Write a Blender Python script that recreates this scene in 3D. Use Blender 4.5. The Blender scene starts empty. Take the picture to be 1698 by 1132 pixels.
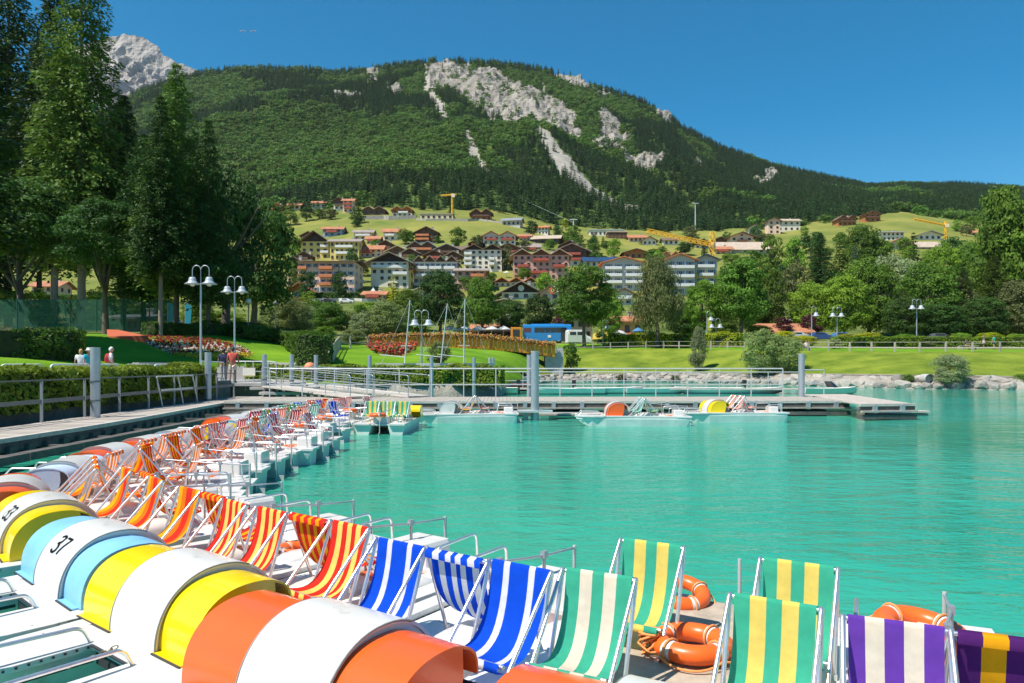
import bpy, bmesh, math, random
import numpy as np
from mathutils import Vector, Matrix, noise as mnoise
random.seed(7)
RNG = np.random.default_rng(11)
S = bpy.context.scene
COL = S.collection
R = math.radians

# ---------------------------------------------------------------- camera, sky, sun, exposure
H, F, CX, HY = 2.1, 1200.0, 849.0, 603.0      # eye height (m); focal length, centre and horizon in photo pixels
cam_d = bpy.data.cameras.new('camera'); cam = bpy.data.objects.new('camera', cam_d); COL.objects.link(cam)
cam.location = (0, 0, H); cam.rotation_euler = (R(90), 0, 0)
cam_d.sensor_width = 36; cam_d.lens = 36*F/1698; cam_d.shift_y = (HY-566)/1698
cam_d.clip_start = 0.05; cam_d.clip_end = 12000
S.camera = cam
SUN_AZ, SUN_EL = -122.0, 58.0                   # degrees: azimuth from +Y towards +X, elevation
sun_dir = Vector((math.sin(R(SUN_AZ))*math.cos(R(SUN_EL)), math.cos(R(SUN_AZ))*math.cos(R(SUN_EL)), math.sin(R(SUN_EL))))
world = bpy.data.worlds.new('World'); S.world = world; world.use_nodes = True
wn = world.node_tree.nodes; wl = world.node_tree.links; wn.clear()
sky = wn.new('ShaderNodeTexSky'); sky.sky_type = 'NISHITA'; sky.sun_disc = False
sky.sun_elevation = R(SUN_EL); sky.sun_rotation = R(SUN_AZ)
sky.altitude = 1600; sky.air_density = 1.2; sky.dust_density = 0.15; sky.ozone_density = 4.5
hs = wn.new('ShaderNodeHueSaturation'); hs.inputs['Hue'].default_value = 0.485; hs.inputs['Saturation'].default_value = 1.45; hs.inputs['Value'].default_value = 1.0
bg = wn.new('ShaderNodeBackground'); bg.inputs['Strength'].default_value = 0.09
wo = wn.new('ShaderNodeOutputWorld')
wl.new(sky.outputs[0], hs.inputs['Color']); wl.new(hs.outputs[0], bg.inputs['Color']); wl.new(bg.outputs[0], wo.inputs['Surface'])
sd = bpy.data.lights.new('sun', 'SUN'); sun = bpy.data.objects.new('sun', sd); COL.objects.link(sun)
sd.energy = 4.6; sd.angle = R(0.53); sd.color = (1.0, 0.95, 0.87)
sun.rotation_euler = (-sun_dir).to_track_quat('-Z', 'Y').to_euler(); sun.location = (20, 30, 60)
S.view_settings.view_transform = 'Standard'; S.view_settings.look = 'None'
S.view_settings.gamma = 1; S.view_settings.use_curve_mapping = False
S.view_settings.exposure = 0.57
S.cycles.use_denoising = True
S.cycles.max_bounces = 8; S.cycles.diffuse_bounces = 3; S.cycles.glossy_bounces = 3; S.cycles.transmission_bounces = 4
S.cycles.transparent_max_bounces = 8

# ---------------------------------------------------------------- placing helpers (photo measurements -> metres)
def P(px, py, Y): return Vector(((px-CX)/F*Y, Y, H+(HY-py)/F*Y))
def G(px, py, z): return P(px, py, (H-z)*F/(py-HY))
def pz(Y, py): return H+(HY-py)/F*Y

# ---------------------------------------------------------------- materials
MATS = {}
def M(name, col, rough=0.6, metal=0.0, n=None, bump=None, trans=0.0, spec=0.5, stain=None, coat=0.0, col2=None, rnd=0.0, coords='Object'):
    """n=(scale, amount) colour variation; bump=(scale, strength, distance); trans = share of light passing through (cloth, leaves);
    stain=(colour, scale, threshold); rnd = value variation from object to object"""
    if name in MATS: return MATS[name]
    m = bpy.data.materials.new(name); m.use_nodes = True; nt = m.node_tree; N = nt.nodes; L = nt.links
    b = N['Principled BSDF']; out = N['Material Output']
    c3 = tuple(col[:3])+(1,)
    b.inputs['Base Color'].default_value = c3; b.inputs['Roughness'].default_value = rough; b.inputs['Metallic'].default_value = metal
    b.inputs['Specular IOR Level'].default_value = spec
    if coat: b.inputs['Coat Weight'].default_value = coat; b.inputs['Coat Roughness'].default_value = 0.08
    tc = N.new('ShaderNodeTexCoord'); src = None
    if n:
        nz = N.new('ShaderNodeTexNoise'); nz.inputs['Scale'].default_value = n[0]; nz.inputs['Detail'].default_value = 6; nz.inputs['Roughness'].default_value = 0.65
        L.new(tc.outputs[coords], nz.inputs['Vector'])
        mx = N.new('ShaderNodeMix'); mx.data_type = 'RGBA'
        a = n[1]
        mx.inputs[6].default_value = tuple(max(0, c*(1-a)) for c in c3[:3])+(1,)
        mx.inputs[7].default_value = (tuple(col2)+(1,)) if col2 else tuple(min(1, c*(1+a)) for c in c3[:3])+(1,)
        rp = N.new('ShaderNodeMapRange'); rp.inputs[1].default_value = 0.3; rp.inputs[2].default_value = 0.7
        L.new(nz.outputs[0], rp.inputs[0]); L.new(rp.outputs[0], mx.inputs[0]); src = mx.outputs[2]
    if stain:
        nz = N.new('ShaderNodeTexNoise'); nz.inputs['Scale'].default_value = stain[1]; nz.inputs['Detail'].default_value = 8; nz.inputs['Roughness'].default_value = 0.7
        L.new(tc.outputs[coords], nz.inputs['Vector'])
        rp = N.new('ShaderNodeMapRange'); rp.inputs[1].default_value = stain[2]; rp.inputs[2].default_value = stain[2]+0.12
        L.new(nz.outputs[0], rp.inputs[0])
        mx = N.new('ShaderNodeMix'); mx.data_type = 'RGBA'
        L.new(rp.outputs[0], mx.inputs[0])
        if src: L.new(src, mx.inputs[6])
        else: mx.inputs[6].default_value = c3
        mx.inputs[7].default_value = tuple(stain[0])+(1,); src = mx.outputs[2]
    if rnd:
        oi = N.new('ShaderNodeObjectInfo'); mr = N.new('ShaderNodeMapRange'); mr.inputs[3].default_value = 1-rnd; mr.inputs[4].default_value = 1+rnd
        L.new(oi.outputs['Random'], mr.inputs[0])
        h2 = N.new('ShaderNodeHueSaturation'); L.new(mr.outputs[0], h2.inputs['Value'])
        mr2 = N.new('ShaderNodeMapRange'); mr2.inputs[3].default_value = 0.5-rnd*0.06; mr2.inputs[4].default_value = 0.5+rnd*0.06
        ml = N.new('ShaderNodeMath'); ml.operation = 'FRACT'; m7 = N.new('ShaderNodeMath'); m7.operation = 'MULTIPLY'; m7.inputs[1].default_value = 7.31
        L.new(oi.outputs['Random'], m7.inputs[0]); L.new(m7.outputs[0], ml.inputs[0]); L.new(ml.outputs[0], mr2.inputs[0]); L.new(mr2.outputs[0], h2.inputs['Hue'])
        if src: L.new(src, h2.inputs['Color'])
        else: h2.inputs['Color'].default_value = c3
        src = h2.outputs[0]
    if src: L.new(src, b.inputs['Base Color'])
    bo = None
    if bump:
        nz = N.new('ShaderNodeTexNoise'); nz.inputs['Scale'].default_value = bump[0]; nz.inputs['Detail'].default_value = 6
        L.new(tc.outputs[coords], nz.inputs['Vector'])
        bp = N.new('ShaderNodeBump'); bp.inputs['Strength'].default_value = bump[1]; bp.inputs['Distance'].default_value = bump[2]
        L.new(nz.outputs[0], bp.inputs['Height']); L.new(bp.outputs[0], b.inputs['Normal']); bo = bp
    if trans:
        t = N.new('ShaderNodeBsdfTranslucent'); ms = N.new('ShaderNodeMixShader'); ms.inputs[0].default_value = trans
        if src: L.new(src, t.inputs['Color'])
        else: t.inputs['Color'].default_value = c3
        if bo: L.new(bo.outputs[0], t.inputs['Normal'])
        L.new(b.outputs[0], ms.inputs[1]); L.new(t.outputs[0], ms.inputs[2]); L.new(ms.outputs[0], out.inputs['Surface'])
    MATS[name] = m; return m

white_gel = M('white_gelcoat', (.67,.655,.62), .34, n=(1.7,.09), stain=((.50,.47,.40), 5, .59), coat=.3, bump=(1.6,.12,.02))
hull_green = M('weathered_hull', (.70,.74,.68), .5, n=(2.5,.14), stain=((.50,.52,.42), 6, .62), coords='Object')
chrome = M('polished_tube', (.86,.82,.79), .30, metal=.85, n=(9,.12))
dark_rubber = M('dark_rubber', (.035,.035,.04), .6)
black_mat = M('black_plastic', (.02,.02,.022), .45)
floor_tan = M('scuffed_floor', (.42,.34,.26), .8, n=(6,.25), stain=((.22,.19,.16), 9, .6), bump=(60,.3,.01))
well_red = M('footwell_paint', (.40,.30,.28), .6, n=(7,.15))
gelo = {
 'orange': M('orange_gelcoat', (.83,.115,.015), .25, n=(2,.06), coat=.3),
 'yellow': M('yellow_gelcoat', (.86,.60,.003), .25, n=(2,.06), coat=.3),
 'blue': M('faded_blue_gelcoat', (.22,.50,.74), .4, n=(3,.12), stain=((.05,.33,.60), 3.2, .60)),
 'paleblue': M('pale_blue_gelcoat', (.52,.62,.74), .4, n=(3,.10)),
 'white': white_gel}
def cloth(name, c): return M('cloth_'+name, c, .85, n=(14,.10), bump=(260,.25,.002), trans=.42, spec=.15)
CL = {'B': cloth('blue', (.005,.085,.70)), 'W': cloth('white', (.82,.80,.78)), 'C': cloth('cream', (.88,.76,.60)), 'G': cloth('green', (.06,.47,.30)),
      'Y': cloth('yellow', (.92,.68,.16)), 'P': cloth('purple', (.16,.055,.42)), 'R': cloth('red', (.78,.035,.02)), 'O': cloth('orange', (.88,.20,.01)),
      'S': cloth('salmon', (.82,.22,.13)), 'A': cloth('amber', (.92,.42,.01)), 'D': cloth('deep_purple', (.10,.02,.16)), 'K': cloth('dark_red', (.50,.015,.02)),
      'L': cloth('lime', (.32,.50,.08))}
buoy_or = M('buoy_orange', (.85,.13,.015), .35, n=(8,.10), stain=((.90,.30,.10), 14, .68))
buoy_gr = M('reflective_band', (.62,.60,.58), .5, n=(20,.1))
rope_or = M('orange_rope', (.82,.28,.08), .8, bump=(150,.5,.004))
steel = M('galvanised_steel', (.42,.45,.47), .42, metal=.55, n=(4,.12))
steel_l = M('pale_steel', (.60,.61,.59), .45, metal=.35, n=(5,.1))
steel_d = M('dark_rail_steel', (.16,.17,.17), .5, metal=.4, n=(5,.15))
wood_grey = M('weathered_plank', (.40,.35,.30), .85, n=(5,.22), bump=(30,.4,.01), rnd=.22)
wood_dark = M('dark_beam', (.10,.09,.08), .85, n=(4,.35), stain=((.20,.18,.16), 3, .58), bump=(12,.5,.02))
wood_pale = M('pale_edge_board', (.52,.47,.41), .8, n=(5,.18), bump=(20,.3,.01))
concrete = M('concrete', (.42,.40,.37), .85, n=(1.2,.18), stain=((.25,.24,.22), 1.8, .6), bump=(14,.4,.02))
stone_wall = M('dark_stone_wall', (.10,.13,.13), .8, n=(1.4,.4), bump=(5,.6,.08))

# ---------------------------------------------------------------- mesh builder
class MB:
    def __init__(s): s.v = []; s.f = []; s.m = []; s.sm = []
    def add(s, vs, fs, mi=0, smooth=False):
        o = len(s.v); s.v += [tuple(v) for v in vs]
        for f in fs: s.f.append(tuple(i+o for i in f)); s.m.append(mi); s.sm.append(smooth)
        return s
    def box(s, c, d, mi=0, rz=0.0):
        x, y, z = d[0]/2, d[1]/2, d[2]/2; ca, sa = math.cos(rz), math.sin(rz)
        vs = []
        for k in (-z, z):
            for (a, b) in ((-x,-y),(x,-y),(x,y),(-x,y)): vs.append((c[0]+a*ca-b*sa, c[1]+a*sa+b*ca, c[2]+k))
        return s.add(vs, [(3,2,1,0),(4,5,6,7),(0,1,5,4),(1,2,6,5),(2,3,7,6),(3,0,4,7)], mi)
    def beam(s, a, b, w, h, mi=0):
        a = Vector(a); b = Vector(b); d = (b-a).normalized(); up = Vector((0,0,1))
        if abs(d.z) > .98: up = Vector((0,1,0))
        x = d.cross(up).normalized(); u = x.cross(d).normalized(); vs = []
        for p in (a, b):
            for (i, j) in ((-1,-1),(1,-1),(1,1),(-1,1)): vs.append(p+x*(i*w/2)+u*(j*h/2))
        return s.add(vs, [(0,1,2,3),(7,6,5,4),(4,5,1,0),(5,6,2,1),(6,7,3,2),(7,4,0,3)], mi)
    def tube(s, pts, r, seg=8, mi=0, caps=True, closed=False):
        pts = [Vector(p) for p in pts]; n = len(pts); rr = r if isinstance(r, (list, tuple)) else [r]*n
        vs = []; prev = None
        for i, p in enumerate(pts):
            if closed: d = pts[(i+1) % n]-pts[i-1]
            else: d = pts[min(i+1, n-1)]-pts[max(i-1, 0)]
            if d.length < 1e-9: d = Vector((0,0,1))
            d.normalize()
            if prev is None:
                up = Vector((0,0,1)) if abs(d.z) < .9 else Vector((1,0,0)); x = d.cross(up).normalized()
            else: x = (prev-d*prev.dot(d)); x = x.normalized() if x.length > 1e-6 else d.orthogonal().normalized()
            prev = x; y = d.cross(x)
            for k in range(seg):
                a = 2*math.pi*k/seg; vs.append(p+x*(math.cos(a)*rr[i])+y*(math.sin(a)*rr[i]))
        fs = []
        for i in range(n if closed else n-1):
            j = (i+1) % n
            for k in range(seg): k2 = (k+1) % seg; fs.append((i*seg+k, j*seg+k, j*seg+k2, i*seg+k2))
        s.add(vs, fs, mi, True)
        if caps and not closed:
            s.add([vs[k] for k in range(seg)], [tuple(range(seg))], mi); s.add([vs[(n-1)*seg+k] for k in range(seg)], [tuple(reversed(range(seg)))], mi)
        return s
    def loft(s, secs, mi=0, smooth=False, close=True, caps=True):
        k = len(secs[0]); vs = [v for q in secs for v in q]; fs = []
        for i in range(len(secs)-1):
            for j in range(k if close else k-1): j2 = (j+1) % k; fs.append((i*k+j, i*k+j2, (i+1)*k+j2, (i+1)*k+j))
        s.add(vs, fs, mi, smooth)
        if caps: s.add(secs[0], [tuple(reversed(range(k)))], mi); s.add(secs[-1], [tuple(range(k))], mi)
        return s
    def prism(s, poly, z0, z1, mi=0):
        n = len(poly); vs = [(x, y, z0) for x, y in poly]+[(x, y, z1) for x, y in poly]
        return s.add(vs, [tuple(reversed(range(n))), tuple(range(n, 2*n))]+[(i, (i+1) % n, n+(i+1) % n, n+i) for i in range(n)], mi)
    def lathe(s, prof, seg=16, mi=0, c=(0,0,0)):
        vs = [(c[0]+r*math.cos(2*math.pi*k/seg), c[1]+r*math.sin(2*math.pi*k/seg), c[2]+z) for r, z in prof for k in range(seg)]
        return s.add(vs, [(i*seg+k, i*seg+(k+1) % seg, (i+1)*seg+(k+1) % seg, (i+1)*seg+k) for i in range(len(prof)-1) for k in range(seg)], mi, True)
    def mesh(s, name, mats):
        me = bpy.data.meshes.new(name); me.from_pydata(s.v, [], s.f)
        for m in (mats if isinstance(mats, (list, tuple)) else [mats]): me.materials.append(m)
        me.polygons.foreach_set('material_index', s.m); me.polygons.foreach_set('use_smooth', s.sm); me.update(); return me
    def build(s, name, mats, parent=None, bevel=0.0, fix=False, loc=None):
        me = s.mesh(name, mats)
        if fix:
            bm = bmesh.new(); bm.from_mesh(me); bmesh.ops.recalc_face_normals(bm, faces=bm.faces); bm.to_mesh(me); bm.free()
        o = link(name, me, parent)
        if bevel:
            md = o.modifiers.new('bevel', 'BEVEL'); md.width = bevel; md.segments = 2; md.limit_method = 'ANGLE'; md.angle_limit = R(40)
        if loc is not None: o.location = loc
        return o
def link(name, data, parent=None):
    o = bpy.data.objects.new(name, data); COL.objects.link(o)
    if parent is not None: o.parent = parent
    return o
def tag(o, label=None, cat=None, group=None, kind=None):
    if label: o['label'] = label
    if cat: o['category'] = cat
    if group: o['group'] = group
    if kind: o['kind'] = kind
    return o
def thing(name, label, cat, loc=(0,0,0), rz=0.0, group=None):
    o = link(name, None); o.location = loc; o.rotation_euler = (0,0,rz); o.empty_display_size = .2
    return tag(o, label, cat, group)
KIDS = {}
def copy_tree(o, parent=None):
    c = o.copy(); COL.objects.link(c)
    if parent is not None: c.parent = parent
    for ch in list(o.children): copy_tree(ch, c)
    return c
def rnd_corner(pts, r, n=4):
    """round the corners of a polyline"""
    pts = [Vector(p) for p in pts]; out = [pts[0]]
    for i in range(1, len(pts)-1):
        a, b, c = pts[i-1], pts[i], pts[i+1]; u = (a-b); v = (c-b); rr = min(r, u.length*.49, v.length*.49)
        p0 = b+u.normalized()*rr; p2 = b+v.normalized()*rr
        for k in range(n+1):
            t = k/n; out.append(p0*(1-t)**2+b*(2*t*(1-t))+p2*t*t)
    out.append(pts[-1]); return out

# ---------------------------------------------------------------- ground: one sheet lofted from the shore to the forest foot
def left_col(px):
    r = (849-px)/1200; a = 14.2/r; b = 21/r
    return [(a,-.6),(a+.02,0),(a+.05,1.15),(b,1.15),(b+.4,1.85),(b+16,max(3.6, pz(b+16,557))),(b+30,max(4.2, pz(b+30,553))),(max(120,b+60),pz(120,548)),(235,pz(235,497)),(380,pz(380,425)),(480,pz(480,372)),(540,pz(540,352))]
COLS = {}
for q in (-1100,-700,-400,-200,0,120,250): COLS[q] = left_col(q)
def cc(px, *l): COLS[px] = [(Y, pz(Y, p) if p > 20 else p) for Y, p in l]
cc(350,(34.2,-.6),(34.22,0),(34.25,1.15),(44,1.15),(44.5,1.9),(61,556),(76,553),(120,548),(230,500),(375,427),(480,372),(540,352))
cc(450,(42.7,-.6),(42.72,0),(42.75,1.15),(49.5,1.15),(50,2.0),(66,561),(80,558),(122,549),(225,500),(370,427),(480,374),(540,350))
cc(530,(43.6,-.6),(43.7,0),(44,.9),(46,1.4),(48,1.9),(68,577),(84,568),(123,550),(230,497),(370,420),(475,368),(540,345))
cc(600,(44.5,-.6),(44.6,0),(44.8,.8),(46,1.4),(48,2.0),(72,577),(90,571),(125,551),(240,493),(370,412),(470,364),(540,341))
cc(750,(44.5,-.6),(44.6,0),(44.8,.8),(46,1.4),(48,2.0),(74,581),(100,570),(135,553),(250,490),(370,408),(480,360),(540,345))
cc(830,(46,-.6),(46.2,0),(47,.6),(49,.9),(52,1.2),(82,583),(105,570),(138,554),(252,490),(372,408),(480,364),(540,350))
cc(880,(70,-.6),(70.4,0),(72,.7),(74,.9),(76,1.0),(94,584),(112,570),(142,555),(255,490),(375,409),(485,372),(542,360))
cc(920,(85,-.6),(85.5,0),(88,621),(88.5,620.5),(89,620),(100,582),(115,570),(145,556),(260,490),(380,410),(490,382),(545,372))
cc(1100,(84,-.6),(84.5,0),(87,618),(87.5,617.5),(88,617),(99,578),(114,571),(150,557),(260,490),(380,418),(490,394),(550,384))
cc(1300,(71,-.6),(71.5,0),(74,620),(74.5,619.5),(75,619),(86,581),(100,574),(150,558),(260,490),(390,418),(500,391),(560,375))
cc(1500,(60.5,-.6),(61,0),(63.5,622),(64,621.5),(64.5,621),(76,583),(92,577),(150,560),(270,480),(400,405),(520,368),(600,350))
cc(1698,(57.5,-.6),(58,0),(60.5,625),(61,624.5),(61.5,624),(72,583),(90,578),(150,560),(270,480),(400,412),(520,393),(600,377))
cc(2000,(54,-.6),(54.5,0),(57,625),(57.5,624.5),(58,624),(70,583),(88,578),(150,560),(270,485),(400,425),(520,405),(600,385))
cc(2500,(50,-.6),(50.5,0),(53,625),(53.5,624.5),(54,624),(66,583),(86,578),(150,560),(270,490),(400,435),(520,415),(600,400))
CKEYS = sorted(COLS)
def col_nodes(px):
    px = min(max(px, CKEYS[0]), CKEYS[-1])
    for i in range(len(CKEYS)-1):
        if px <= CKEYS[i+1]:
            t = (px-CKEYS[i])/(CKEYS[i+1]-CKEYS[i]); A = COLS[CKEYS[i]]; B = COLS[CKEYS[i+1]]
            if CKEYS[i+1] <= 250:                      # the quay is a straight line in plan
                return left_col(px)
            return [(a[0]*(1-t)+b[0]*t, a[1]*(1-t)+b[1]*t) for a, b in zip(A, B)]
def ground_z(px, Y):
    nd = col_nodes(px)
    if Y <= nd[0][0]: return -.6
    for a, b in zip(nd, nd[1:]):
        if Y <= b[0]: t = (Y-a[0])/(b[0]-a[0]); return a[1]*(1-t)+b[1]*t
    return nd[-1][1]
def zxy(X, Y): return ground_z(X/Y*F+CX, Y)
def T(px, py, Ymin=0):
    """the point of the ground seen at this place in the photograph"""
    nd = col_nodes(px); last = None
    for a, b in zip(nd, nd[1:]):
        for k in range(24):
            t = k/24; Y = a[0]*(1-t)+b[0]*t; z = a[1]*(1-t)+b[1]*t
            if Y < Ymin: continue
            p = HY-(z-H)/Y*F
            if p <= py: return Vector(((px-CX)/F*Y, Y, z))
            last = Vector(((px-CX)/F*Y, Y, z))
    return last
def onY(px, Y): return Vector(((px-CX)/F*Y, Y, ground_z(px, Y)))

pave = M('promenade_paving', (.36,.33,.30), .9, n=(.8,.15), bump=(20,.3,.01), coords='Object')
lawn = M('lawn', (.10,.25,.012), .95, n=(.22,.30), col2=(.19,.34,.02), bump=(9,.9,.08), stain=((.20,.21,.04), .9, .68), spec=.1)
lawn2 = M('bank_grass', (.125,.215,.02), .95, n=(.30,.35), col2=(.25,.30,.035), bump=(7,1.0,.12), stain=((.28,.24,.08), 1.1, .62), spec=.1)
meadow = M('dry_meadow', (.15,.21,.04), .95, n=(.02,.30), col2=(.29,.27,.065), stain=((.10,.17,.03), .045, .56), bump=(.8,.8,.3), spec=.1)
mixed = M('village_ground', (.11,.17,.035), .95, n=(.05,.4), col2=(.20,.22,.06), stain=((.07,.13,.03), .08, .55), bump=(1.5,.8,.2), spec=.1)
bed = M('shore_gravel', (.30,.27,.22), .9, n=(1.2,.3), bump=(6,.8,.1))
pxs = list(np.arange(-1100, 2501, 12.0)); sub = [1,1,1,3,1,8,6,8,12,12,8,5]
rows = []
for px in pxs:
    nd = col_nodes(px); r = []
    for i in range(11):
        for k in range(sub[i+1]): t = k/sub[i+1]; r.append((nd[i][0]*(1-t)+nd[i+1][0]*t, nd[i][1]*(1-t)+nd[i+1][1]*t, i))
    r.append((nd[11][0], nd[11][1], 10)); rows.append((px, r))
g = MB(); nr = len(rows[0][1]); vs = []; fs = []
for px, r in rows:
    for (Y, z, i) in r:
        X = (px-CX)/F*Y; dz = 0
        if i >= 5: dz = mnoise.noise(Vector((X*.05, Y*.05, 0)))*min(1.2, (Y-60)*.006)
        elif i == 4: dz = mnoise.noise(Vector((X*.2, Y*.2, 3)))*.08
        vs.append((X, Y, z+dz))
g.v = vs
for a in range(len(rows)-1):
    px = rows[a][0]
    for b in range(nr-1):
        i = rows[a][1][b][2]
        if i <= 1: mi = 0
        elif i in (2,3): mi = 1 if px < 500 else (0 if px > 860 else 2)
        elif i == 4: mi = 2 if px < 880 else 3
        elif i == 5: mi = 2 if px < 880 else 2
        elif i in (6,7): mi = 4
        else: mi = 5
        g.f.append((a*nr+b, (a+1)*nr+b, (a+1)*nr+b+1, a*nr+b+1)); g.m.append(mi); g.sm.append(True)
tag(g.build('ground', [bed, pave, lawn, lawn2, mixed, meadow]), kind='structure')

# lake bed and water
mb = MB(); mb.add([(-140,-60,-1.6),(260,-60,-1.6),(260,110,-1.6),(-140,110,-1.6)], [(0,1,2,3)])
tag(mb.build('lake_bed', bed), kind='structure')
wm = bpy.data.materials.new('lake_water'); wm.use_nodes = True; nt = wm.node_tree; N = nt.nodes; L = nt.links; b = N['Principled BSDF']
tc = N.new('ShaderNodeTexCoord')
b.inputs['Roughness'].default_value = .06; b.inputs['IOR'].default_value = 1.33; b.inputs['Specular IOR Level'].default_value = .5
nz = N.new('ShaderNodeTexNoise'); nz.inputs['Scale'].default_value = .18; nz.inputs['Detail'].default_value = 4; L.new(tc.outputs['Object'], nz.inputs['Vector'])
mx = N.new('ShaderNodeMix'); mx.data_type = 'RGBA'; mx.inputs[6].default_value = (.006,.235,.150,1); mx.inputs[7].default_value = (.055,.38,.26,1)
L.new(nz.outputs[0], mx.inputs[0]); L.new(mx.outputs[2], b.inputs['Base Color'])
hsum = None
for sc, sx, amt, dist in ((1.5,.62,1.0,0), (4.2,.55,.42,.6), (11,.7,.13,.3), (.35,.6,1.1,0)):
    mp = N.new('ShaderNodeMapping'); mp.inputs['Scale'].default_value = (sx,1.25,1); mp.inputs['Rotation'].default_value = (0,0,R(-9))
    n1 = N.new('ShaderNodeTexNoise'); n1.inputs['Scale'].default_value = sc; n1.inputs['Detail'].default_value = 3; n1.inputs['Distortion'].default_value = dist
    L.new(tc.outputs['Object'], mp.inputs['Vector']); L.new(mp.outputs[0], n1.inputs['Vector'])
    ml = N.new('ShaderNodeMath'); ml.operation = 'MULTIPLY'; ml.inputs[1].default_value = amt; L.new(n1.outputs[0], ml.inputs[0])
    if hsum is None: hsum = ml
    else:
        ad = N.new('ShaderNodeMath'); ad.operation = 'ADD'; L.new(hsum.outputs[0], ad.inputs[0]); L.new(ml.outputs[0], ad.inputs[1]); hsum = ad
wp = N.new('ShaderNodeTexNoise'); wp.inputs['Scale'].default_value = .07; wp.inputs['Detail'].default_value = 2; L.new(tc.outputs['Object'], wp.inputs['Vector'])
wr = N.new('ShaderNodeMapRange'); wr.inputs[1].default_value = .38; wr.inputs[2].default_value = .62; wr.inputs[3].default_value = .35; wr.inputs[4].default_value = 1.35; L.new(wp.outputs[0], wr.inputs[0])
wm2 = N.new('ShaderNodeMath'); wm2.operation = 'MULTIPLY'; L.new(hsum.outputs[0], wm2.inputs[0]); L.new(wr.outputs[0], wm2.inputs[1]); hsum = wm2
bp = N.new('ShaderNodeBump'); bp.inputs['Strength'].default_value = 1.0; bp.inputs['Distance'].default_value = .105
L.new(hsum.outputs[0], bp.inputs['Height']); L.new(bp.outputs[0], b.inputs['Normal'])
mb = MB(); mb.add([(-140,-60,0),(260,-60,0),(260,110,0),(-140,110,0)], [(0,1,2,3)])
tag(mb.build('lake_water', wm), kind='structure')

# ---------------------------------------------------------------- mountain
RIDGE = [(-1100,300),(-700,260),(-200,235),(0,225),(150,200),(240,148),(330,122),(400,114),(500,115),(560,120),(600,116),(680,106),(720,101),(800,103),(880,112),(950,125),(1000,146),(1060,167),(1105,184),(1130,211),(1200,247),(1290,278),(1380,298),(1440,310),(1500,308),(1600,309),(1665,313),(1750,318),(2000,336),(2500,356)]
def ridge_py(px):
    return float(np.interp(px, [r[0] for r in RIDGE], [r[1] for r in RIDGE]))
def in_poly(x, y, poly):
    c = False; n = len(poly)
    for i in range(n):
        x1, y1 = poly[i]; x2, y2 = poly[i-1]
        if (y1 > y) != (y2 > y) and x < (x2-x1)*(y-y1)/(y2-y1)+x1: c = not c
    return c
CLIFF = [[(697,103),(742,101),(775,110),(800,114),(838,125),(872,150),(885,160),(893,136),(906,152),(903,166),(930,178),(950,196),(966,222),(962,246),(930,240),(905,222),(868,222),(842,206),(806,180),(768,166),(742,158),(722,150),(702,128)],
 [(998,197),(1012,203),(1040,235),(1036,262),(1075,264),(1108,280),(1116,292),(1075,298),(1035,286),(1000,272),(978,246),(985,222)],
 [(866,208),(886,216),(912,262),(948,285),(985,314),(1020,335),(1056,344),(1052,354),(1000,343),(950,322),(913,290),(888,248)],
 [(915,122),(935,118),(975,133),(985,146),(960,150),(925,140)],[(975,140),(1012,158),(1008,168),(985,158)],
 [(1082,178),(1100,168),(1116,180),(1112,200),(1090,196)],
 [(588,118),(605,112),(632,122),(625,138),(600,132)],[(640,140),(662,145),(670,160),(648,160)],
 [(548,162),(566,158),(592,176),(572,188),(550,178)],
 [(700,124),(712,136),(722,165),(742,192),(740,208),(728,204),(716,176),(700,145)],
 [(768,232),(782,240),(806,270),(838,296),(860,316),(856,326),(826,310),(800,282),(776,252)],
 [(804,172),(812,175),(822,210),(818,218),(808,200)],
 [(1142,262),(1160,260),(1166,274),(1148,276)],[(1250,286),(1278,282),(1296,294),(1285,306),(1256,300)]]
SCREE = {2, 9, 10, 11}
def rock_at(px, py):
    jx = mnoise.fractal(Vector((px*.045, py*.045, 1)), 1, 2.2, 4)*13; jy = mnoise.fractal(Vector((px*.045, py*.045, 9)), 1, 2.2, 4)*13
    for k, pl in enumerate(CLIFF):
        jj = .35 if k in SCREE else 1
        if in_poly(px+jx*jj, py+jy*jj, pl): return 2 if k in SCREE else 1
    return 0
NX, NR_ = 640, 190
mpx = np.linspace(-900, 2300, NX); mv = np.zeros((NX, NR_, 3)); rock = np.zeros((NX, NR_), dtype=int)
YR = 1400.0
for i, px in enumerate(mpx):
    nd = col_nodes(px)[-1]; rp = ridge_py(px); zr = pz(YR, rp); Y0, z0 = nd; Y0 -= 14; z0 -= 7
    for j in range(NR_):
        t = j/(NR_-1)*1.03
        if t <= 1: Y = Y0+(YR-Y0)*t; z = z0+(zr-z0)*(t-.065*math.sin(math.pi*t)*min(1, max(.3, 1-(px-1150)/350)))
        else: Y = YR+(t-1)*2000; z = zr-(t-1)*900
        X = (px-CX)/F*Y; py = HY-(z-H)/Y*F
        env = max(0, min(1, t*5, (1-t)*3.2-.12))
        amp = (1 if px < 1250 else .3)*env
        dz = (mnoise.fractal(Vector((X*.0045, Y*.003, 0)), 1, 2.1, 5)*26+abs(mnoise.noise(Vector((X*.012, Y*.004, 5))))*18)*amp
        rk = rock_at(px, py) if 180 < px < 1560 else 0
        if rk == 1:
            dz += abs(mnoise.fractal(Vector((X*.055, Y*.022, z*.02)), .8, 2.2, 4))*15-3+mnoise.noise(Vector((X*.018, z*.018, 3)))*12
        elif rk == 2: dz += mnoise.noise(Vector((X*.08, Y*.03, 3)))*1.2
        rock[i, j] = rk
        mv[i, j] = (X, Y, z+dz)
g = MB(); g.v = [tuple(p) for p in mv.reshape(-1, 3)]
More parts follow.
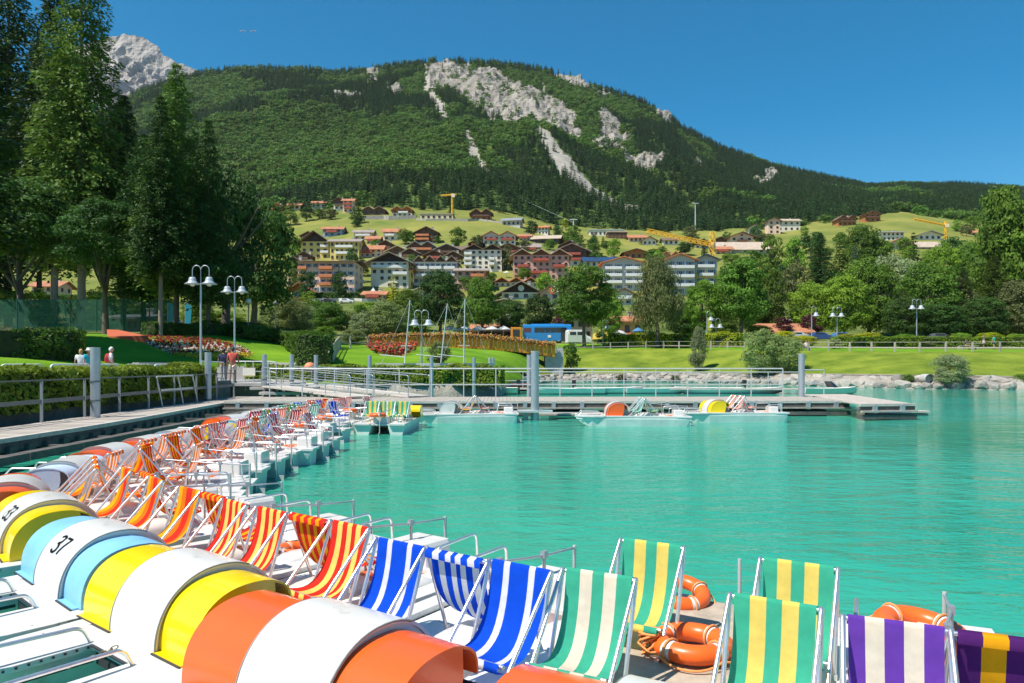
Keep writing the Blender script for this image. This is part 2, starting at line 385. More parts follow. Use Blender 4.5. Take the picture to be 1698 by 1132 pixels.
rock_m = M('limestone', (.25,.22,.185), .9, n=(.045,.32), col2=(.42,.375,.315), stain=((.10,.12,.06), .07, .53), bump=(.16,1.0,5.0), spec=.2)
scree_m = M('pale_scree', (.34,.31,.26), .95, n=(.10,.2), stain=((.20,.22,.10), .12, .62), bump=(.5,.8,1.5), spec=.2)
floor_m = M('forest_floor', (.055,.10,.02), .95, n=(.03,.5), col2=(.11,.17,.035), bump=(.3,.8,2), spec=.1)
for a in range(NX-1):
    for b_ in range(NR_-1):
        rk = rock[a, b_]
        g.f.append((a*NR_+b_, (a+1)*NR_+b_, (a+1)*NR_+b_+1, a*NR_+b_+1)); g.m.append(rk); g.sm.append(rk != 1)
tag(g.build('mountain', [floor_m, rock_m, scree_m]), kind='structure')

# bare rocky summit far behind the left trees
pk = [(60,120),(120,80),(180,62),(214,57),(234,60),(262,76),(272,93),(300,105),(326,116),(370,140),(440,175)]
g = MB(); n_a, n_b = 120, 60; YP = 3200.0
for i in range(n_a):
    px = 60+380*i/(n_a-1); rp = float(np.interp(px, [p[0] for p in pk], [p[1] for p in pk]))
    for j in range(n_b):
        t = j/(n_b-1); Y = YP-900*(1-t)**1.4; zt = pz(YP, rp); z = zt*(.45+.55*t)
        X = (px-CX)/F*Y; e = math.sin(math.pi*min(t, .97))
        Y2 = Y-abs(mnoise.fractal(Vector((X*.012, z*.005, 2)), .9, 2.1, 5))*150*e
        z2 = z+mnoise.fractal(Vector((X*.01, z*.02, 8)), .9, 2.1, 4)*35*e+(mnoise.noise(Vector((X*.03, 0, 0)))*12 if t > .96 else 0)
        g.v.append((X, Y2, z2))
for a in range(n_a-1):
    for b_ in range(n_b-1): g.f.append((a*n_b+b_, (a+1)*n_b+b_, (a+1)*n_b+b_+1, a*n_b+b_+1)); g.m.append(0); g.sm.append(False)
far_rock = M('summit_limestone', (.34,.31,.275), .9, n=(.012,.25), stain=((.09,.12,.06), .013, .60), bump=(.05,1.0,14), spec=.2)
tag(g.build('rocky_summit', far_rock), kind='structure')

# ---------------------------------------------------------------- leaves
def leafm(name, c, rnd=.25, c2=None, tr=.35): return M(name, c, .6, n=(.9,.35), col2=c2, trans=tr, spec=.25, rnd=rnd)
LEAF = {
 'mid': leafm('leaves_mid_green', (.085,.185,.018), c2=(.16,.28,.028)),
 'dark': leafm('leaves_dark_green', (.038,.105,.018), c2=(.080,.165,.026)),
 'bright': leafm('leaves_bright_green', (.15,.29,.018), c2=(.25,.40,.035)),
 'willow': leafm('leaves_willow', (.19,.26,.075), c2=(.30,.38,.12)),
 'pale': leafm('leaves_pale', (.27,.33,.14), c2=(.38,.44,.20)),
 'olive': leafm('leaves_olive', (.10,.13,.035), c2=(.19,.20,.07)),
 'purple': leafm('leaves_purple', (.075,.018,.028), c2=(.12,.03,.04)),
 'lime': leafm('leaves_lime', (.34,.42,.012), c2=(.52,.54,.02)),
 'conifer': leafm('needles_dark', (.030,.080,.016), c2=(.065,.135,.022), tr=.2),
 'conifer_l': leafm('needles_light', (.085,.155,.020), c2=(.16,.25,.035), tr=.25),
 'conifer_b': leafm('needles_blue', (.06,.11,.085), c2=(.10,.16,.12), tr=.2),
 'hedge': leafm('hedge_leaves', (.13,.25,.015), c2=(.26,.36,.025), rnd=.05),
 'hedge_d': leafm('clipped_hedge_leaves', (.055,.12,.012), c2=(.10,.19,.018), rnd=.05),
 'juniper': leafm('creeping_juniper', (.15,.24,.02), c2=(.30,.38,.035), rnd=.05)}
bark = M('bark', (.13,.10,.08), .9, n=(3,.35), bump=(8,.8,.05))
bark_l = M('pale_bark', (.26,.21,.17), .9, n=(2,.35), bump=(6,.8,.05))
def quads(name, c, nrm, size, asp, mats, jitter=.5, rng=RNG, up=None, mi=None):
    """a mesh of small leaf-sized rhombi"""
    n = len(c); nrm = nrm+rng.normal(0, jitter, (n, 3)); nrm /= np.linalg.norm(nrm, axis=1)[:, None]+1e-9
    d = rng.normal(0, 1, (n, 3)) if up is None else up+rng.normal(0, .25, (n, 3))
    u = d-nrm*(d*nrm).sum(1)[:, None]; u /= np.linalg.norm(u, axis=1)[:, None]+1e-9
    v = np.cross(nrm, u); s = size[:, None]
    V = np.stack([c-u*s, c+v*s*asp-u*s*.1, c+u*s, c-v*s*asp-u*s*.1], 1).reshape(-1, 3)
    me = bpy.data.meshes.new(name); me.vertices.add(4*n); me.vertices.foreach_set('co', V.astype(np.float32).ravel())
    me.loops.add(4*n); me.loops.foreach_set('vertex_index', np.arange(4*n, dtype=np.int32))
    me.polygons.add(n); me.polygons.foreach_set('loop_start', np.arange(0, 4*n, 4, dtype=np.int32))
    me.polygons.foreach_set('loop_total', np.full(n, 4, dtype=np.int32))
    for m in (mats if isinstance(mats, (list, tuple)) else [mats]): me.materials.append(m)
    if mi is not None: me.polygons.foreach_set('material_index', mi.astype(np.int32))
    me.update(calc_edges=True); return me
def unit(v): return v/(np.linalg.norm(v, axis=-1, keepdims=True)+1e-9)
def crown_points(nl, nc, seed, cr=.30, droop=0, shape='round'):
    """leaf points of a crown of radius 1 (centre 0): clumps spread through the volume, gaps between"""
    rg = np.random.default_rng(seed); d = unit(rg.normal(0, 1, (nc, 3)))
    rad = rg.uniform(.25, .92, nc)**.5
    C = d*rad[:, None]*.88
    C[:, 2] = np.sign(C[:, 2])*np.abs(C[:, 2])**.8; C[:, :2] *= (1+.22*np.clip(-C[:, 2:3], 0, .5))
    if shape == 'upright': C[:, 0] *= .75+.25*(C[:, 2] < 0); C[:, 1] *= .75+.25*(C[:, 2] < 0)
    if shape == 'cone': k = (1-(C[:, 2]+1)/2)*.95+.08; C[:, 0] *= k*1.3; C[:, 1] *= k*1.3
    cs = rg.uniform(.55, 1.25, nc)*cr
    k = rg.integers(0, nc, nl); o = unit(rg.normal(0, 1, (nl, 3)))*np.array([1, 1, .62])
    o[:, 2] = np.where((o[:, 2] < 0) & (rg.random(nl) < .6), -o[:, 2], o[:, 2])
    p = C[k]+o*(cs[k]*rg.uniform(.45, 1.0, nl)**.5)[:, None]
    if droop: p[:, 2] -= droop*rg.random(nl)**2
    nm = unit(o*np.array([1, 1, 1.6])+unit(p)*.6+np.array([0, 0, .35]))
    return p, nm, rg
CROWN = {}
def crown_mesh(kind, leaf, seed, hi=True):
    key = (kind, leaf, seed, hi)
    if key in CROWN: return CROWN[key]
    m = LEAF[leaf]
    if kind == 'conifer':
        p, nm, up, sz = conifer_points(seed, 30000 if hi else 2600, 34 if hi else 18)
        p = p*np.array([.2, .2, 1]); me = quads('needles', p, nm, sz*(.17 if hi else .44), .5, m, .5, np.random.default_rng(seed), up)
    else:
        nl = 17000 if hi else 2400
        shp = {'round':'round','upright':'upright','willow':'upright','bush':'round'}[kind]
        p, nm, rg = crown_points(nl, (135 if hi else 44), seed, cr=(.27 if hi else .36), droop=(.35 if kind == 'willow' else 0), shape=shp)
        sz = rg.uniform(.6, 1.3, nl)*(.034 if hi else .075)
        up = np.tile(np.array([0, 0, 1.0]), (nl, 1)) if kind == 'willow' else None
        me = quads('foliage', p, nm, sz*(1.25 if kind == 'willow' else 1), .30 if kind == 'willow' else .55, m, .5, rg, up)
    CROWN[key] = me; return me
def conifer_points(seed, n, whorls, tipw=.02):
    """height 0..1, radius about 1 at the base; layered boughs that droop and carry hanging twigs"""
    rg = np.random.default_rng(seed); P_ = []; Nn = []; U = []; Sz = []
    per = n//whorls
    for w in range(whorls):
        t = (w+.3*rg.random())/whorls; z = t**.92; rr = (1-z)**.66*(1-.35*max(0, .12-z)/.12)+tipw
        nb = int(5+5*(1-t)); a0 = rg.random()*6.28
        nn = int(per*(.35+1.3*(1-t)))
        for b_ in range(nb):
            a = a0+b_*6.283/nb+rg.normal(0, .22); Lb = rr*rg.uniform(.62, 1.15); m = max(6, nn//nb)
            s = rg.random(m)**.7; side = rg.normal(0, 1, m)*.085*(1.1-s*.55)*(.5+Lb); lift = .10*Lb*s-.16*Lb*s*s
            hang = -np.abs(rg.normal(0, 1, m))*.018*(1+2*(1-t))
            x = np.cos(a)*s*Lb-np.sin(a)*side; y = np.sin(a)*s*Lb+np.cos(a)*side
            P_.append(np.stack([x, y, z+(lift+hang)*.55-.01], 1))
            Nn.append(np.tile([np.cos(a)*.35, np.sin(a)*.35, .9], (m, 1))); U.append(np.tile([np.cos(a), np.sin(a), -.4], (m, 1)))
            Sz.append(rg.uniform(.55, 1.25, m)*.052*(.5+.6*(1-t)))
    return np.concatenate(P_), np.concatenate(Nn), np.concatenate(U), np.concatenate(Sz)
TRUNK = {}
def trunk_mesh(kind, seed, mat):
    """unit height trunk with limbs; radius given at unit scale"""
    key = (kind, seed, mat.name)
    if key in TRUNK: return TRUNK[key]
    rg = random.Random(seed); m = MB()
    lean = [(rg.uniform(-.02,.02), rg.uniform(-.02,.02)) for _ in range(5)]
    if kind == 'conifer':
        m.tube([(0,0,-.03),(0,0,0),(lean[0][0]*.3,lean[0][1]*.3,.3),(0,0,.65),(0,0,1)], [.021,.0165,.013,.008,.001], 10)
    else:
        m.tube([(0,0,-.04),(0,0,.0),(lean[0][0],lean[0][1],.2),(lean[1][0],lean[1][1],.4),(lean[2][0],lean[2][1],.85)], [.040,.030,.024,.019,.005], 10)
        for k in range(7):
            a = k*2.4+rg.random(); z0 = rg.uniform(.25,.5); r_ = rg.uniform(.14,.3)
            m.tube([(0,0,z0),(math.cos(a)*r_*.5,math.sin(a)*r_*.5,z0+.15),(math.cos(a)*r_,math.sin(a)*r_,z0+.34)], [.014,.009,.003], 6)
    TRUNK[key] = m.mesh('trunk', mat); return TRUNK[key]
def tree(name, label, loc, h, w, kind='round', leaf='mid', seed=1, hi=True, bare=.22, group=None, bk=None, depth=None):
    """h total height, w crown width, bare = share of the height that is bare trunk"""
    t = thing(name, label, 'tree', loc, random.uniform(0, 6.28), group)
    bk = bk or bark
    k = 'conifer' if kind == 'conifer' else 'broad'
    tr = link('trunk', trunk_mesh(k, seed, bk), t); tk = max(.6, min(1.6, w/h*2.0))
    tr.scale = (h*tk*.9, h*tk*.9, h*.97) if k == 'conifer' else (h*.85, h*.85, h*.9)
    cr = link('crown', crown_mesh(kind, leaf, seed, hi), t)
    if kind == 'conifer': cr.location = (0, 0, h*bare); cr.scale = (w/2/.2, w/2/.2, h*(1-bare))
    else: cr.location = (0, 0, h*(bare+(1-bare)/2)); cr.scale = (w/2*1.02, (depth or w)/2, h*(1-bare)/2)
    return t

# ---------------------------------------------------------------- forest on the mountain (nobody could count it)
def forest(name, label, pts, scl, meshes, seed):
    rg = np.random.default_rng(seed); pick = rg.integers(0, len(meshes), len(pts))
    for q, src in enumerate(meshes):
        s = pick == q; pp = pts[s]; n = len(pp)
        if n == 0: continue
        me = bpy.data.meshes.new(name); me.vertices.add(n); me.vertices.foreach_set('co', pp.astype(np.float32).ravel())
        a = me.attributes.new('size', 'FLOAT_VECTOR', 'POINT'); sv = scl[s]; a.data.foreach_set('vector', sv.astype(np.float32).ravel())
        a = me.attributes.new('turn', 'FLOAT_VECTOR', 'POINT'); tv = np.zeros((n, 3)); tv[:, 2] = rg.random(n)*6.28; a.data.foreach_set('vector', tv.astype(np.float32).ravel())
        o = link(name, me); tag(o, label, 'forest', kind='stuff')
        so = bpy.data.objects.new(name+'_tree', src)
        nt = bpy.data.node_groups.new(name+'_scatter', 'GeometryNodeTree')
        nt.interface.new_socket('Geometry', in_out='INPUT', socket_type='NodeSocketGeometry'); nt.interface.new_socket('Geometry', in_out='OUTPUT', socket_type='NodeSocketGeometry')
        gi = nt.nodes.new('NodeGroupInput'); go = nt.nodes.new('NodeGroupOutput'); ip = nt.nodes.new('GeometryNodeInstanceOnPoints'); oi = nt.nodes.new('GeometryNodeObjectInfo')
        oi.inputs['Object'].default_value = so
        as_ = nt.nodes.new('GeometryNodeInputNamedAttribute'); as_.data_type = 'FLOAT_VECTOR'; as_.inputs['Name'].default_value = 'size'
        at = nt.nodes.new('GeometryNodeInputNamedAttribute'); at.data_type = 'FLOAT_VECTOR'; at.inputs['Name'].default_value = 'turn'
        nt.links.new(gi.outputs[0], ip.inputs['Points']); nt.links.new(oi.outputs['Geometry'], ip.inputs['Instance'])
        nt.links.new(as_.outputs[0], ip.inputs['Scale']); nt.links.new(at.outputs[0], ip.inputs['Rotation']); nt.links.new(ip.outputs[0], go.inputs[0])
        md = o.modifiers.new('scatter', 'NODES'); md.node_group = nt
def low_broad(seed, leaf):
    p, nm, rg = crown_points(260, 14, seed, cr=.42); p[:, 2] += .75
    return quads('forest_foliage', p, nm, rg.uniform(.10, .19, len(p)), .6, LEAF[leaf], .45, rg)
def low_con(seed, leaf):
    p, nm, up, sz = conifer_points(seed, 260, 10, .05)
    return quads('forest_needles', p*np.array([.25, .25, 1]), nm, sz*1.0, .5, LEAF[leaf], .4, np.random.default_rng(seed), up)
LEAF['f_broad'] = leafm('forest_leaves', (.090,.185,.022), rnd=.34, c2=(.15,.27,.035))
LEAF['f_con'] = leafm('forest_needles_dark', (.042,.098,.028), rnd=.30, c2=(.075,.145,.036), tr=.2)
fb = []; fc = []; sb = []; sc_ = []
rg = np.random.default_rng(5)
import os
ntry = int(os.environ.get("NTRY", "95000"))
uu = rg.random(ntry)*(2150+250)-250; vv = rg.random(ntry)
for u_, v_ in zip(uu, vv):
    fi = (u_+900)/3200*(NX-1); fj = (v_**.85)/1.03*(NR_-1); i = int(fi); j = int(fj)
    if i >= NX-1 or j >= NR_-1: continue
    if rock[i, j] == 1 and rg.random() > .07: continue
    if rock[i, j] == 2 and rg.random() > .07: continue
    if j > 2 and (rock[i, j-2] or rock[i, j-1]) and rg.random() > .55: continue
    a, b_ = fi-i, fj-j
    p = (mv[i,j]*(1-a)+mv[i+1,j]*a)*(1-b_)+(mv[i,j+1]*(1-a)+mv[i+1,j+1]*a)*b_
    dens = (p[1]/1400)
    if rg.random() > dens*.85+.18: continue
    py = HY-(p[2]-H)/p[1]*F
    k = mnoise.fractal(Vector((p[0]*.006, p[1]*.006, 4)), 1, 2, 4)
    con = k > .10
    if py-ridge_py(u_) < 12: con = rg.random() < .75 and k > -.35
    if u_ > 1050: con = k > -.25-.0004*(u_-1050)
    if u_ < 620 and py > 250: con = k > .25
    if u_ > 700 and py > 290: con = k > -.3
    hgt = rg.uniform(7, 13)
    if con: fc.append(p+np.array([0,0,-1.0])); sc_.append((hgt*1.15, hgt*1.15, hgt*1.2))
    else: r_ = rg.uniform(3.4, 6.5); fb.append(p+np.array([0,0,-1.5])); sb.append((r_, r_, r_*rg.uniform(.8, 1.15)))
forest('conifer_forest', 'dark conifers covering the mountain slope and its ridge', np.array(fc), np.array(sc_), [low_con(s, 'f_con') for s in (3,4,5)], 1)
forest('broadleaf_forest', 'light green broadleaf woods on the mountain slope', np.array(fb), np.array(sb), [low_broad(s, 'f_broad') for s in (13,14,15)], 2)
print('forest', len(fc), len(fb))

# ================================================================ PEDAL BOATS
# local axes: x across, y towards the stern (open water), z up from the waterline
def hull_mesh(sx):
    m = MB(); secs = []
    for y, zb, wt, wb, cx in ((-1.98,.30,.05,.02,.40),(-1.80,.16,.20,.08,.42),(-1.45,.00,.34,.20,.44),(-1.0,-.10,.42,.28,.44),(0,-.12,.44,.30,.44),(1.3,-.12,.44,.30,.44),(1.62,-.06,.43,.29,.44),(1.80,.02,.42,.28,.44)):
        c = sx*cx
        secs.append([(c-wt/2,y,.375),(c-wt/2-.0,y,.30),(c-wb/2,y,zb),(c+wb/2,y,zb),(c+wt/2,y,.30),(c+wt/2,y,.375)])
    m.loft(secs); return m
def arc_pts(y0, ry, rz, z0, a0, a1, n, p=1.0):
    out = []
    for k in range(n+1):
        a = a0+(a1-a0)*k/n; c, s_ = math.cos(a), math.sin(a)
        out.append((y0+ry*math.copysign(abs(c)**p, c), z0+rz*abs(s_)**p))
    return out
AY, AZ = -.50, .42            # centre of the wheel housing
def strip(m, prof, x0, x1, th, mi=0, edge=True):
    """a shell following the profile (y,z) between two x positions"""
    n = len(prof); v = []
    for i, (y, z) in enumerate(prof):
        a = Vector(prof[max(0,i-1)]); b = Vector(prof[min(n-1,i+1)]); t = (b-a).normalized(); nn = Vector((t.y, -t.x))
        if i == 0: c0 = nn
        v.append(((y, z), (y+nn.x*th, z+nn.y*th)))
    vs = [(x, p[0][0], p[0][1]) for x in (x0, x1) for p in v]
    m.add(vs, [(i, n+i, n+i+1, i+1) for i in range(n-1)], mi, True)
    vs = [(x, p[1][0], p[1][1]) for x in (x0, x1) for p in v]
    m.add(vs, [(i+1, n+i+1, n+i, i) for i in range(n-1)], mi, True)
    for x in (x0, x1):
        vs = [(x, p[0][0], p[0][1]) for p in v]+[(x, p[1][0], p[1][1]) for p in v]
        m.add(vs, [(i, i+1, n+i+1, n+i) if x == x0 else (i+1, i, n+i, n+i+1) for i in range(n-1)], mi, False)
FL = []                        # flank profile: fore arc to the crest, then nearly flat aft, then a lip
def flank_profile():
    p = arc_pts(AY, .40, .395, AZ, math.pi, math.pi*.5, 14, .82)
    return p+[(AY+.08, AZ+.390), (AY+.15, AZ+.372), (AY+.21, AZ+.345), (AY+.25, AZ+.31), (AY+.27, AZ+.26), (AY+.275, AZ+.20)]
band_prof = arc_pts(AY, .435, .455, AZ-.01, math.pi, 0, 28, .92)
_mesh = {}
def cached(key, fn):
    if key not in _mesh: _mesh[key] = fn()
    return _mesh[key]
INK = M('number_paint', (.012,.012,.014), .95, spec=.05)
def digits_mesh(txt, size):
    """painted digits as thin plates bent over the housing band"""
    G_ = {'3': [(.05,.86),(.16,.97),(.34,1.0),(.50,.90),(.50,.70),(.38,.56),(.22,.53),(.40,.50),(.54,.36),(.54,.16),(.38,.02),(.16,.01),(.02,.14)], '7': [(.0,.96),(.55,.96),(.46,.74),(.34,.48),(.24,.22),(.20,.0)]}
    m = MB(); adv = .70*size; w = .062*size; x0 = -adv*len(txt)/2
    def at(x, y, off):
        a = math.pi*.80-y/.46; c, s_ = math.cos(a), math.sin(a); n = Vector((0, c/.435, s_/.455)).normalized()
        return Vector((x, AY+.435*math.copysign(abs(c)**.92, c), AZ-.01+.455*abs(s_)**.92))+n*off
    for k, ch in enumerate(txt):
        P_ = [Vector((x0+adv*k+u*size, v*size*.95)) for u, v in G_[ch]]; Q = []
        for a, b_ in zip(P_, P_[1:]):
            for q in range(4): Q.append(a.lerp(b_, q/4))
        Q.append(P_[-1]); L_ = []; R_ = []
        for i, q in enumerate(Q):
            d = (Q[min(i+1, len(Q)-1)]-Q[max(0, i-1)]).normalized(); nn = Vector((-d.y, d.x))*w; L_.append(q+nn); R_.append(q-nn)
        vs = [at(q.x, q.y, .006) for q in L_]+[at(q.x, q.y, .006) for q in R_]; n = len(Q)
        m.add(vs, [(i, n+i, n+i+1, i+1) for i in range(n-1)])
    return m.mesh('number', INK)
def sling_mesh(w, a, facing, pat, sag=1.0, yf=-.46, zt=.985, zf=.60):
    """striped cloth hung between the top bar and the foot bar"""
    m = MB(); ks = []
    for c, wd in pat:
        if c not in ks: ks.append(c)
    tot = sum(wd for c, wd in pat); P0 = Vector((0,-.017*facing,zt)); P1 = Vector((0,facing*(yf*.14),zt-(zt-zf)*1.42)); P2 = Vector((0,facing*yf,zf))
    prof = [P0*(1-t)**2+P1*(2*t*(1-t))+P2*t*t for t in [k/14 for k in range(15)]]
    prof = [Vector((0,facing*.030,zt-.035)), Vector((0,facing*.032,zt+.006)), Vector((0,-.004*facing,zt+.021)), Vector((0,-.016*facing,zt+.004))]+prof[1:]+[P2+Vector((0,facing*-.02,.018)), P2+Vector((0,facing*-.03,-.03)), P2+Vector((0,facing*.04,-.05))]
    x = -w/2; n = len(prof)
    for c, wd in pat:
        x1 = x+w*wd/tot
        xs = [x+(x1-x)*q/2 for q in range(3)]
        vs = []
        for q in xs:
            for i, p in enumerate(prof):
                wv = math.sin(q*31+i*.9)*.0035*(1 if 2 < i < n-3 else 0); sg = -.035*sag*(1-(2*q/w)**2)*math.sin(math.pi*min(1,max(0,(i-2)/(n-5))))
                vs.append((q*(1-.05*math.sin(math.pi*i/(n-1))), p.y-facing*sg*.3, p.z+sg+wv))
        m.add(vs, [(a_*n+i, (a_+1)*n+i, (a_+1)*n+i+1, a_*n+i+1) for a_ in range(2) for i in range(n-1)], ks.index(c), True)
        x = x1
    me = m.mesh('sling', [CL[c] for c in ks])
    bm = bmesh.new(); bm.from_mesh(me); bmesh.ops.remove_doubles(bm, verts=bm.verts, dist=.0004); bm.to_mesh(me); bm.free()
    return me
def frame_mesh(w, facing, yf=-.46, zt=.985, zf=.60, zd=.42, yr=.20):
    m = MB(); r = .0125; hw = w/2+.018; f = facing
    k = (zt-zd)/(zt-zf)*.80
    for sx in (-1, 1):
        pts = rnd_corner([(sx*hw, f*yf*k*.98, zd), (sx*hw, f*0, zt+.03), (sx*hw, -f*.02, zt+.035), (sx*hw, -f*-.0-f*-yr if 0 else -f*(-yr), zd)], .05, 5) if 0 else rnd_corner([(sx*hw, f*yf*k, zd), (sx*hw, f*.005, zt+.035), (sx*hw, -f*yr, zd)], .055, 5)
        m.tube(pts, r, 8)
        m.tube([(sx*hw, f*yf*k, zd-.01), (sx*hw, f*yf*k, zd+.035)], r*1.5, 8); m.tube([(sx*hw, -f*yr, zd-.01), (sx*hw, -f*yr, zd+.035)], r*1.5, 8)
    m.tube([(-hw,0,zt), (hw,0,zt)], r*.9, 8); m.tube([(-hw,f*yf,zf), (hw,f*yf,zf)], r*.9, 8)
    return m.mesh('chair_frame', chrome)
STR = {'blue': [('B',22),('W',11),('B',34),('W',11),('B',22)], 'blue_multi': [('B',14),('W',12),('B',12),('W',10),('B',8),('W',10),('B',12),('W',12),('B',10)],
 'green_white': [('G',20),('C',17),('G',16),('C',17),('G',20)], 'green_yellow': [('G',18),('Y',18),('G',17),('Y',18),('G',18)],
 'purple': [('P',18),('C',20),('P',20),('C',20),('P',20)], 'purple_amber': [('D',20),('A',20),('D',18),('C',6),('P',12),('A',16),('D',8)],
 'red_yellow': [('R',16),('Y',14),('R',14),('Y',13),('R',12),('Y',14),('R',16)], 'red_amber': [('R',10),('A',7),('R',9),('A',7),('R',9),('A',7),('R',9),('A',7),('R',10)],
 'orange': [('A',12),('O',14),('R',20),('O',12),('A',14)], 'orange_white': [('O',14),('W',8),('O',12),('W',8),('O',14),('W',8),('O',12)],
 'red_white': [('K',14),('W',8),('K',12),('W',7),('K',14),('W',8),('K',12)], 'salmon': [('S',12),('W',7),('S',12),('W',7),('S',12),('W',7),('S',12)],
 'green_thin': [('G',12),('W',8),('G',12),('W',8),('G',12),('W',8),('G',10)], 'blue_thin': [('B',12),('W',9),('B',12),('W',9),('B',12),('W',9),('B',12)],
 'lime_multi': [('G',12),('Y',9),('L',9),('W',8),('G',10),('Y',9),('G',10)], 'amber_green': [('A',14),('G',10),('A',12),('G',10),('A',14)]}
DESC = {'blue':'blue and white','blue_multi':'dark blue and white','green_white':'green and cream','green_yellow':'green and yellow','purple':'purple and cream','purple_amber':'purple and amber','red_yellow':'red and yellow','red_amber':'red and amber','orange':'shaded orange','orange_white':'orange and white','red_white':'red and white','salmon':'salmon and white','green_thin':'green and white','blue_thin':'thin blue and white','lime_multi':'green, yellow and white','amber_green':'amber and green'}
def smooth_hump(m, x0, x1, y0, y1, z0, z1, n=6):
    """rounded moulding"""
    secs = []
    for i in range(n+1):
        t = i/n; y = y0+(y1-y0)*t; e = math.sin(math.pi*min(1, max(0, t*1.0)))**.35 if 0 < t < 1 else .0; z = z0+(z1-z0)*e; w = (x1-x0)/2*(.8+.2*e); c = (x0+x1)/2
        secs.append([(c-w,y,z0-.02),(c-w*.97,y,z0+(z-z0)*.6),(c-w*.8,y,z0+(z-z0)*.93),(c,y,z),(c+w*.8,y,z0+(z-z0)*.93),(c+w*.97,y,z0+(z-z0)*.6),(c+w,y,z0-.02)])
    m.loft(secs, 0, True, close=False, caps=True)
BOATS = []; WX = 1.14
def pedal_boat(label, pos, heading, flank, chairs, number=None, floor=0, box=True, bow_rails=True, cheek=None, band='white', ady=-.03, adx=-.07):
    """heading: direction of the stern, degrees from +X; pos = (x, y) of the boat's centre"""
    t = thing('pedal_boat', label, 'pedal boat', (pos[0], pos[1], -.07+random.uniform(-.012,.012)), R(heading-90), 'pedal boats moored by their bows')
    t.rotation_euler.x = R(random.uniform(-.5,.5)); t.rotation_euler.y = R(random.uniform(-.6,.6))
    for sx in (-1, 1): link('float_hull', cached(('hull', sx), lambda: hull_mesh(sx).mesh('float_hull', hull_green)), t).scale.x = WX
    def deck():
        m = MB()
        for sx in (-1, 1):        # bow prongs and side decks
            m.prism([(sx*a, b) for a, b in (((.215,-1.10),(.215,-1.55),(.30,-1.82),(.38,-1.99),(.44,-1.99),(.60,-1.72),(.665,-1.4),(.665,-1.10)) if sx > 0 else ((.665,-1.10),(.665,-1.4),(.60,-1.72),(.44,-1.99),(.38,-1.99),(.30,-1.82),(.215,-1.55),(.215,-1.10)))], .372, .415)
            m.box((sx*.60, .15, .395), (.13, 2.42, .046))
            m.box((sx*.46, 1.62, .392), (.42, .50, .05))
        m.box((0,-1.06,.395), (1.33,.12,.044))
        m.box((0,-.5,.386), (1.07,1.0,.05))
        for sx in (-1, 1):
            for yy in (-1.25,-1.45,-1.65): m.tube([(sx*.60,yy,.41),(sx*.60,yy,.421)], .008, 6)
        m.box((0,1.40,.384), (1.07,.14,.05))
        m.box((0,1.60,.375), (.50,.30,.045))
        return m.mesh('deck', white_gel)
    d = link('deck', cached('deck', deck), t); d.scale.x = WX; md = d.modifiers.new('bevel', 'BEVEL'); md.width = .012; md.segments = 2; md.limit_method = 'ANGLE'
    def well():
        m = MB(); m.box((0,.67,.285), (1.08,1.36,.02)); m.box((0,.0,.34), (1.07,.02,.09)); m.box((0,1.335,.33), (1.07,.02,.09))
        for sx in (-1, 1): m.box((sx*.53,.67,.33), (.02,1.33,.09))
        return m
    link('footwell', cached(('well', floor), lambda: well().mesh('footwell', floor_tan if floor else well_red)), t).scale.x = WX
    if floor:
        def plate(): return MB().box((0,.86,.428), (1.02,1.72,.02)).mesh('tan_floor', floor_tan)
        link('floor_plate', cached('plate', plate), t)
    if not floor:
        def hump():
            m = MB(); smooth_hump(m, -.17, .17, -.02, .95, .29, .50); smooth_hump(m, -.50, -.22, .62, 1.33, .29, .43); smooth_hump(m, .22, .50, .62, 1.33, .29, .43); return m.mesh('seat_moulding', white_gel)
        link('seat_moulding', cached('hump', hump), t)
    # wheel housing
    def band_m():
        m = MB(); strip(m, band_prof, -.30, .30, .018)
        for sx in (-1, 1):
            pl = [(sx*.285, y, z) for y, z in band_prof]; n = len(pl)
            m.add(pl, [tuple(range(n)) if sx < 0 else tuple(reversed(range(n)))])
        return m.mesh('housing_band', gelo[band])
    b = link('housing_band', cached('band'+band, band_m), t); b.location.y = ady; b.location.x = adx; md = b.modifiers.new('bevel', 'BEVEL'); md.width = .006; md.segments = 2; md.limit_method = 'ANGLE'
    for x in (-.303, .303):
        def trim(): return MB().tube([(x, y*1.0, z-.004) for y, z in band_prof[:19]], .006, 6).mesh('rubber_trim', M('grey_trim', (.22,.22,.20), .5))
        link('rubber_trim', cached(('trim', x), trim), b)
    if number: link('number', digits_mesh(number, .17), b).location = (-.04 if number == '37' else .05, 0, 0)
    fp = flank_profile()
    for sx in (-1, 1):
        def fl():
            m = MB(); x0, x1 = (.28, .68) if sx > 0 else (-.80, -.28); strip(m, fp, x0, x1, .014)
            xo = .675 if sx > 0 else -.795
            pl = [(xo, y, z) for y, z in fp if y <= AY+.18]+[(xo, AY+.16, AZ+.22), (xo, AY+.11, AZ+.02), (xo, AY+.10, AZ-.02)]
            q = [(p[0]-sx*.012, p[1], p[2]) for p in pl]; n = len(pl)
            m.add(pl, [tuple(range(n)) if sx < 0 else tuple(reversed(range(n)))]); m.add(q, [tuple(reversed(range(n))) if sx < 0 else tuple(range(n))])
            m.box((sx*(.455 if sx > 0 else .54), AY-.415, AZ-.004), (.34 if sx > 0 else .51, .05, .018))
            return m.mesh('housing_flank', [gelo[flank]])
        f = link('housing_flank', cached(('fl', flank, sx), fl), t); f.location.y = ady; f.location.x = adx; f['label'] = flank+' side of the wheel housing'
        def sl(): return MB().box((sx*(.455 if sx > 0 else .54), AY-.445, AZ-.006), (.34 if sx > 0 else .51, .014, .012)).mesh('base_seal', dark_rubber)
        link('base_seal', cached(('seal', sx), sl), f)
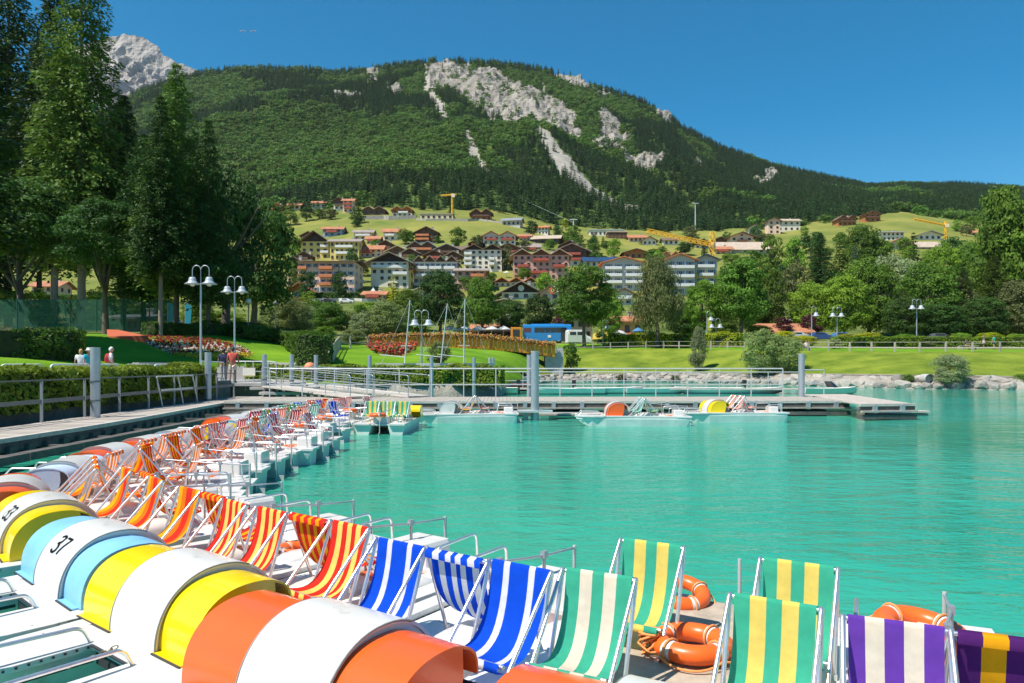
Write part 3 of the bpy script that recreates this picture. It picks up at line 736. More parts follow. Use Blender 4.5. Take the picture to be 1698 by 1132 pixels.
    for sx in (-.42, .42):
        def ped():
            m = MB(); m.tube([(sx-.14,AY+.34,.50),(sx+.14,AY+.34,.50)], .012, 6); m.tube([(sx-.12,AY+.34,.50),(sx-.12,AY+.39,.53)], .010, 6); m.tube([(sx+.12,AY+.34,.50),(sx+.12,AY+.29,.47)], .010, 6)
            m.box((sx-.12,AY+.39,.53), (.09,.10,.025)); m.box((sx+.12,AY+.29,.47), (.09,.10,.025)); return m.mesh('pedal_crank', dark_rubber)
        link('pedal_crank', cached(('ped', sx), ped), t)
    # bow: low grab rails, net between the prongs
    for sx in (-1, 1):
        def br():
            m = MB(); m.tube(rnd_corner([(sx*.25,-1.12,.41),(sx*.25,-1.17,.52),(sx*.28,-1.80,.535),(sx*.33,-1.88,.41)], .05), .013, 8)
            return m.mesh('bow_rail', chrome)
        link('bow_rail', cached(('brail', sx), br), t).scale.x = WX
    def net():
        m = MB(); m.box((0,-1.09,.33), (.43,.02,.10)); m.tube([(-.215,-1.12,.31),(-.215,-1.75,.31)], .012, 6); m.tube([(.215,-1.12,.31),(.215,-1.75,.31)], .012, 6)
        for k in range(9): m.box((-.21,-1.15-k*.065,.40), (.012,.012,.014)); m.box((.21,-1.15-k*.065,.40), (.012,.012,.014))
        m.box((0,-1.127,.405), (.42,.018,.012)); return m.mesh('bow_fender_strip', dark_rubber)
    link('bow_fender_strip', cached('bownet', net), t).scale.x = WX
    # stern: box, rails, steering rod and rudder
    if box:
        def bx():
            m = MB(); m.loft([[(-.23*k,1.36+.02*(1-k),z),(.23*k,1.36+.02*(1-k),z),(.23*k,1.68-.02*(1-k),z),(-.23*k,1.68-.02*(1-k),z)] for z, k in ((.40,1),(.57,.94),(.60,.86))]); return m.mesh('stern_box', white_gel)
        o = link('stern_box', cached('sbox', bx), t); md = o.modifiers.new('bevel', 'BEVEL'); md.width = .02; md.segments = 2
    for sx in (() if floor else (-1, 1)):
        def sr():
            m = MB(); m.tube(rnd_corner([(sx*.50,1.12,.41),(sx*.50,1.14,.68),(sx*.47,1.66,.70),(sx*.47,1.68,.41)], .06), .0125, 8)
            m.tube([(sx*.50,1.12,.40),(sx*.50,1.12,.45)], .02, 8); m.tube([(sx*.47,1.68,.40),(sx*.47,1.68,.45)], .02, 8); return m.mesh('stern_rail', chrome)
        link('stern_rail', cached(('srail', sx), sr), t).scale.x = WX
    def rod():
        m = MB(); m.tube(rnd_corner([(-.26,.55,.60),(-.24,.62,.80),(-.05,1.45,.74),(-.02,1.86,.72)], .08), .0095, 8); m.tube([(-.14,1.0,.40),(-.14,1.0,.79)], .012, 6); m.tube([(-.05,1.45,.58),(-.05,1.45,.76)], .014, 6)
        m.box((-.14,1.0,.785), (.035,.05,.04)); m.box((-.05,1.45,.75), (.035,.05,.05)); return m.mesh('steering_rod', steel)
    if not floor: link('steering_rod', cached('rod', rod), t)
    def rud():
        m = MB(); m.tube([(-.02,1.86,.74),(-.02,1.86,.02)], .014, 6); m.box((-.02,1.92,.02), (.015,.16,.28)); return m.mesh('rudder', steel_l)
    link('rudder', cached('rudder', rud), t)
    for (x, y, fc, pat, w) in chairs:
        zf = .50
        c = link('deck_chair', cached(('fr', w, fc), lambda: frame_mesh(w, fc)), t); c.location = (x, y, 0); c.rotation_euler = (R(random.uniform(-2.2,2.2)), 0, R(random.uniform(-2.5,2.5))); c['label'] = 'tubular deck chair with '+DESC[pat]+' striped cloth'
        link('sling', cached(('sl', w, fc, pat), lambda: sling_mesh(w, 0, fc, STR[pat])), c)
    BOATS.append((label, t)); return t
CH_SIDE = .46
def trio(p1, p2, p3, y=.32): return [(-CH_SIDE, y, 1, p1, .40), (CH_SIDE, y, 1, p2, .40), (0, y+.02, -1, p3, .44)]
def at_arch(px, py, hd, z=.89):
    c = G(px, py, z) if py else None; l = Vector((math.cos(R(hd)), math.sin(R(hd)), 0)); return (c+l*.50)
def on_boat(bt, x, y, z): return bt.matrix_basis @ Vector((x, y, z))
def boat_dir(hd): return Vector((math.cos(R(hd)), math.sin(R(hd)), 0)), Vector((math.sin(R(hd)), -math.cos(R(hd)), 0))   # stern-ward, +x side

def buoy_mesh():
    Rr, r = .185, .062; n, k = 48, 14; m = MB()
    vs = []; mi = []
    for i in range(n):
        a = 2*math.pi*i/n
        for j in range(k):
            b = 2*math.pi*j/k; vs.append(((Rr+r*math.cos(b))*math.cos(a), (Rr+r*math.cos(b))*math.sin(a), r*.92*math.sin(b)))
    m.v = vs
    for i in range(n):
        for j in range(k):
            m.f.append((i*k+j, ((i+1) % n)*k+j, ((i+1) % n)*k+(j+1) % k, i*k+(j+1) % k)); m.m.append(1 if (i % 12) < 2 else 0); m.sm.append(True)
    return m.mesh('lifebuoy', [buoy_or, buoy_gr])
def rope_mesh():
    m = MB(); pts = []
    for i in range(64):
        a = 2*math.pi*i/64; ph = (a % (math.pi/2))/(math.pi/2); rr = .255+.035*math.sin(math.pi*ph)
        pts.append((rr*math.cos(a), rr*math.sin(a), -.02-.03*math.sin(math.pi*ph)))
    m.tube(pts, .007, 6, closed=True)
    for q in range(4):
        a = q*math.pi/2+.13; lp = []
        for j in range(14):
            b = 2*math.pi*j/14; lp.append(((.185+.07*math.cos(b))*math.cos(a), (.185+.07*math.cos(b))*math.sin(a), .066*math.sin(b)))
        m.tube(lp, .007, 6, closed=True)
    return m.mesh('grab_line', rope_or)
def lifebuoy(label, pos, rz=0, tilt=(0,0), s=1.0, tail=False):
    o = link('lifebuoy', cached('buoy', buoy_mesh)); o.location = pos; o.rotation_euler = (R(tilt[0]), R(tilt[1]), rz); o.scale = (s,)*3
    tag(o, label, 'lifebuoy', 'orange lifebuoys lying on the pedal boats'); link('grab_line', cached('bline', rope_mesh), o)
    return o

# --- the near row
GRN = 'green_yellow'
hd = 62; l, tx = boat_dir(hd); mid = (G(979,955,.93)+G(1287,992,.93))/2
c = mid-l*.10
bZ = pedal_boat('pedal boat in front with two rows of green striped chairs round a lifebuoy', (c.x, c.y), hd, 'orange',
   [(-.47,.12,1,'green_white',.40),(.47,.12,1,'green_yellow',.40),(-.42,.99,1,'green_yellow',.40),(.49,.93,1,'green_yellow',.40)], floor=1, box=False, ady=-.36, adx=.30)
hd = 68; l, tx = boat_dir(hd); ap = G(1482,1030,.93); c = ap+tx*.46-l*.29
bE = pedal_boat('pedal boat at the right edge with purple and cream chair', (c.x, c.y), hd, 'blue', [(-.46,.29,1,'purple',.40),(.46,.29,1,'purple',.40),(.02,.30,-1,'purple_amber',.48)])
def near(label, px, py, hd, fl, p, num=None):
    l, tx = boat_dir(hd); q = G(px, py, .915)-l*.32
    return pedal_boat(label, (q.x, q.y), hd, fl, trio(*p), num)
bA = near('pedal boat with orange wheel housing and blue and white chairs', 752, 924, 56, 'orange', ('blue','blue','blue_multi'))
bB = near('pedal boat with yellow wheel housing and red and yellow chairs', 512, 860, 52, 'yellow', ('red_yellow','red_yellow','red_amber'))
bC = near('pedal boat numbered 37 with faded light blue wheel housing', 352, 822, 48, 'blue', ('orange','red_yellow','red_amber'), '37')
bD = near('pedal boat numbered 33 with yellow wheel housing', 238, 789, 42, 'yellow', ('orange','orange','red_amber'), '33')
bF = near('pedal boat at the left edge with orange wheel housing', 158, 766, 30, 'orange', ('orange','orange','red_amber'))
# --- the row along the quay
ROW = [(-6.05,9.9,8,'paleblue',('orange','orange_white','red_amber'),'pale blue domed wheel housing seen from its side'),
 (-6.35,11.6,3,'orange',('orange_white','orange_white','red_amber'),'orange housing and orange chairs behind the pale blue dome'),
 (-6.45,13.0,0,'orange',('salmon','orange_white','red_amber'),'wide orange housing and salmon striped chairs'),
 (-6.5,14.35,-3,'paleblue',('red_white','orange_white','salmon'),'pale housing and dark red striped chair'),
 (-6.65,15.7,-6,'yellow',('green_thin','red_white','red_amber'),'small yellow housing and green striped chair'),
 (-6.8,17.05,-8,'blue',('blue_thin','red_white','red_white'),'blue housing and thin blue striped chair'),
 (-6.9,18.4,-10,'orange',('red_white','red_white','lime_multi'),'orange housing and red and white chairs'),
 (-7.0,19.75,-12,'paleblue',('salmon','salmon','lime_multi'),'pale housing and salmon chairs'),
 (-7.05,21.1,-14,'white',('green_thin','green_thin','lime_multi'),'white housing and green and white chairs'),
 (-7.0,22.5,-16,'paleblue',('blue','blue','orange_white'),'blue and white chairs near the jetty corner'),
 (-6.95,23.9,-18,'orange',('orange','orange_white','orange_white'),'orange chairs, second from the end of the quay row'),
 (-6.85,25.3,-20,'white',('salmon','salmon','salmon'),'salmon chairs at the far end of the quay row')]
rowb = []
for (x, y, hd, fl, p, lb) in ROW:
    x += random.uniform(-.28,.28); hd += random.uniform(-5,5); l, tx = boat_dir(hd); q = Vector((x, y, 0))+l*.5
    ch = [(cx+random.uniform(-.03,.03), cy+random.uniform(-.10,.22), f_, pt, .42) for cx, cy, f_, pt, w_ in trio(*p)]
    if len(rowb) % 3 != 1: ch += [(-.42, 1.02+random.uniform(-.1,.1), -1 if len(rowb) % 2 else 1, p[1], .42)]
    rowb.append(pedal_boat('pedal boat with '+lb, (q.x, q.y), hd, fl, ch, box=len(rowb) % 3 != 0))
# --- boats at the jetty
bQ = pedal_boat('pedal boat seen stern on with a row of green and amber striped chairs', (-3.86, 23.2), 268, 'yellow', [(-.44,.5,1,'amber_green',.40),(.44,.5,1,'amber_green',.40),(0,.62,-1,'lime_multi',.46),(-.47,.64,-1,'green_yellow',.40),(.47,.64,-1,'green_yellow',.40)])
bR = pedal_boat('pedal boat with white dome moored sideways left of the tall pile', (-1.65, 26.2), 2, 'white', trio('salmon','amber_green','salmon'))
bS = pedal_boat('pedal boat with orange dome and green striped chair moored sideways', (4.18, 25.0), -2, 'orange', trio('green_thin','green_thin','lime_multi'))
bT = pedal_boat('pedal boat with big yellow dome at the right end of the jetty', (8.05, 26.6), 2, 'yellow', trio('orange_white','salmon','salmon'))
bpy.context.view_layer.update()
# lifebuoys
lifebuoy('orange lifebuoy on the tan floor between the four green chairs', G(1147,1066,.43)+Vector((0,0,0)), .5, (0,0), 1.0)
lifebuoy('orange lifebuoy behind the left green and yellow chair', on_boat(bZ,-.40,1.62,.50), .2, (14,0), .9)
lifebuoy('orange lifebuoy on the stern behind the purple chair', on_boat(bE,-.20,1.50,.60), .3, (6,3), 1.05)
for bt, nm, x, y in ((bB,'under the red and yellow chairs of the yellow boat',.05,1.05),(bC,'on the footwell behind the light blue housing',.1,1.15),(bD,'on the third pedal boat from the camera, behind its middle chair',.1,1.15),
   (rowb[0],'on the stern of the pale blue domed boat',0,1.15),(rowb[1],'on the stern of the boat behind the pale blue dome',0,1.15),(rowb[2],'on the boat with salmon striped chairs',0,1.2),(rowb[4],'on the boat with small yellow housing',0,1.2),
   (rowb[6],'on the stern of the boat with red and white chairs',0,1.55),(rowb[8],'on the boat with green and white chairs',0,1.55),(rowb[10],'on the second last boat of the quay row',0,1.55),(rowb[11],'on the last boat of the quay row',0,1.55),
   (bQ,'below the row of green and amber chairs',.1,1.62),(bR,'on the white domed boat by the jetty',.0,1.2),(bS,'on the orange domed boat by the jetty',0,1.2),(bT,'on the yellow domed boat by the jetty',0,1.2)):
    z = .66 if y > 1.3 else .355
    if bt is rowb[0]: z = .36
    lifebuoy('orange lifebuoy '+nm, on_boat(bt, x, y, z), random.random()*3)
# tangle of orange rope beside the near lifebuoy
m = MB(); rg = random.Random(4); pts = []; c0 = G(1085,1075,.40)
for k in range(46): a = k*.85; pts.append((c0.x-.02+math.cos(a)*rg.uniform(.03,.085), c0.y+math.sin(a)*rg.uniform(.03,.08), .38+abs(math.sin(k*.37))*.12))
sm = []
for i in range(len(pts)-1):
    for q in range(3): t_ = q/3; sm.append(tuple(pts[i][j]*(1-t_)+pts[i+1][j]*t_ for j in range(3)))
m.tube(sm, .0075, 6); tag(m.build('rope', rope_or), 'tangled orange rope hung on the chair frame beside the lifebuoy', 'rope')
m = MB(); a_ = on_boat(bE,.52,.44,1.03); pts = [a_+Vector((0,0,.02)), a_+Vector((.0,-.02,.06)), a_+Vector((-.05,-.10,-.12)), a_+Vector((-.12,-.2,-.35)), a_+Vector((-.15,-.25,-.5))]
m.tube(rnd_corner(pts,.1), .012, 6); tag(m.build('rope', rope_or), 'orange rope draped over the purple and amber chair', 'rope')
# chain between the bow prongs of two near boats
def chain(a, b, label, n=26):
    a = Vector(a); b = Vector(b); t = thing('mooring_chain', label, 'chain', a, 0, 'mooring chains'); me = cached('link', lambda: MB().tube([(.017*math.cos(q*math.pi/5)*1.5, .011*math.sin(q*math.pi/5), 0) for q in range(10)], .004, 5, closed=True).mesh('chain_link', M('rusty_chain', (.22,.17,.12), .5, metal=.8)))
    prev = None
    for k in range(n+1):
        u = k/n; p = a*(1-u)+b*u+Vector((0,0,-.12*math.sin(math.pi*u)))
        if prev is not None:
            o = link('chain_link', me, t); d = p-prev; o.location = (p+prev)/2-a; q = d.to_track_quat('X','Z'); o.rotation_mode = 'QUATERNION'; o.rotation_quaternion = q @ Vector((1,0,0)).rotation_difference(Vector((1,0,0))) @ __import__('mathutils').Quaternion((1,0,0), R(90*(k % 2))); s_ = d.length/.036; o.scale = (s_,1,1)
        prev = p
chain(on_boat(bB,.0,-1.08,.44), on_boat(bB,-.75,-1.75,.36), 'rusty mooring chain across the bow of the big yellow housed boat', 30)

# ================================================================ QUAY, JETTIES, RAILINGS, PILES
ZD, ZP = .50, .60
fe = [G(-260,790,ZD), G(0,730,ZD), G(150,708,ZD), G(250,690,ZD), G(345,672,ZD), G(440,657,ZD)]      # water-side edge of the quay deck
be = [G(17,706,ZD), G(152,689,ZD), G(319,669,ZD)]
def xf(Y): return float(np.interp(Y, [9,15,18.3,22,28,35.6], [-10.7,-10.75,-10.75,-11.0,-11.6,-12.1]))
def xb(Y): return xf(Y)-float(np.interp(Y, [9,22,36], [2.15,1.98,1.25]))
dock = thing('timber_quay', 'grey timber quay walkway along the left shore', 'walkway', (-11.8, 20, 0)); DO = Vector(dock.location)
Y0, Y1 = 7.0, 35.4
n = 205; hY = (Y1-Y0)/n
for k in range(n):
    Y = Y0+hY*(k+.5); a, b_ = xb(Y), xf(Y)-.13; key = ('plank', round(b_-a, 1), k % 3)
    me = cached(key, lambda: MB().box((0,0,0), (b_-a, hY-.011, .04)).mesh('plank', wood_grey))
    o = link('plank', me, dock); o.location = Vector(((a+b_)/2+random.uniform(-.008,.008), Y, ZD-.02+random.uniform(-.002,.002)))-DO
m = MB(); st = 24
for k in range(st):
    Ya, Yb = Y0+(Y1-Y0)*k/st, Y0+(Y1-Y0)*(k+1)/st-.01
    m.beam((xf(Ya)-.055,Ya,ZD-.03), (xf(Yb)-.055,Yb,ZD-.03), .13, .10)
o = m.build('edge_board', wood_pale, dock); o.location = -DO
m = MB()
for k in range(st):
    Ya, Yb = Y0+(Y1-Y0)*k/st, Y0+(Y1-Y0)*(k+1)/st
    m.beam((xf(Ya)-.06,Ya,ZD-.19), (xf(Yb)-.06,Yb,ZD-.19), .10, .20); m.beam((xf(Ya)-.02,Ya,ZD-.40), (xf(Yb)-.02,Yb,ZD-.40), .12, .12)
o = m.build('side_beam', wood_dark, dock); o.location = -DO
me = MB().box((0,0,0), (.14,.22,.30)).mesh('fender_block', wood_dark)
for k in range(46): Y = Y0+.4+k*.62; o = link('fender_block', me, dock); o.location = Vector((xf(Y)+.03, Y, ZD-.32))-DO
m = MB()
for k in range(20): Y = Y0+k*1.45; m.box((xf(Y)-1.0, Y, .02), (1.9,.5,.55))
o = m.build('float', M('dark_float', (.03,.035,.04), .6), dock); o.location = -DO; o['kind'] = 'stuff'
# low mooring pontoon between quay and boat bows
m = thing('mooring_beam', 'low dark wooden mooring beam between the quay and the boat bows', 'mooring beam', (-9.7,16,0)); DO2 = Vector(m.location)
for k in range(14): Y = 8+k*1.9; b1 = MB().box((0,0,0), (.28,1.82,.16)).build('beam', wood_dark, m); b1.location = Vector((-9.75-.04*k, Y, .22))-DO2
for k in range(13): Y = 8.6+k*2.0; b1 = MB().box((0,0,0), (1.1,.14,.10)).build('cross_beam', wood_dark, m); b1.location = Vector((-10.35-.04*k, Y, .20))-DO2
# retaining wall behind the quay
def sheet_wall(name, pts, h0, h1, th, mat): 
    m = MB()
    for a, b_ in zip(pts, pts[1:]): m.add([(a[0],a[1],h0),(b_[0],b_[1],h0),(b_[0],b_[1],h1),(a[0],a[1],h1),(a[0]-th,a[1],h0),(b_[0]-th,b_[1],h0),(b_[0]-th,b_[1],h1),(a[0]-th,a[1],h1)], [(0,1,2,3),(7,6,5,4),(3,2,6,7),(0,4,5,1),(1,5,6,2),(4,0,3,7)])
    return m
w = sheet_wall('wall', [(-14.05,4),(-14.05,12),(-14.05,20),(-14.05,28),(-14.05,36.2)], -1, 1.28, .5, stone_wall); o = w.build('retaining_wall', stone_wall)
tag(o, 'dark stone retaining wall under the creeping hedge behind the quay', 'wall')

def railing(label, path, h, spacing, rails=(.5,), post=.045, mat=None, rail_r=.022, flat=False, top_r=None, name='railing', cat='railing'):
    """posts along a path, a top rail and lower rails, each its own part"""
    mat = mat or steel; pts = [Vector(p) for p in path]; t = thing(name, label, cat, pts[0]); O = pts[0]
    L_ = [0]
    for a, b_ in zip(pts, pts[1:]): L_.append(L_[-1]+(b_-a).length)
    def at(d):
        for i in range(len(pts)-1):
            if d <= L_[i+1]+1e-6: return pts[i]+(pts[i+1]-pts[i])*((d-L_[i])/(L_[i+1]-L_[i]))
        return pts[-1]
    n = max(1, round(L_[-1]/spacing)); pm = MB().box((0,0,h/2), (post,post,h)).mesh('post', mat)
    for k in range(n+1): o = link('post', pm, t); o.location = at(L_[-1]*k/n)-O
    if not flat: m = MB().tube([p-O+Vector((0,0,h)) for p in pts], top_r or rail_r*1.15, 8)
    else:
        m = MB()
        for a, b_ in zip(pts, pts[1:]): m.beam(a-O+Vector((0,0,h)), b_-O+Vector((0,0,h)), .07, .035)
    m.build('top_rail', flat or mat, t)
    for q in rails:
        m = MB()
        for a, b_ in zip(pts, pts[1:]):
            if flat: m.beam(a-O+Vector((0,0,h*q)), b_-O+Vector((0,0,h*q)), .03, .11)
            else: m.beam(a-O+Vector((0,0,h*q)), b_-O+Vector((0,0,h*q)), rail_r*2, rail_r*2)
        m.build('mid_rail', flat or mat, t)
    return t
railing('steel quay railing in front of the creeping hedge', [(xb(Y)+.06, Y, ZD) for Y in (7,12,17,22,26,30,34.6)], 1.15, 2.15, (.50,), .055, steel, flat=steel_d)
def pile(label, px, ptop, z0, Y, r=.13, cap=None, below=-1.2):
    p = P(px, ptop, Y); t = thing('mooring_pile', label, 'pile', (p.x, p.y, 0), 0, 'steel mooring piles')
    m = MB(); m.tube([(0,0,below),(0,0,p.z)], r, 20); m.build('pipe', steel, t)
    m = MB(); m.tube([(0,0,p.z),(0,0,p.z+.02)], r*1.02, 20); m.build('cap', cap or steel_l, t)
    m = MB(); 
    for z in z0: m.tube([(0,0,z),(0,0,z+.05)], r*1.12, 20)
    m.build('collar', steel_d, t); return t
pile('steel pile rising from the quay in front of the hedge, nearest of the piles', 158, 577, (1.55,.98), 21.6, .135)
pile('steel pile at the landing steps, left of the two standing men', 345, 585, (ZD+.02,), 31.5, .14)
pile('steel pile right of the landing platform with the notice board', 438.5, 588, (1.3,), 36, .115)
pile('steel pile behind the upper ramp handrail', 483.6, 588, (1.2,), 37.5, .115)
pile('steel pile in front of the round clipped hedge end', 524, 589, (1.0,), 39, .11)
pile('steel pile in front of the low hedge, below the red flower bed', 613, 590, (1.2,), 40, .11)
pile('steel pile right of the covered boat', 715.5, 592, (1.0,), 41, .11)
pile('steel pile in the boat basin below the middle of the golden bridge', 786, 593, (1.0,), 44, .11)
pile('left one of the thin pair of piles under the golden bridge', 812, 594, (1.0,), 47, .09)
pile('right one of the thin pair of piles under the golden bridge', 818, 593, (1.0,), 48, .09)
pile('pile with a black cap just behind the tall pale pile', 877.5, 588, (1.0,), 34, .115, cap=black_mat)
pile('tall pale pile in front of the jetty, tallest in the centre', 887, 583, (.30,), 27.0, .15)
pile('pale pile at the right end of the jetty railing', 1329, 587, (.5,), 33, .14)
m = MB(); p = G(887,683,.36); m.box((0,0,0), (1.3,.7,.07)); m.box((-.35,.2,-.35), (.22,.22,.7)); o = m.build('pile_guide', steel_l); o.location = (P(887,683,27).x, 27.1, .33); tag(o, 'steel guide plate clamped round the tall pale pile at the water', 'guide plate')

# jetty
def quad_deck(name, label, A, B, C, D, z, th, skirt=True, planks=True):
    """deck with corners A,B (front left/right), C,D (back right/left)"""
    t = thing(name, label, 'jetty', (A[0], A[1], 0)); O = Vector((A[0], A[1], 0)); A, B, C, D = [Vector((p[0], p[1], 0)) for p in (A, B, C, D)]
    n = int((B-A).length/.16); m = MB()
    for k in range(n):
        u, v = (k+.04)/n, (k+.96)/n
        q = [A+(B-A)*u, A+(B-A)*v, D+(C-D)*v, D+(C-D)*u]; zz = z+random.uniform(-.003,.003)
        vs = [(p.x-O.x, p.y-O.y, zz-.04) for p in q]+[(p.x-O.x, p.y-O.y, zz) for p in q]
        m.add(vs, [(3,2,1,0),(4,5,6,7),(0,1,5,4),(1,2,6,5),(2,3,7,6),(3,0,4,7)])
    o = m.build('deck_planks', wood_grey, t); o['kind'] = 'stuff'
    d = (B-A).normalized(); nn = Vector((d.y, -d.x, 0))
    m = MB(); m.beam(A+nn*.03-O+Vector((0,0,z-.03)), B+nn*.03-O+Vector((0,0,z-.03)), .08, .09); m.build('edge_board', wood_pale, t)
    if skirt:
        m = MB(); m.beam(A-O+Vector((0,0,z-.19)), B-O+Vector((0,0,z-.19)), .08, .20); m.build('side_beam', wood_dark, t)
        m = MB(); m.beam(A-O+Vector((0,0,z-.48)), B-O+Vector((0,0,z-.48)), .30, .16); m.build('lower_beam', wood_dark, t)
        m = MB(); m.beam(A+nn*.12-O+Vector((0,0,z-.27)), B+nn*.12-O+Vector((0,0,z-.27)), .14, .06); m.build('lower_plank', wood_grey, t)
        k = int((B-A).length/1.1); me = MB().box((0,0,0), (.16,.14,.30)).mesh('bracket', steel)
        for q in range(k): o = link('bracket', me, t); o.location = A+(B-A)*((q+.5)/k)-O+nn*.08+Vector((0,0,z-.18)); o.rotation_euler.z = math.atan2(d.y, d.x)
        m = MB(); k = int((B-A).length/2.4)
        for q in range(k): m.box(A+(B-A)*((q+.5)/k)-O+(D-A)*.4+Vector((0,0,-.05)), (1.4,1.6,.5), 0, math.atan2(d.y, d.x))
        o = m.build('float', M('dark_float', (.03,.035,.04), .6), t); o['kind'] = 'stuff'
    return t
JA, JB = G(372,665.5,ZP), G(1408,664.5,ZP); jd = (JB-JA).normalized(); jn = Vector((-jd.y, jd.x, 0))
quad_deck('jetty', 'long grey plank jetty crossing the picture behind the pedal boats', JA, JB, JB+jn*4.0, JA+jn*4.0, ZP, .3)
KA, KB = G(1425,670,.60), G(1516,669,.60); KC = G(1402,653,.60); KD = G(1330,653.5,.60)
quad_deck('jetty', 'end platform of the jetty, angled to the right over the open water', KA, KB, KC, KD, .60, .3)
m = MB(); m.box((0,0,0), (2.4,.5,.06)); m.box((0,.1,-.14), (2.4,.3,.12)); o = m.build('floating_step', wood_grey); o.location = (G(1488,680,.2).x, G(1488,680,.2).y, .16); o.rotation_euler.z = -.05
tag(o, 'low floating step in front of the jetty end platform', 'step')
m = MB(); m.tube([(-.6,0,0),(.6,0,0)], .22, 14); o = m.build('float_drum', M('blue_drum', (.02,.06,.30), .4)); o.location = (G(1484,672,.3).x, G(1484,672,.3).y, .0); tag(o, 'blue float drum under the end platform of the jetty', 'float')
# second, farther pontoon
BA, BB = P(560,643,52), P(1345,646,50)
quad_deck('jetty', 'narrow farther pontoon with small boats tied to it', (BA.x,BA.y), (BB.x,BB.y), (BB.x,BB.y+1.6), (BA.x,BA.y+1.6), .36, .3, skirt=False)
f1 = G(962,690,.14)
m = MB(); m.box((0,0,0), (3.1,.55,.08)); o = m.build('floating_plank', wood_grey); o.location = (G(960,687,.14).x, G(960,687,.14).y, .16); tag(o, 'low floating plank between the tall pile and the orange domed boat', 'plank')
back = [JA+jn*3.8+jd*u for u in (.6, 10, 20, (JB-JA).length-1.2)]
railing('long pale steel railing along the back of the jetty', [(p.x,p.y,ZP) for p in back], 1.28, 1.45, (.44,), .04, steel_l, .026)
Bp = [(BA.x+.2,BA.y+1.5,.36),(0,51,.36+0),(BB.x-.2,BB.y+1.5,.36)]; Bp[1] = ((BA.x+BB.x)/2, (BA.y+BB.y)/2+1.5, .36)
railing('pale railing along the farther narrow pontoon', Bp, 1.15, 2.2, (.45,), .04, steel_l, .026)
railing('short railing at the jetty end platform behind the pale pile', [(KD.x,KD.y,.60),((KD.x+KC.x)/2,(KD.y+KC.y)/2,.60)], 1.2, 1.3, (.45,), .04, steel_l, .024)
# landing with steps, and the two ramps
land = thing('landing', 'concrete landing platform where two men stand', 'platform', (-13.2, 34.8, 0)); O = Vector(land.location)
lm = concrete
for nm, c, d in (('platform_slab',(-13.6,37.6,1.06),(5.0,2.8,.16)), ('step',(-11.4,36.4,.88),(3.2,1.1,.14)), ('step',(-10.6,35.7,.66),(3.4,1.1,.14)), ('plinth',(-14.4,38.2,.4),(3.0,1.6,1.14))):
    o = MB().box((0,0,0), d).build(nm, lm, land, bevel=.01); o.location = Vector(c)-O
m = MB()
for k in range(9): m.box((-12.2+k*.35,35.9,.42), (.06,.5,.75))
o = m.build('support_fins', steel_d, land); o.location = -O; o['kind'] = 'stuff'
def ramp(label, a, b, w):
    a = Vector(a); b = Vector(b); t = thing('gangway', label, 'gangway', a); d = (b-a).normalized(); s_ = Vector((-d.y, d.x, 0)).normalized()*w/2
    m = MB(); m.beam((0,0,0), b-a, w, .07); m.build('walkway_plate', wood_pale, t)
    for q in (-1, 1):
        m = MB(); top = Vector((0,0,.95)); m.tube(rnd_corner([s_*q, s_*q+top, b-a+s_*q+top, b-a+s_*q], .12), .021, 8); m.build('handrail', steel, t)
        m = MB(); m.tube([s_*q+top*.55, b-a+s_*q+top*.55], .016, 6); m.tube([s_*q+top*.25, b-a+s_*q+top*.25], .014, 6); m.build('mid_rail', steel, t)
        for k in (1,2,3): m = MB(); c = (b-a)*(k/4)+s_*q; m.tube([c, c+top], .015, 6); m.build('baluster', steel, t)
    return t
ramp('left gangway sloping from the landing down to the jetty', P(452,640,36.2), P(600,660,31.3)+Vector((0,0,.05)), 1.2)
ramp('right gangway sloping down to the jetty behind the first one', P(500,636,39.5), P(695,659,32.3)+Vector((0,0,.05)), 1.2)
railing('white railing of the landing platform behind the two men', [P(368,646,38.2),P(450,646,38.4),P(458,650,36.4)], 1.5, 1.9, (.35,.65), .04, steel_l, .024)
railing('short white railing in front of the landing platform', [P(334,652,34.8),P(371,653,35.6)], 1.55, 1.2, (.5,), .04, steel_l, .024)
# notice board on the landing
t = thing('notice_board', 'small cream notice board on the landing railing', 'notice board', P(413,648,36.6))
o = MB().box((0,0,.98), (.62,.03,.38)).build('panel', M('cream_board', (.80,.72,.60), .6, n=(3,.05)), t); MB().box((0,-.02,.76), (.66,.06,.04)).build('ledge', M('yellow_ledge', (.55,.48,.20), .6), t)
for x in (-.2,.2): MB().tube([(x,.03,0),(x,.03,1.5)], .02, 6).build('leg', steel_l, t)
# trestle ladder leaning on the quay railing
t = thing('trestle', 'folded steel trestle leaning on the quay railing', 'trestle', (xb(28)+.25, 26.6, ZD))
for k, y in enumerate((0,1.7,3.0)): MB().tube([(0,y+.35,0),(.0,y-.1,1.12)], .028, 6).build('leg', steel_l, t)
MB().tube([(0,-.05,1.13),(0,2.9,1.13)], .03, 6).build('top_bar', steel_l, t); MB().box((0,1.6,.62), (.03,2.6,.07)).build('cross_bar', steel_l, t)
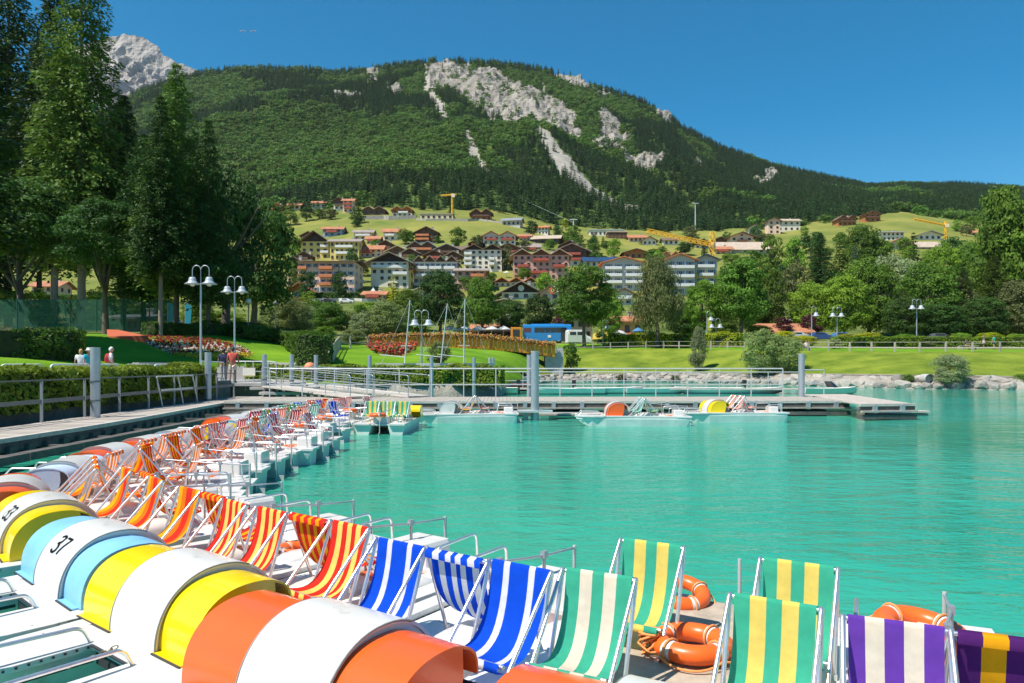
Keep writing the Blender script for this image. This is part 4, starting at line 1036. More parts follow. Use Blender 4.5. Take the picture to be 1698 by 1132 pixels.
# white bars on the promenade edge, seen over the hedge
for k, (x0, x1, Y) in enumerate(((2,70,22),(84,150,24.5),(150,198,27),(208,250,29),(256,290,31),(300,330,33))):
    a = P(x0,605,Y); b_ = P(x1,604,Y+(x1-x0)*.03); t = thing('barrier_rail', ['leftmost white tube barrier above the creeping hedge','white tube barrier left of the nearest pile','white tube barrier in front of the man with the red backpack','white tube barrier between the backpack man and the first lamp','short white tube barrier left of the first lamp','short white tube barrier under the first lamp'][k], 'barrier', (a.x,a.y,1.15), 0, 'white tube barriers on the promenade')
    h = 2.07-1.15; v = Vector((b_.x-a.x, b_.y-a.y, 0)); MB().tube(rnd_corner([(0,0,0),(0,0,h),v+Vector((0,0,h)),v], .15), .032, 8).build('tube', M('white_paint', (.78,.78,.76), .4, n=(5,.05)), t)

# ================================================================ VILLAGE
def pl(name, c, v=.10): return M(name, c, .85, n=(.35,v), stain=(tuple(x*.78 for x in c), .5, .66), bump=(3,.2,.02))
W = {'white': pl('plaster_white', (.76,.69,.57)), 'cream': pl('plaster_cream', (.74,.60,.38)), 'yellow': pl('plaster_yellow', (.68,.52,.18)), 'pink': pl('plaster_pink', (.60,.34,.26)),
 'rose': pl('plaster_rose', (.76,.53,.40)), 'blue': pl('plaster_blue', (.26,.36,.50)), 'grey': pl('plaster_grey', (.52,.49,.44)), 'brown': M('chalet_wood', (.15,.075,.04), .8, n=(.6,.3)),
 'orangew': M('orange_wood', (.45,.17,.05), .8, n=(.6,.25)), 'dark': M('dark_timber', (.045,.028,.022), .8, n=(.6,.3)), 'stone': M('rubble_stone', (.36,.33,.28), .9, n=(.8,.35), bump=(2,.8,.1)), 'bluewall': pl('plaster_sky_blue', (.54,.54,.50))}
RF = {'terra': M('terracotta_tiles', (.42,.17,.08), .8, n=(.5,.25), stain=((.30,.20,.14), .6, .6), bump=(6,.4,.05)), 'brown': M('brown_tiles', (.17,.105,.075), .8, n=(.5,.25), bump=(6,.4,.05)),
 'greyb': M('grey_brown_tiles', (.29,.24,.20), .8, n=(.5,.2), bump=(6,.4,.05)), 'beige': M('beige_tiles', (.46,.36,.27), .8, n=(.5,.2), bump=(6,.4,.05)), 'grey': M('grey_roof', (.24,.25,.27), .6, n=(.5,.15)),
 'solar': M('solar_panels', (.03,.055,.12), .25, n=(.8,.3)), 'orange': M('orange_tiles', (.60,.19,.06), .75, n=(.5,.2), bump=(6,.4,.05)), 'green': M('pale_green_roof', (.30,.38,.34), .6)}
BAL = {'red': M('red_balcony', (.42,.085,.05), .7, n=(1,.2)), 'orange': M('orange_balcony', (.58,.20,.08), .7, n=(1,.2)), 'white': M('white_balcony', (.74,.73,.70), .6, n=(1,.06)), 'brown': W['brown'], 'dark': W['dark']}
pane = M('window_glass', (.03,.035,.045), .12, n=(.9,.4)); frame_w = M('window_frame', (.55,.50,.44), .6); frame_b = M('brown_window_frame', (.14,.07,.04), .6); shut_b = M('blue_shutter', (.10,.20,.36), .6)
def win_mesh(kind):
    def f():
        m = MB(); fm = {'w':0}.get(kind, 0)
        for sx in (-1, 1): m.box((sx*.46,-.04,0), (.10,.12,1.0))
        for sz in (-1, 1): m.box((0,-.04,sz*.46), (.82,.12,.10))
        m.box((0,-.03,0), (.05,.07,.84)); m.box((0,-.012,0), (.82,.02,.84), 1)
        if kind in ('s','b'):
            for sx in (-1, 1): m.box((sx*.72,-.05,0), (.36,.05,1.0), 2)
        return m.mesh('window', [frame_b if kind in ('s','n') else frame_w, pane, shut_b if kind == 'b' else frame_b])
    return cached(('win', kind), f)
HOUSES = []
def house(label, px, py, wpx, hpx, rpx, roof='gable', wall='white', upper=None, uh=.45, rf='brown', cols=3, floors=2, balc=None, bfl=(), depth=None, yaw=0, win='n', n=1, cat='house', gab=None, off=0, ov=1.25, chim=1, Ymin=0, name='house', corner=None, skip=()):
    b = T(px, py, Ymin); s = b.y/F; w, h, rh = wpx*s, hpx*s, rpx*s; d = depth or max(7, w*.75); b = Vector((b.x, b.y+d/2, b.z))
    t = thing(name, label, cat, b, R(yaw)); x0, x1, y0, y1 = -w/2, w/2, -d/2, d/2
    gz = gab or upper or wall; hm = h*(1-uh) if upper else h
    m = MB(); m.box((0,0,(hm-5)/2), (w,d,hm+5)); m.build('wall', W[wall], t)
    if upper: m = MB(); m.box((0,0,hm+(h-hm)/2), (w+.06,d+.06,h-hm)); m.build('upper_wall', W[upper], t)
    gm = MB(); rm = []
    if roof in ('gable','twin'):
        k = n if roof == 'twin' else 1; ww = w/k
        for q in range(k):
            a = x0+ww*q; c = a+ww/2; e = a+ww
            gm.add([(a,y0,h),(e,y0,h),(c,y0,h+rh),(a,y1,h),(e,y1,h),(c,y1,h+rh)], [(0,1,2),(5,4,3),(1,4,5,2),(0,2,5,3)])
            r_ = MB(); sl = rh/(ww/2); o1 = ov if q == 0 else .0; o2 = ov if q == k-1 else .0; th = .28
            for (xa, xb_, oo) in ((a, c, o1), (e, c, o2)):
                sg = -1 if xa < xb_ else 1; xe = xa+sg*oo; ze = h-sl*oo
                vs = [(xe,y0-ov*1.2,ze),(c,y0-ov*1.2,h+rh),(c,y1+ov,h+rh),(xe,y1+ov,ze)]; vs = vs+[(x,y,z+th) for x,y,z in vs]
                r_.add(vs, [(0,1,2,3),(7,6,5,4),(0,4,5,1),(1,5,6,2),(2,6,7,3),(3,7,4,0)] if sg > 0 else [(3,2,1,0),(4,5,6,7),(1,5,4,0),(2,6,5,1),(3,7,6,2),(0,4,7,3)])
            rm.append(r_)
    elif roof == 'side':
        gm.add([(x0,y0,h),(x0,y1,h),(x0,0,h+rh),(x1,y0,h),(x1,y1,h),(x1,0,h+rh)], [(0,2,1),(3,4,5),(0,3,5,2),(1,2,5,4)])
        r_ = MB(); sl = rh/(d/2); th = .25
        for sg in (-1, 1):
            ye = sg*(d/2+ov); ze = h-sl*ov; vs = [(x0-ov,ye,ze),(x1+ov,ye,ze),(x1+ov,0,h+rh),(x0-ov,0,h+rh)]; vs = vs+[(x,y,z+th) for x,y,z in vs]
            r_.add(vs, [(0,3,2,1),(4,5,6,7),(0,1,5,4),(1,2,6,5),(2,3,7,6),(3,0,4,7)])
        rm.append(r_)
    else:
        r_ = MB(); r_.box((0,0,h+rh/2+.1), (w+1.0,d+1.0,max(.3,rh))); rm.append(r_)
    if gm.v: gm.build('gable', W[gz], t)
    ro = None
    for r_ in rm: ro = r_.build('roof', RF[rf], t)
    if chim: 
        c = MB(); c.box((w*.22,d*.1,h+rh*.9+.3), (.9,.9,1.6)); c.box((w*.22,d*.1,h+rh*.9+1.15), (1.15,1.15,.15)); c.build('chimney', W['grey'], ro)
    fh = h/floors; wm_ = win_mesh(win); ws = min(1.5, w/cols*.42); wz = min(1.5, fh*.48)
    for f_ in range(floors):
        for c in range(cols):
            if (f_, c) in skip: continue
            o = link('window', wm_, t); o.location = (x0+w*(c+.5)/cols, y0-(.035 if upper and fh*(f_+.5) > hm else .004), fh*(f_+.52)); o.scale = (ws, 1.6, wz)
    if depth is None or depth > 5:
        for f_ in range(floors):
            for q in (-.25, .25):
                o = link('window', wm_, t); o.location = (x1+(.035 if upper and fh*(f_+.5) > hm else .004), d*q, fh*(f_+.52)); o.rotation_euler.z = R(90); o.scale = (ws, 1.6, wz)
    if roof in ('gable','twin') and rh > 2.2:
        k = n if roof == 'twin' else 1
        for q in range(k): o = link('window', wm_, t); o.location = (x0+w/k*(q+.5), y0-.004, h+rh*.36); o.scale = (ws*.8, 1.4, wz*.7)
    for (f_, a, e) in bfl:
        bx0, bx1 = x0+w*a, x0+w*e; z = fh*f_+.1; m = MB(); m.box(((bx0+bx1)/2, y0-.65, z), (bx1-bx0, 1.3, .16)); m.box(((bx0+bx1)/2, y0-1.27, z+.52), (bx1-bx0, .07, .95))
        for xx in (bx0, bx1): m.box((xx, y0-.65, z+.52), (.07, 1.25, .95))
        m.build('balcony', BAL[balc], t)
    if corner: m = MB(); m.box((x1-1.0+.0,y0-.03,h*.3), (2.0,.1,h*.6)); m.build('corner_panel', W[corner], t)
    HOUSES.append((label, px, py)); return t
Hh = house
# filling chalets between the named rows
FILL = [(512,402,24,11,6,'gable','white','brown','brown','small brown gabled chalet left of the blue house'),(586,412,22,9,6,'gable','cream','brown','greyb','little cream chalet below the cream meadow house'),(618,406,20,9,5,'side','white',None,'terra','little white house below the cream and white meadow row'),(640,420,26,12,7,'gable','cream','brown','brown','brown gabled chalet squeezed above the low beige gable'),
 (680,434,28,14,7,'gable','white','brown','greyb','white and brown chalet right behind the broad gabled hotel'),(720,436,30,13,7,'gable','brown',None,'brown','dark chalet between wavy roofed hotel and brown chalets'),(752,440,26,14,7,'gable','cream','brown','greyb','cream chalet left behind the twin gabled white hotel'),(768,424,24,10,6,'side','rose',None,'brown','rosy chalet left above the twin gabled white hotel'),
 (860,436,28,14,7,'gable','white','brown','brown','white and brown chalet left behind the three gabled hotel'),(880,420,28,10,6,'side','cream',None,'greyb','cream chalet above the three gabled hotel'),(976,440,26,14,7,'gable','rose','brown','brown','rosy chalet right of the red balcony chalet'),(944,420,28,12,7,'gable','orangew','brown','brown','orange wooden chalet above the red balcony chalet'),
 (826,446,20,12,6,'gable','white','brown','brown','narrow chalet between the twin gabled and three gabled hotels'),(620,500,30,12,6,'side','cream',None,'terra','low cream house under the broad gabled hotel'),(745,500,34,16,7,'gable','rose','brown','brown','rosy house with brown roof behind the dark round tree'),(800,502,30,14,7,'gable','white','brown','terra','white house with terracotta gable left of the dark gabled hall'),
 (945,492,36,20,8,'gable','cream','brown','brown','cream chalet behind the crown of the big maple'),(975,478,34,16,7,'side','rose',None,'terra','rosy house with terracotta roof above the big maple'),(1075,480,32,22,8,'gable','white','brown','brown','white chalet between the two blue shuttered hotels'),(1040,446,30,9,6,'side','white',None,'terra','terracotta roofed house behind the grey hotel'),
 (996,500,30,16,7,'gable','orangew',None,'terra','orange wooden house left below the grey hotel'),(790,412,20,8,5,'gable','brown',None,'brown','small brown chalet below the red roofed twin gables'),(870,400,18,8,4,'side','white',None,'terra','small white house right of the red roofed twin gables'),(505,440,22,14,6,'gable','white','brown','brown','narrow chalet left of the yellow hotel'),
 (668,452,22,12,6,'gable','brown',None,'greyb','small dark chalet hidden between broad gable and wavy roofs'),(915,452,20,10,5,'side','white',None,'terra','white annex behind the three gabled hotel'),(1200,424,26,10,5,'side','cream',None,'terra','cream house left below the large hall'),(1165,412,24,10,5,'gable','white','brown','brown','white chalet left of the crane mast')]
for (px, py, w, h, r_, rt, wl, up, rf, lb) in FILL: Hh(lb, px, py, w, h, r_, rt, wl, up, rf=rf, cols=3, floors=2, balc='brown' if up else 'red', bfl=((1,.1,.8),), Ymin=200)
# upper edge of the meadow
Hh('low brown row house at the far left above the meadow', 441,357,24,10,4,'side','orangew',rf='terra',cols=3,floors=1)
Hh('brown house with terracotta roof stepping up beside the far left row', 458,353,20,11,4,'gable','orangew',rf='terra',cols=2)
Hh('small pale house with terracotta roof, right end of the far left row', 488,347,20,9,4,'side','cream',rf='terra',cols=2,floors=1)
Hh('white house with red roof among bushes above the meadow', 528,346,22,10,4,'side','white',rf='terra',cols=3,floors=1)
Hh('tall white and brown house, highest on the left hillside', 562,349,17,16,5,'gable','white','brown',.4,cols=2,floors=2,balc='brown',bfl=((1,.1,.9),))
Hh('taller white house with red balcony beside the highest brown one', 577,353,17,20,4,'side','rose','white',.3,rf='terra',cols=2,floors=3,balc='red',bfl=((1,.1,.9),(2,.1,.9)))
Hh('dark brown twin house on the stone terrace', 620,357,36,9,5,'twin','brown',n=2,rf='greyb',cols=4,floors=1)
Hh('white house with terracotta roofs on the stone terrace', 667,359,32,11,5,'twin','white','orangew',.5,n=2,rf='terra',cols=4,balc='white',bfl=((1,.3,.8),))
Hh('long unfinished beige building beside the small crane', 724,364,54,9,1,'flat','cream',rf='beige',cols=6,floors=1,chim=0,depth=10)
Hh('orange brown chalet pair at the right end of the upper terrace', 798,366,34,13,6,'twin','orangew','brown',.5,n=2,rf='terra',cols=4,balc='brown',bfl=((1,.1,.9),))
Hh('slanting grey roofed house with white end wall', 850,376,30,11,5,'side','grey',rf='grey',cols=4,floors=1,yaw=-12)
Hh('white house with red roof left of the pointed conifer', 900,389,22,12,3,'side','white',rf='orange',cols=4,yaw=-14)
# meadow row
Hh('blue house with red balcony and terracotta roof', 551,392,32,12,5,'side','blue',rf='terra',cols=3,balc='red',bfl=((1,.2,.75),))
Hh('cream house with grey roof in the meadow row', 602,398,30,13,5,'side','cream',rf='greyb',cols=3,balc='white',bfl=((1,.1,.9),))
Hh('white house with terracotta roof in the meadow row', 651,399,30,15,6,'side','white',rf='terra',cols=3,balc='white',bfl=((1,.1,.6),))
Hh('big brown gabled chalet with orange balconies and white right side', 707,406,37,19,9,'gable','white','brown',.85,rf='brown',cols=3,floors=3,balc='orange',bfl=((1,.03,.62),(2,.03,.62)))
Hh('white twin gabled house with red roofs and red balconies', 828,407,54,15,7,'twin','white','white',.1,n=2,rf='terra',cols=6,balc='red',bfl=((1,.1,.42),(1,.56,.92)))
Hh('brown house with slanting roof below the pointed conifer', 908,406,44,10,7,'side','brown',rf='beige',cols=4,floors=1,yaw=-10)
# hotels of the second row
Hh('brown chalet with pale roof at the left edge of the village', 467,412,24,18,7,'gable','orangew','brown',.5,rf='beige',cols=2,balc='brown',bfl=((1,.1,.9),))
Hh('yellow hotel wing under the wide dark gable', 522,430,46,29,16,'gable','yellow',rf='brown',cols=4,floors=3,gab='dark',ov=2.5,balc='white',bfl=((1,.72,1),(2,.72,1)),cat='hotel',name='hotel',Ymin=300)
Hh('long yellow hotel wing with small roof dormers', 571,432,48,32,6,'side','yellow',rf='greyb',cols=6,floors=3,balc='white',bfl=((1,.2,.8),(2,.2,.8)),cat='hotel',name='hotel',Ymin=305)
Hh('pink house with terracotta roof and red balcony below the meadow', 614,428,38,14,7,'side','rose',rf='terra',cols=4,balc='red',bfl=((1,.15,.6),))
Hh('cream house with a low beige gable behind the white hotels', 659,428,38,11,9,'gable','cream','brown',.4,rf='beige',cols=3)
Hh('brown chalet with wide grey roof below the big gabled chalet', 699,424,42,14,7,'twin','brown',n=2,rf='grey',cols=4,balc='orange',bfl=((1,.1,.9),))
Hh('brown chalet with pointed roof right of the grey roofed chalets', 741,427,38,13,8,'gable','brown',rf='grey',cols=3,balc='brown',bfl=((1,.1,.9),))
Hh('white hotel with twin dark gables', 801,450,62,34,8,'twin','white',n=2,rf='brown',cols=6,floors=4,gab='dark',cat='hotel',name='hotel',balc='white',bfl=((1,0,.2),(2,0,.2),(3,0,.2),(1,.66,.8),(2,.66,.8)))
Hh('dark roofed brown house squeezed behind the white twin gabled hotel', 843,427,42,14,8,'gable','brown',rf='brown',cols=3,balc='red',bfl=((1,.2,.8),))
Hh('pink hotel with three gables and rows of small balconies', 897,464,93,41,9,'twin','pink','pink',.1,n=3,rf='beige',cols=9,floors=4,gab='brown',cat='hotel',name='hotel',balc='red',bfl=((1,.3,.62),(2,.08,.28),(2,.72,.92),(3,.36,.64)))
Hh('chalet with red balconies and a white base behind the pink hotel', 948,442,48,26,10,'gable','white','brown',.55,rf='greyb',cols=4,floors=3,balc='red',bfl=((1,.05,.95),(2,.2,.8)),Ymin=300)
Hh('pink stone house with flat brown roof in front of the twin gabled hotel', 781,481,48,32,5,'side','pink',rf='greyb',cols=4,floors=3,balc='orange',bfl=((1,.5,.95),(2,.5,.95)))
Hh('pink hotel with orange balconies and a flat brown roof', 541,491,93,53,4,'side','rose','rose',.1,rf='brown',cols=8,floors=4,cat='hotel',name='hotel',balc='orange',bfl=((1,0,.16),(2,0,.16),(1,.38,.62),(2,.38,.62),(3,.38,.62),(3,0,.16)),win='b',ov=1.6,gab='dark')
Hh('small gabled wing at the left end of the pink hotel', 487,480,26,42,8,'gable','cream',rf='brown',cols=2,floors=3,cat='hotel wing',gab='dark')
Hh('big white hotel with a broad brown gable', 646,478,62,44,14,'gable','white',rf='greyb',cols=5,floors=4,gab='dark',cat='hotel',name='hotel',balc='white',bfl=((3,.02,.98),(2,.6,.98)),ov=2.2,skip=((0,0),(0,1),(1,0)))
Hh('cream house with small terracotta roof in front of the broad gable', 668,480,26,30,4,'side','yellow',rf='terra',cols=2,floors=2)
Hh('white hotel with wavy grey roofs and white balconies', 722,474,72,38,9,'twin','white',n=4,rf='greyb',cols=8,floors=3,gab='brown',cat='hotel',name='hotel',balc='white',bfl=((1,.05,.32),(1,.36,.64),(1,.7,.95),(2,.05,.32),(2,.36,.64),(2,.7,.95)),win='b')
Hh('low white cottage below the big gabled hotel', 697,500,34,14,7,'gable','white',rf='beige',cols=2,floors=1)
Hh('small orange timber house with terracotta roof left of the pink hotel', 497,499,26,20,9,'gable','orangew',rf='terra',cols=2,floors=1,win='b')
Hh('long building with an orange roof in front of the pink hotel', 856,480,72,8,7,'twin','cream',n=3,rf='orange',cols=8,floors=1,gab='brown')
Hh('dark gabled hall with a white emblem behind the twin round trees', 864,497,64,12,17,'gable','white',rf='greyb',cols=4,floors=1,gab='dark',ov=2.0)
Hh('low pale annex with a beige roof in front of the dark gable', 836,516,52,12,7,'gable','white',rf='beige',cols=3,floors=1,gab='brown')
Hh('brown house with tall white chimney left of the big maple', 912,512,32,26,10,'gable','rose',rf='brown',cols=2,floors=2)
Hh('white gabled hotel wing under blue solar roof', 1004,455,66,22,9,'side','white',rf='solar',cols=7,floors=2,cat='hotel',name='hotel',Ymin=250)
Hh('grey hotel with blue shutters and orange roof between maple and willow', 1034,485,66,46,9,'gable','bluewall',rf='orange',cols=4,floors=4,win='b',cat='hotel',name='hotel',balc='white',bfl=((1,.03,.45),(2,.03,.45),(3,.03,.45),(1,.55,.97),(2,.55,.97),(3,.55,.97)))
Hh('white cottage with red flowers and arched gable by the big maple', 1034,506,32,18,8,'gable','white',rf='brown',cols=2,floors=2,balc='white',bfl=((1,.1,.9),))
Hh('left part of the blue and yellow hotel with wide gable', 1128,490,48,60,9,'gable','bluewall','bluewall',.3,rf='orange',cols=3,floors=4,win='b',cat='hotel',name='hotel',balc='white',bfl=((1,.03,.47),(1,.53,.97),(2,.03,.47),(2,.53,.97),(3,.03,.97)))
Hh('right part of the blue and yellow hotel with solar roof', 1171,488,36,56,7,'gable','yellow','bluewall',.35,rf='solar',cols=2,floors=4,win='b',cat='hotel',name='hotel',balc='white',bfl=((1,.15,.8),(2,.15,.8),(3,.1,.85)))
Hh('brown house with curved dark roof above the grey hotel', 1055,432,40,11,6,'gable','orangew',rf='brown',cols=4,floors=1)
Hh('brown row with little terracotta gables under the crane jib', 1104,432,46,7,7,'twin','pink',n=3,rf='terra',cols=6,floors=1)
Hh('long low cable car station with a pale green roof', 1006,392,56,9,2,'flat','white',rf='green',cols=8,floors=1,cat='station',name='cable_car_station',chim=0)
Hh('brown timber block beside the cable car station', 1024,398,32,12,2,'flat','brown',rf='beige',cols=5,floors=2,chim=0)
Hh('low pink house with terracotta roof behind the crane jib tip', 1058,402,28,8,5,'side','rose',rf='terra',cols=4,floors=1)
Hh('little white gabled house under the crane jib', 1077,407,22,8,6,'gable','white',rf='brown',cols=3,floors=1)
Hh('white house with brown roof under the middle of the crane jib', 1113,407,24,9,4,'side','white',rf='brown',cols=3,floors=1)
Hh('brown house partly hidden behind the crane mast', 1195,407,26,9,5,'gable','brown',rf='brown',cols=3,floors=1)
Hh('rosy chalet with brown balconies right of the crane', 1230,410,38,17,7,'gable','rose',rf='brown',cols=3,balc='brown',bfl=((1,.3,.75),),ov=1.8)
Hh('large low hall with a pale terracotta roof right of the crane', 1236,422,80,7,18,'side','grey',rf='beige',cols=3,floors=1,depth=26,chim=0,cat='hall',name='hall')
Hh('small white gabled house above the pale terracotta hall', 1252,388,21,10,6,'gable','white',rf='brown',cols=2,floors=1)
Hh('white house with dark roof highest above the terracotta hall', 1284,388,20,22,5,'gable','rose',rf='brown',cols=2,floors=3)
Hh('long white house with beige roof, right of the dark roofed one', 1308,384,38,18,5,'side','white',rf='beige',cols=4,floors=2)
Hh('orange timber house, left of the hilltop pair', 1405,374,30,12,5,'twin','orangew',n=2,rf='brown',cols=4,floors=2,balc='brown',bfl=((1,.1,.9),))
Hh('orange timber house, right of the hilltop pair', 1447,368,26,13,5,'gable','orangew',rf='brown',cols=3,floors=2,balc='brown',bfl=((1,.1,.9),))
Hh('white block with flat grey roof behind the right hand trees', 1481,400,36,14,3,'side','white',rf='grey',cols=5,floors=2)
Hh('rosy house with brown gable below the white block', 1490,414,30,10,6,'gable','rose',rf='terra',cols=3,floors=1)
Hh('white house with arched dark roof near the small right crane', 1542,399,38,9,6,'gable','white',rf='grey',cols=4,floors=1,ov=1.5)
Hh('low orange roofed shed below the arched dark roof', 1543,415,36,5,9,'side','rose',rf='beige',cols=3,floors=1,chim=0)
Hh('low terracotta farmhouse at the far right hillside', 1628,392,36,6,5,'side','cream',rf='terra',cols=4,floors=1)
Hh('small terracotta roof peeping out at the far right', 1652,385,22,4,4,'side','rose',rf='terra',cols=2,floors=1)
# lower village near the lake
Hh('small kiosk building with terracotta roof left of the two round trees', 836,558,34,14,16,'gable','rose',rf='terra',cols=2,floors=1,win='w',Ymin=100)
Hh('restaurant with terracotta roofs behind the parasols', 815,560,50,12,10,'side','brown',rf='terra',cols=4,floors=1,Ymin=110)
Hh('yellow house with a terracotta awning behind the playground', 1040,562,52,30,8,'side','yellow',rf='terra',cols=3,floors=1,balc='orange',bfl=((0,.1,.7),),Ymin=120)
Hh('white cottage with flower boxes behind the big maple', 962,562,40,32,10,'gable','rose',rf='brown',cols=3,floors=2,Ymin=125)
Hh('low terracotta roofed house behind the purple trees', 1305,563,64,14,12,'side','rose',rf='terra',cols=5,floors=1,Ymin=125)
Hh('red building behind the tennis fence', 215,550,50,22,6,'side','pink',rf='grey',cols=5,floors=1,Ymin=100)
Hh('pale house seen between the tall trunks on the left', 225,505,40,28,8,'gable','white',rf='brown',cols=3,floors=2,Ymin=170)
Hh('rosy house glimpsed behind the leftmost trunks', 75,500,44,26,8,'side','rose',rf='terra',cols=4,floors=2,Ymin=170)
Hh('white roofed pavilion behind the blue flags', 305,556,50,14,4,'flat','dark',rf='grey',cols=3,floors=1,chim=0,Ymin=90,cat='pavilion',name='pavilion')
# emblem on the dark gable
b = HOUSES and T(864,497); dd = max(7, 64*b.y/F*.75); m = MB(); m.tube([(0,-.06,0),(0,.0,0)], 1.0, 20); o = m.build('emblem', M('white_emblem', (.7,.72,.75), .5)); o.location = (b.x, b.y-.12, b.z+19*b.y/F); tag(o, 'round white emblem on the dark gable of the hall', 'emblem')
# round orange and white sign
b = T(913,520); m = MB(); s_ = b.y/F; m.tube([(0,-.15,0),(0,.15,0)], 5.5*s_, 24); o = m.build('disc', M('orange_sign', (.80,.13,.05), .5)); o.location = (b.x, b.y-9, b.z+32*s_)
m2 = MB(); m2.tube([(0,-.2,0),(0,-.16,0)], 2.6*s_, 20); o2 = m2.build('centre', W['cream'], o); tag(o, 'round orange sign beside the big maple', 'sign')
o3 = MB().box((7.5*s_,0,0), (5*s_,.2,5*s_)).build('side_panel', W['white'], o); MB().tube([(0,.1,-5*s_),(0,.1,-34*s_)], .12, 8).build('post', steel_d, o)

# terraces, walls and roads on the slope
def slab_along(name, label, cat, px0, px1, py, hpx, mat, th=.5, n=10, Ymin=0):
    m = MB(); pts = [T(px0+(px1-px0)*k/n, py(px0+(px1-px0)*k/n) if callable(py) else py, Ymin) for k in range(n+1)]; O = pts[0]
    for a, c in zip(pts, pts[1:]):
        h = hpx*a.y/F; m.beam((a+Vector((0,0,h/2-.5))-O), (c+Vector((0,0,h/2-.5))-O), th, h+1)
    o = m.build(name, mat); o.location = O; return tag(o, label, cat)
slab_along('terrace_wall', 'pale stone terrace wall under the upper houses', 'wall', 600, 690, 363, 5, W['stone'])
slab_along('terrace_wall', 'long pale wall along the upper edge of the meadow', 'wall', 690, 862, lambda x: 366+max(0,(x-790))*.14, 3, W['stone'])
slab_along('terrace_wall', 'white wall under the clipped hedge by the white tent', 'wall', 510, 640, 500, 5, W['grey'])
slab_along('terrace_wall', 'long low wall below the pink hotel terrace', 'wall', 800, 900, 468, 4, W['rose'])
# conical tent, parasols
def parasol(label, px, py, wpx, hpx, col, kind='parasol', Ymin=0, cat='parasol', group=None):
    b = T(px, py, Ymin); s = b.y/F; t = thing(kind, label, cat, b, 0, group); w = wpx*s/2; h = hpx*s
    m = MB(); m.lathe([(w,h*.72),(w*.5,h*.88),(.06,h)], 8); m.lathe([(w,h*.72),(w,h*.66)], 8); m.build('canopy', col, t); MB().tube([(0,0,0),(0,0,h)], .05, 6).build('pole', steel_l, t); return t
white_cl = M('white_canvas', (.78,.76,.73), .8, trans=.3, n=(.8,.05)); blue_cl = M('blue_canvas', (.10,.28,.50), .7, trans=.3)
b = T(619,496); s_ = b.y/F; t = thing('marquee', 'white peaked marquee tent below the big gabled hotel', 'tent', b); w = 16*s_
m = MB(); m.add([(-w,-w,5*s_),(w,-w,5*s_),(w,w,5*s_),(-w,w,5*s_),(-w*.3,-w*.3,11*s_),(w*.3,-w*.3,11*s_),(w*.3,w*.3,11*s_),(-w*.3,w*.3,11*s_),(0,0,19*s_)], [(0,1,5,4),(1,2,6,5),(2,3,7,6),(3,0,4,7),(4,5,8),(5,6,8),(6,7,8),(7,4,8)]); m.build('canopy', white_cl, t)
for a_ in (-1,1):
    for c_ in (-1,1): MB().tube([(a_*w*.97,c_*w*.97,-1),(a_*w*.97,c_*w*.97,5*s_)], .08, 6).build('pole', steel_l, t)
parasol('white parasol beside the pink hotel', 600, 482, 14, 16, white_cl, Ymin=200)
parasol('white parasol on the terrace of the pink three gabled hotel', 840, 463, 11, 10, white_cl)
for k, (px, nm) in enumerate(((745,'leftmost white parasol behind the golden bridge'),(770,'second white parasol behind the golden bridge'),(793,'middle white parasol behind the golden bridge'),(815,'fourth white parasol behind the golden bridge'),(835,'white parasol next to the orange box van'),)):
    parasol(nm, px, 562, 24, 22, white_cl, Ymin=92, group='white parasols behind the bridge')
parasol('blue parasol in front of the yellow house', 1058, 563, 20, 20, blue_cl, Ymin=108)
for px, nm in ((278,'left blue feather flag'),(307,'right blue feather flag')):
    b = T(px,552,75); t = thing('feather_flag', nm+' beside the pavilion behind the trunks', 'flag', b); MB().tube([(0,0,0),(0,0,3.4)], .03, 6).build('pole', steel_l, t); m = MB(); m.loft([[(0,-.01,z),(w,-.01,z),(w,.01,z),(0,.01,z)] for z, w in ((.6,.55),(2.6,.75),(3.1,.65),(3.4,.2))]); m.build('banner', M('cyan_banner', (.03,.36,.50), .7, trans=.3), t)

# cranes, lift
crane_y = M('crane_yellow', (.85,.48,.03), .5, n=(.6,.1))
def lattice(m, a, b_, w, n, r=.10):
    w *= 1.35; r *= 1.7; n = int(n*.75)
    a = Vector(a); b_ = Vector(b_); d = (b_-a).normalized(); x = d.orthogonal().normalized(); y = d.cross(x); L4 = [x*w+y*w, x*w-y*w, -x*w-y*w, -x*w+y*w]
    for c in L4: m.beam(a+c, b_+c, r*1.3, r*1.3)
    for k in range(n):
        p = a+(b_-a)*(k/n); q = a+(b_-a)*((k+1)/n)
        for i in range(4): m.beam(p+L4[i], q+L4[(i+1) % 4], r, r)
def crane(label, px, pyb, pyt, jl, jr, jpl, jpr, wm, Ymin=0):
    b = T(px, pyb, Ymin); s = b.y/F; t = thing('tower_crane', label, 'crane', b); m = MB(); ht = (pyb-pyt)*s; lattice(m, (0,0,0), (0,0,ht), wm, int(ht/2.2), .13); m.build('mast', crane_y, t)
    m = MB(); lattice(m, ((jl-px)*s,0,(pyb-jpl)*s), ((jr-px)*s,0,(pyb-jpr)*s), wm*.75, int(abs(jr-jl)*s/2), .12); m.build('jib', crane_y, t)
    m = MB(); m.box(((4 if jr > px-8 else 4)*s*.4,0,(pyb-max(jpl,jpr))*s), (2.2,1.6,2.0)); m.build('cab', W['white'], t); return t
crane('large yellow tower crane with its jib lowered towards the left', 1181, 432, 384, 1072, 1185, 383, 407, .75)
crane('small pale yellow crane beside the unfinished beige building', 750, 364, 321, 731, 757, 325, 323, .3)
crane('small yellow crane at the right hillside', 1568, 398, 368, 1515, 1571, 364, 375, .35)
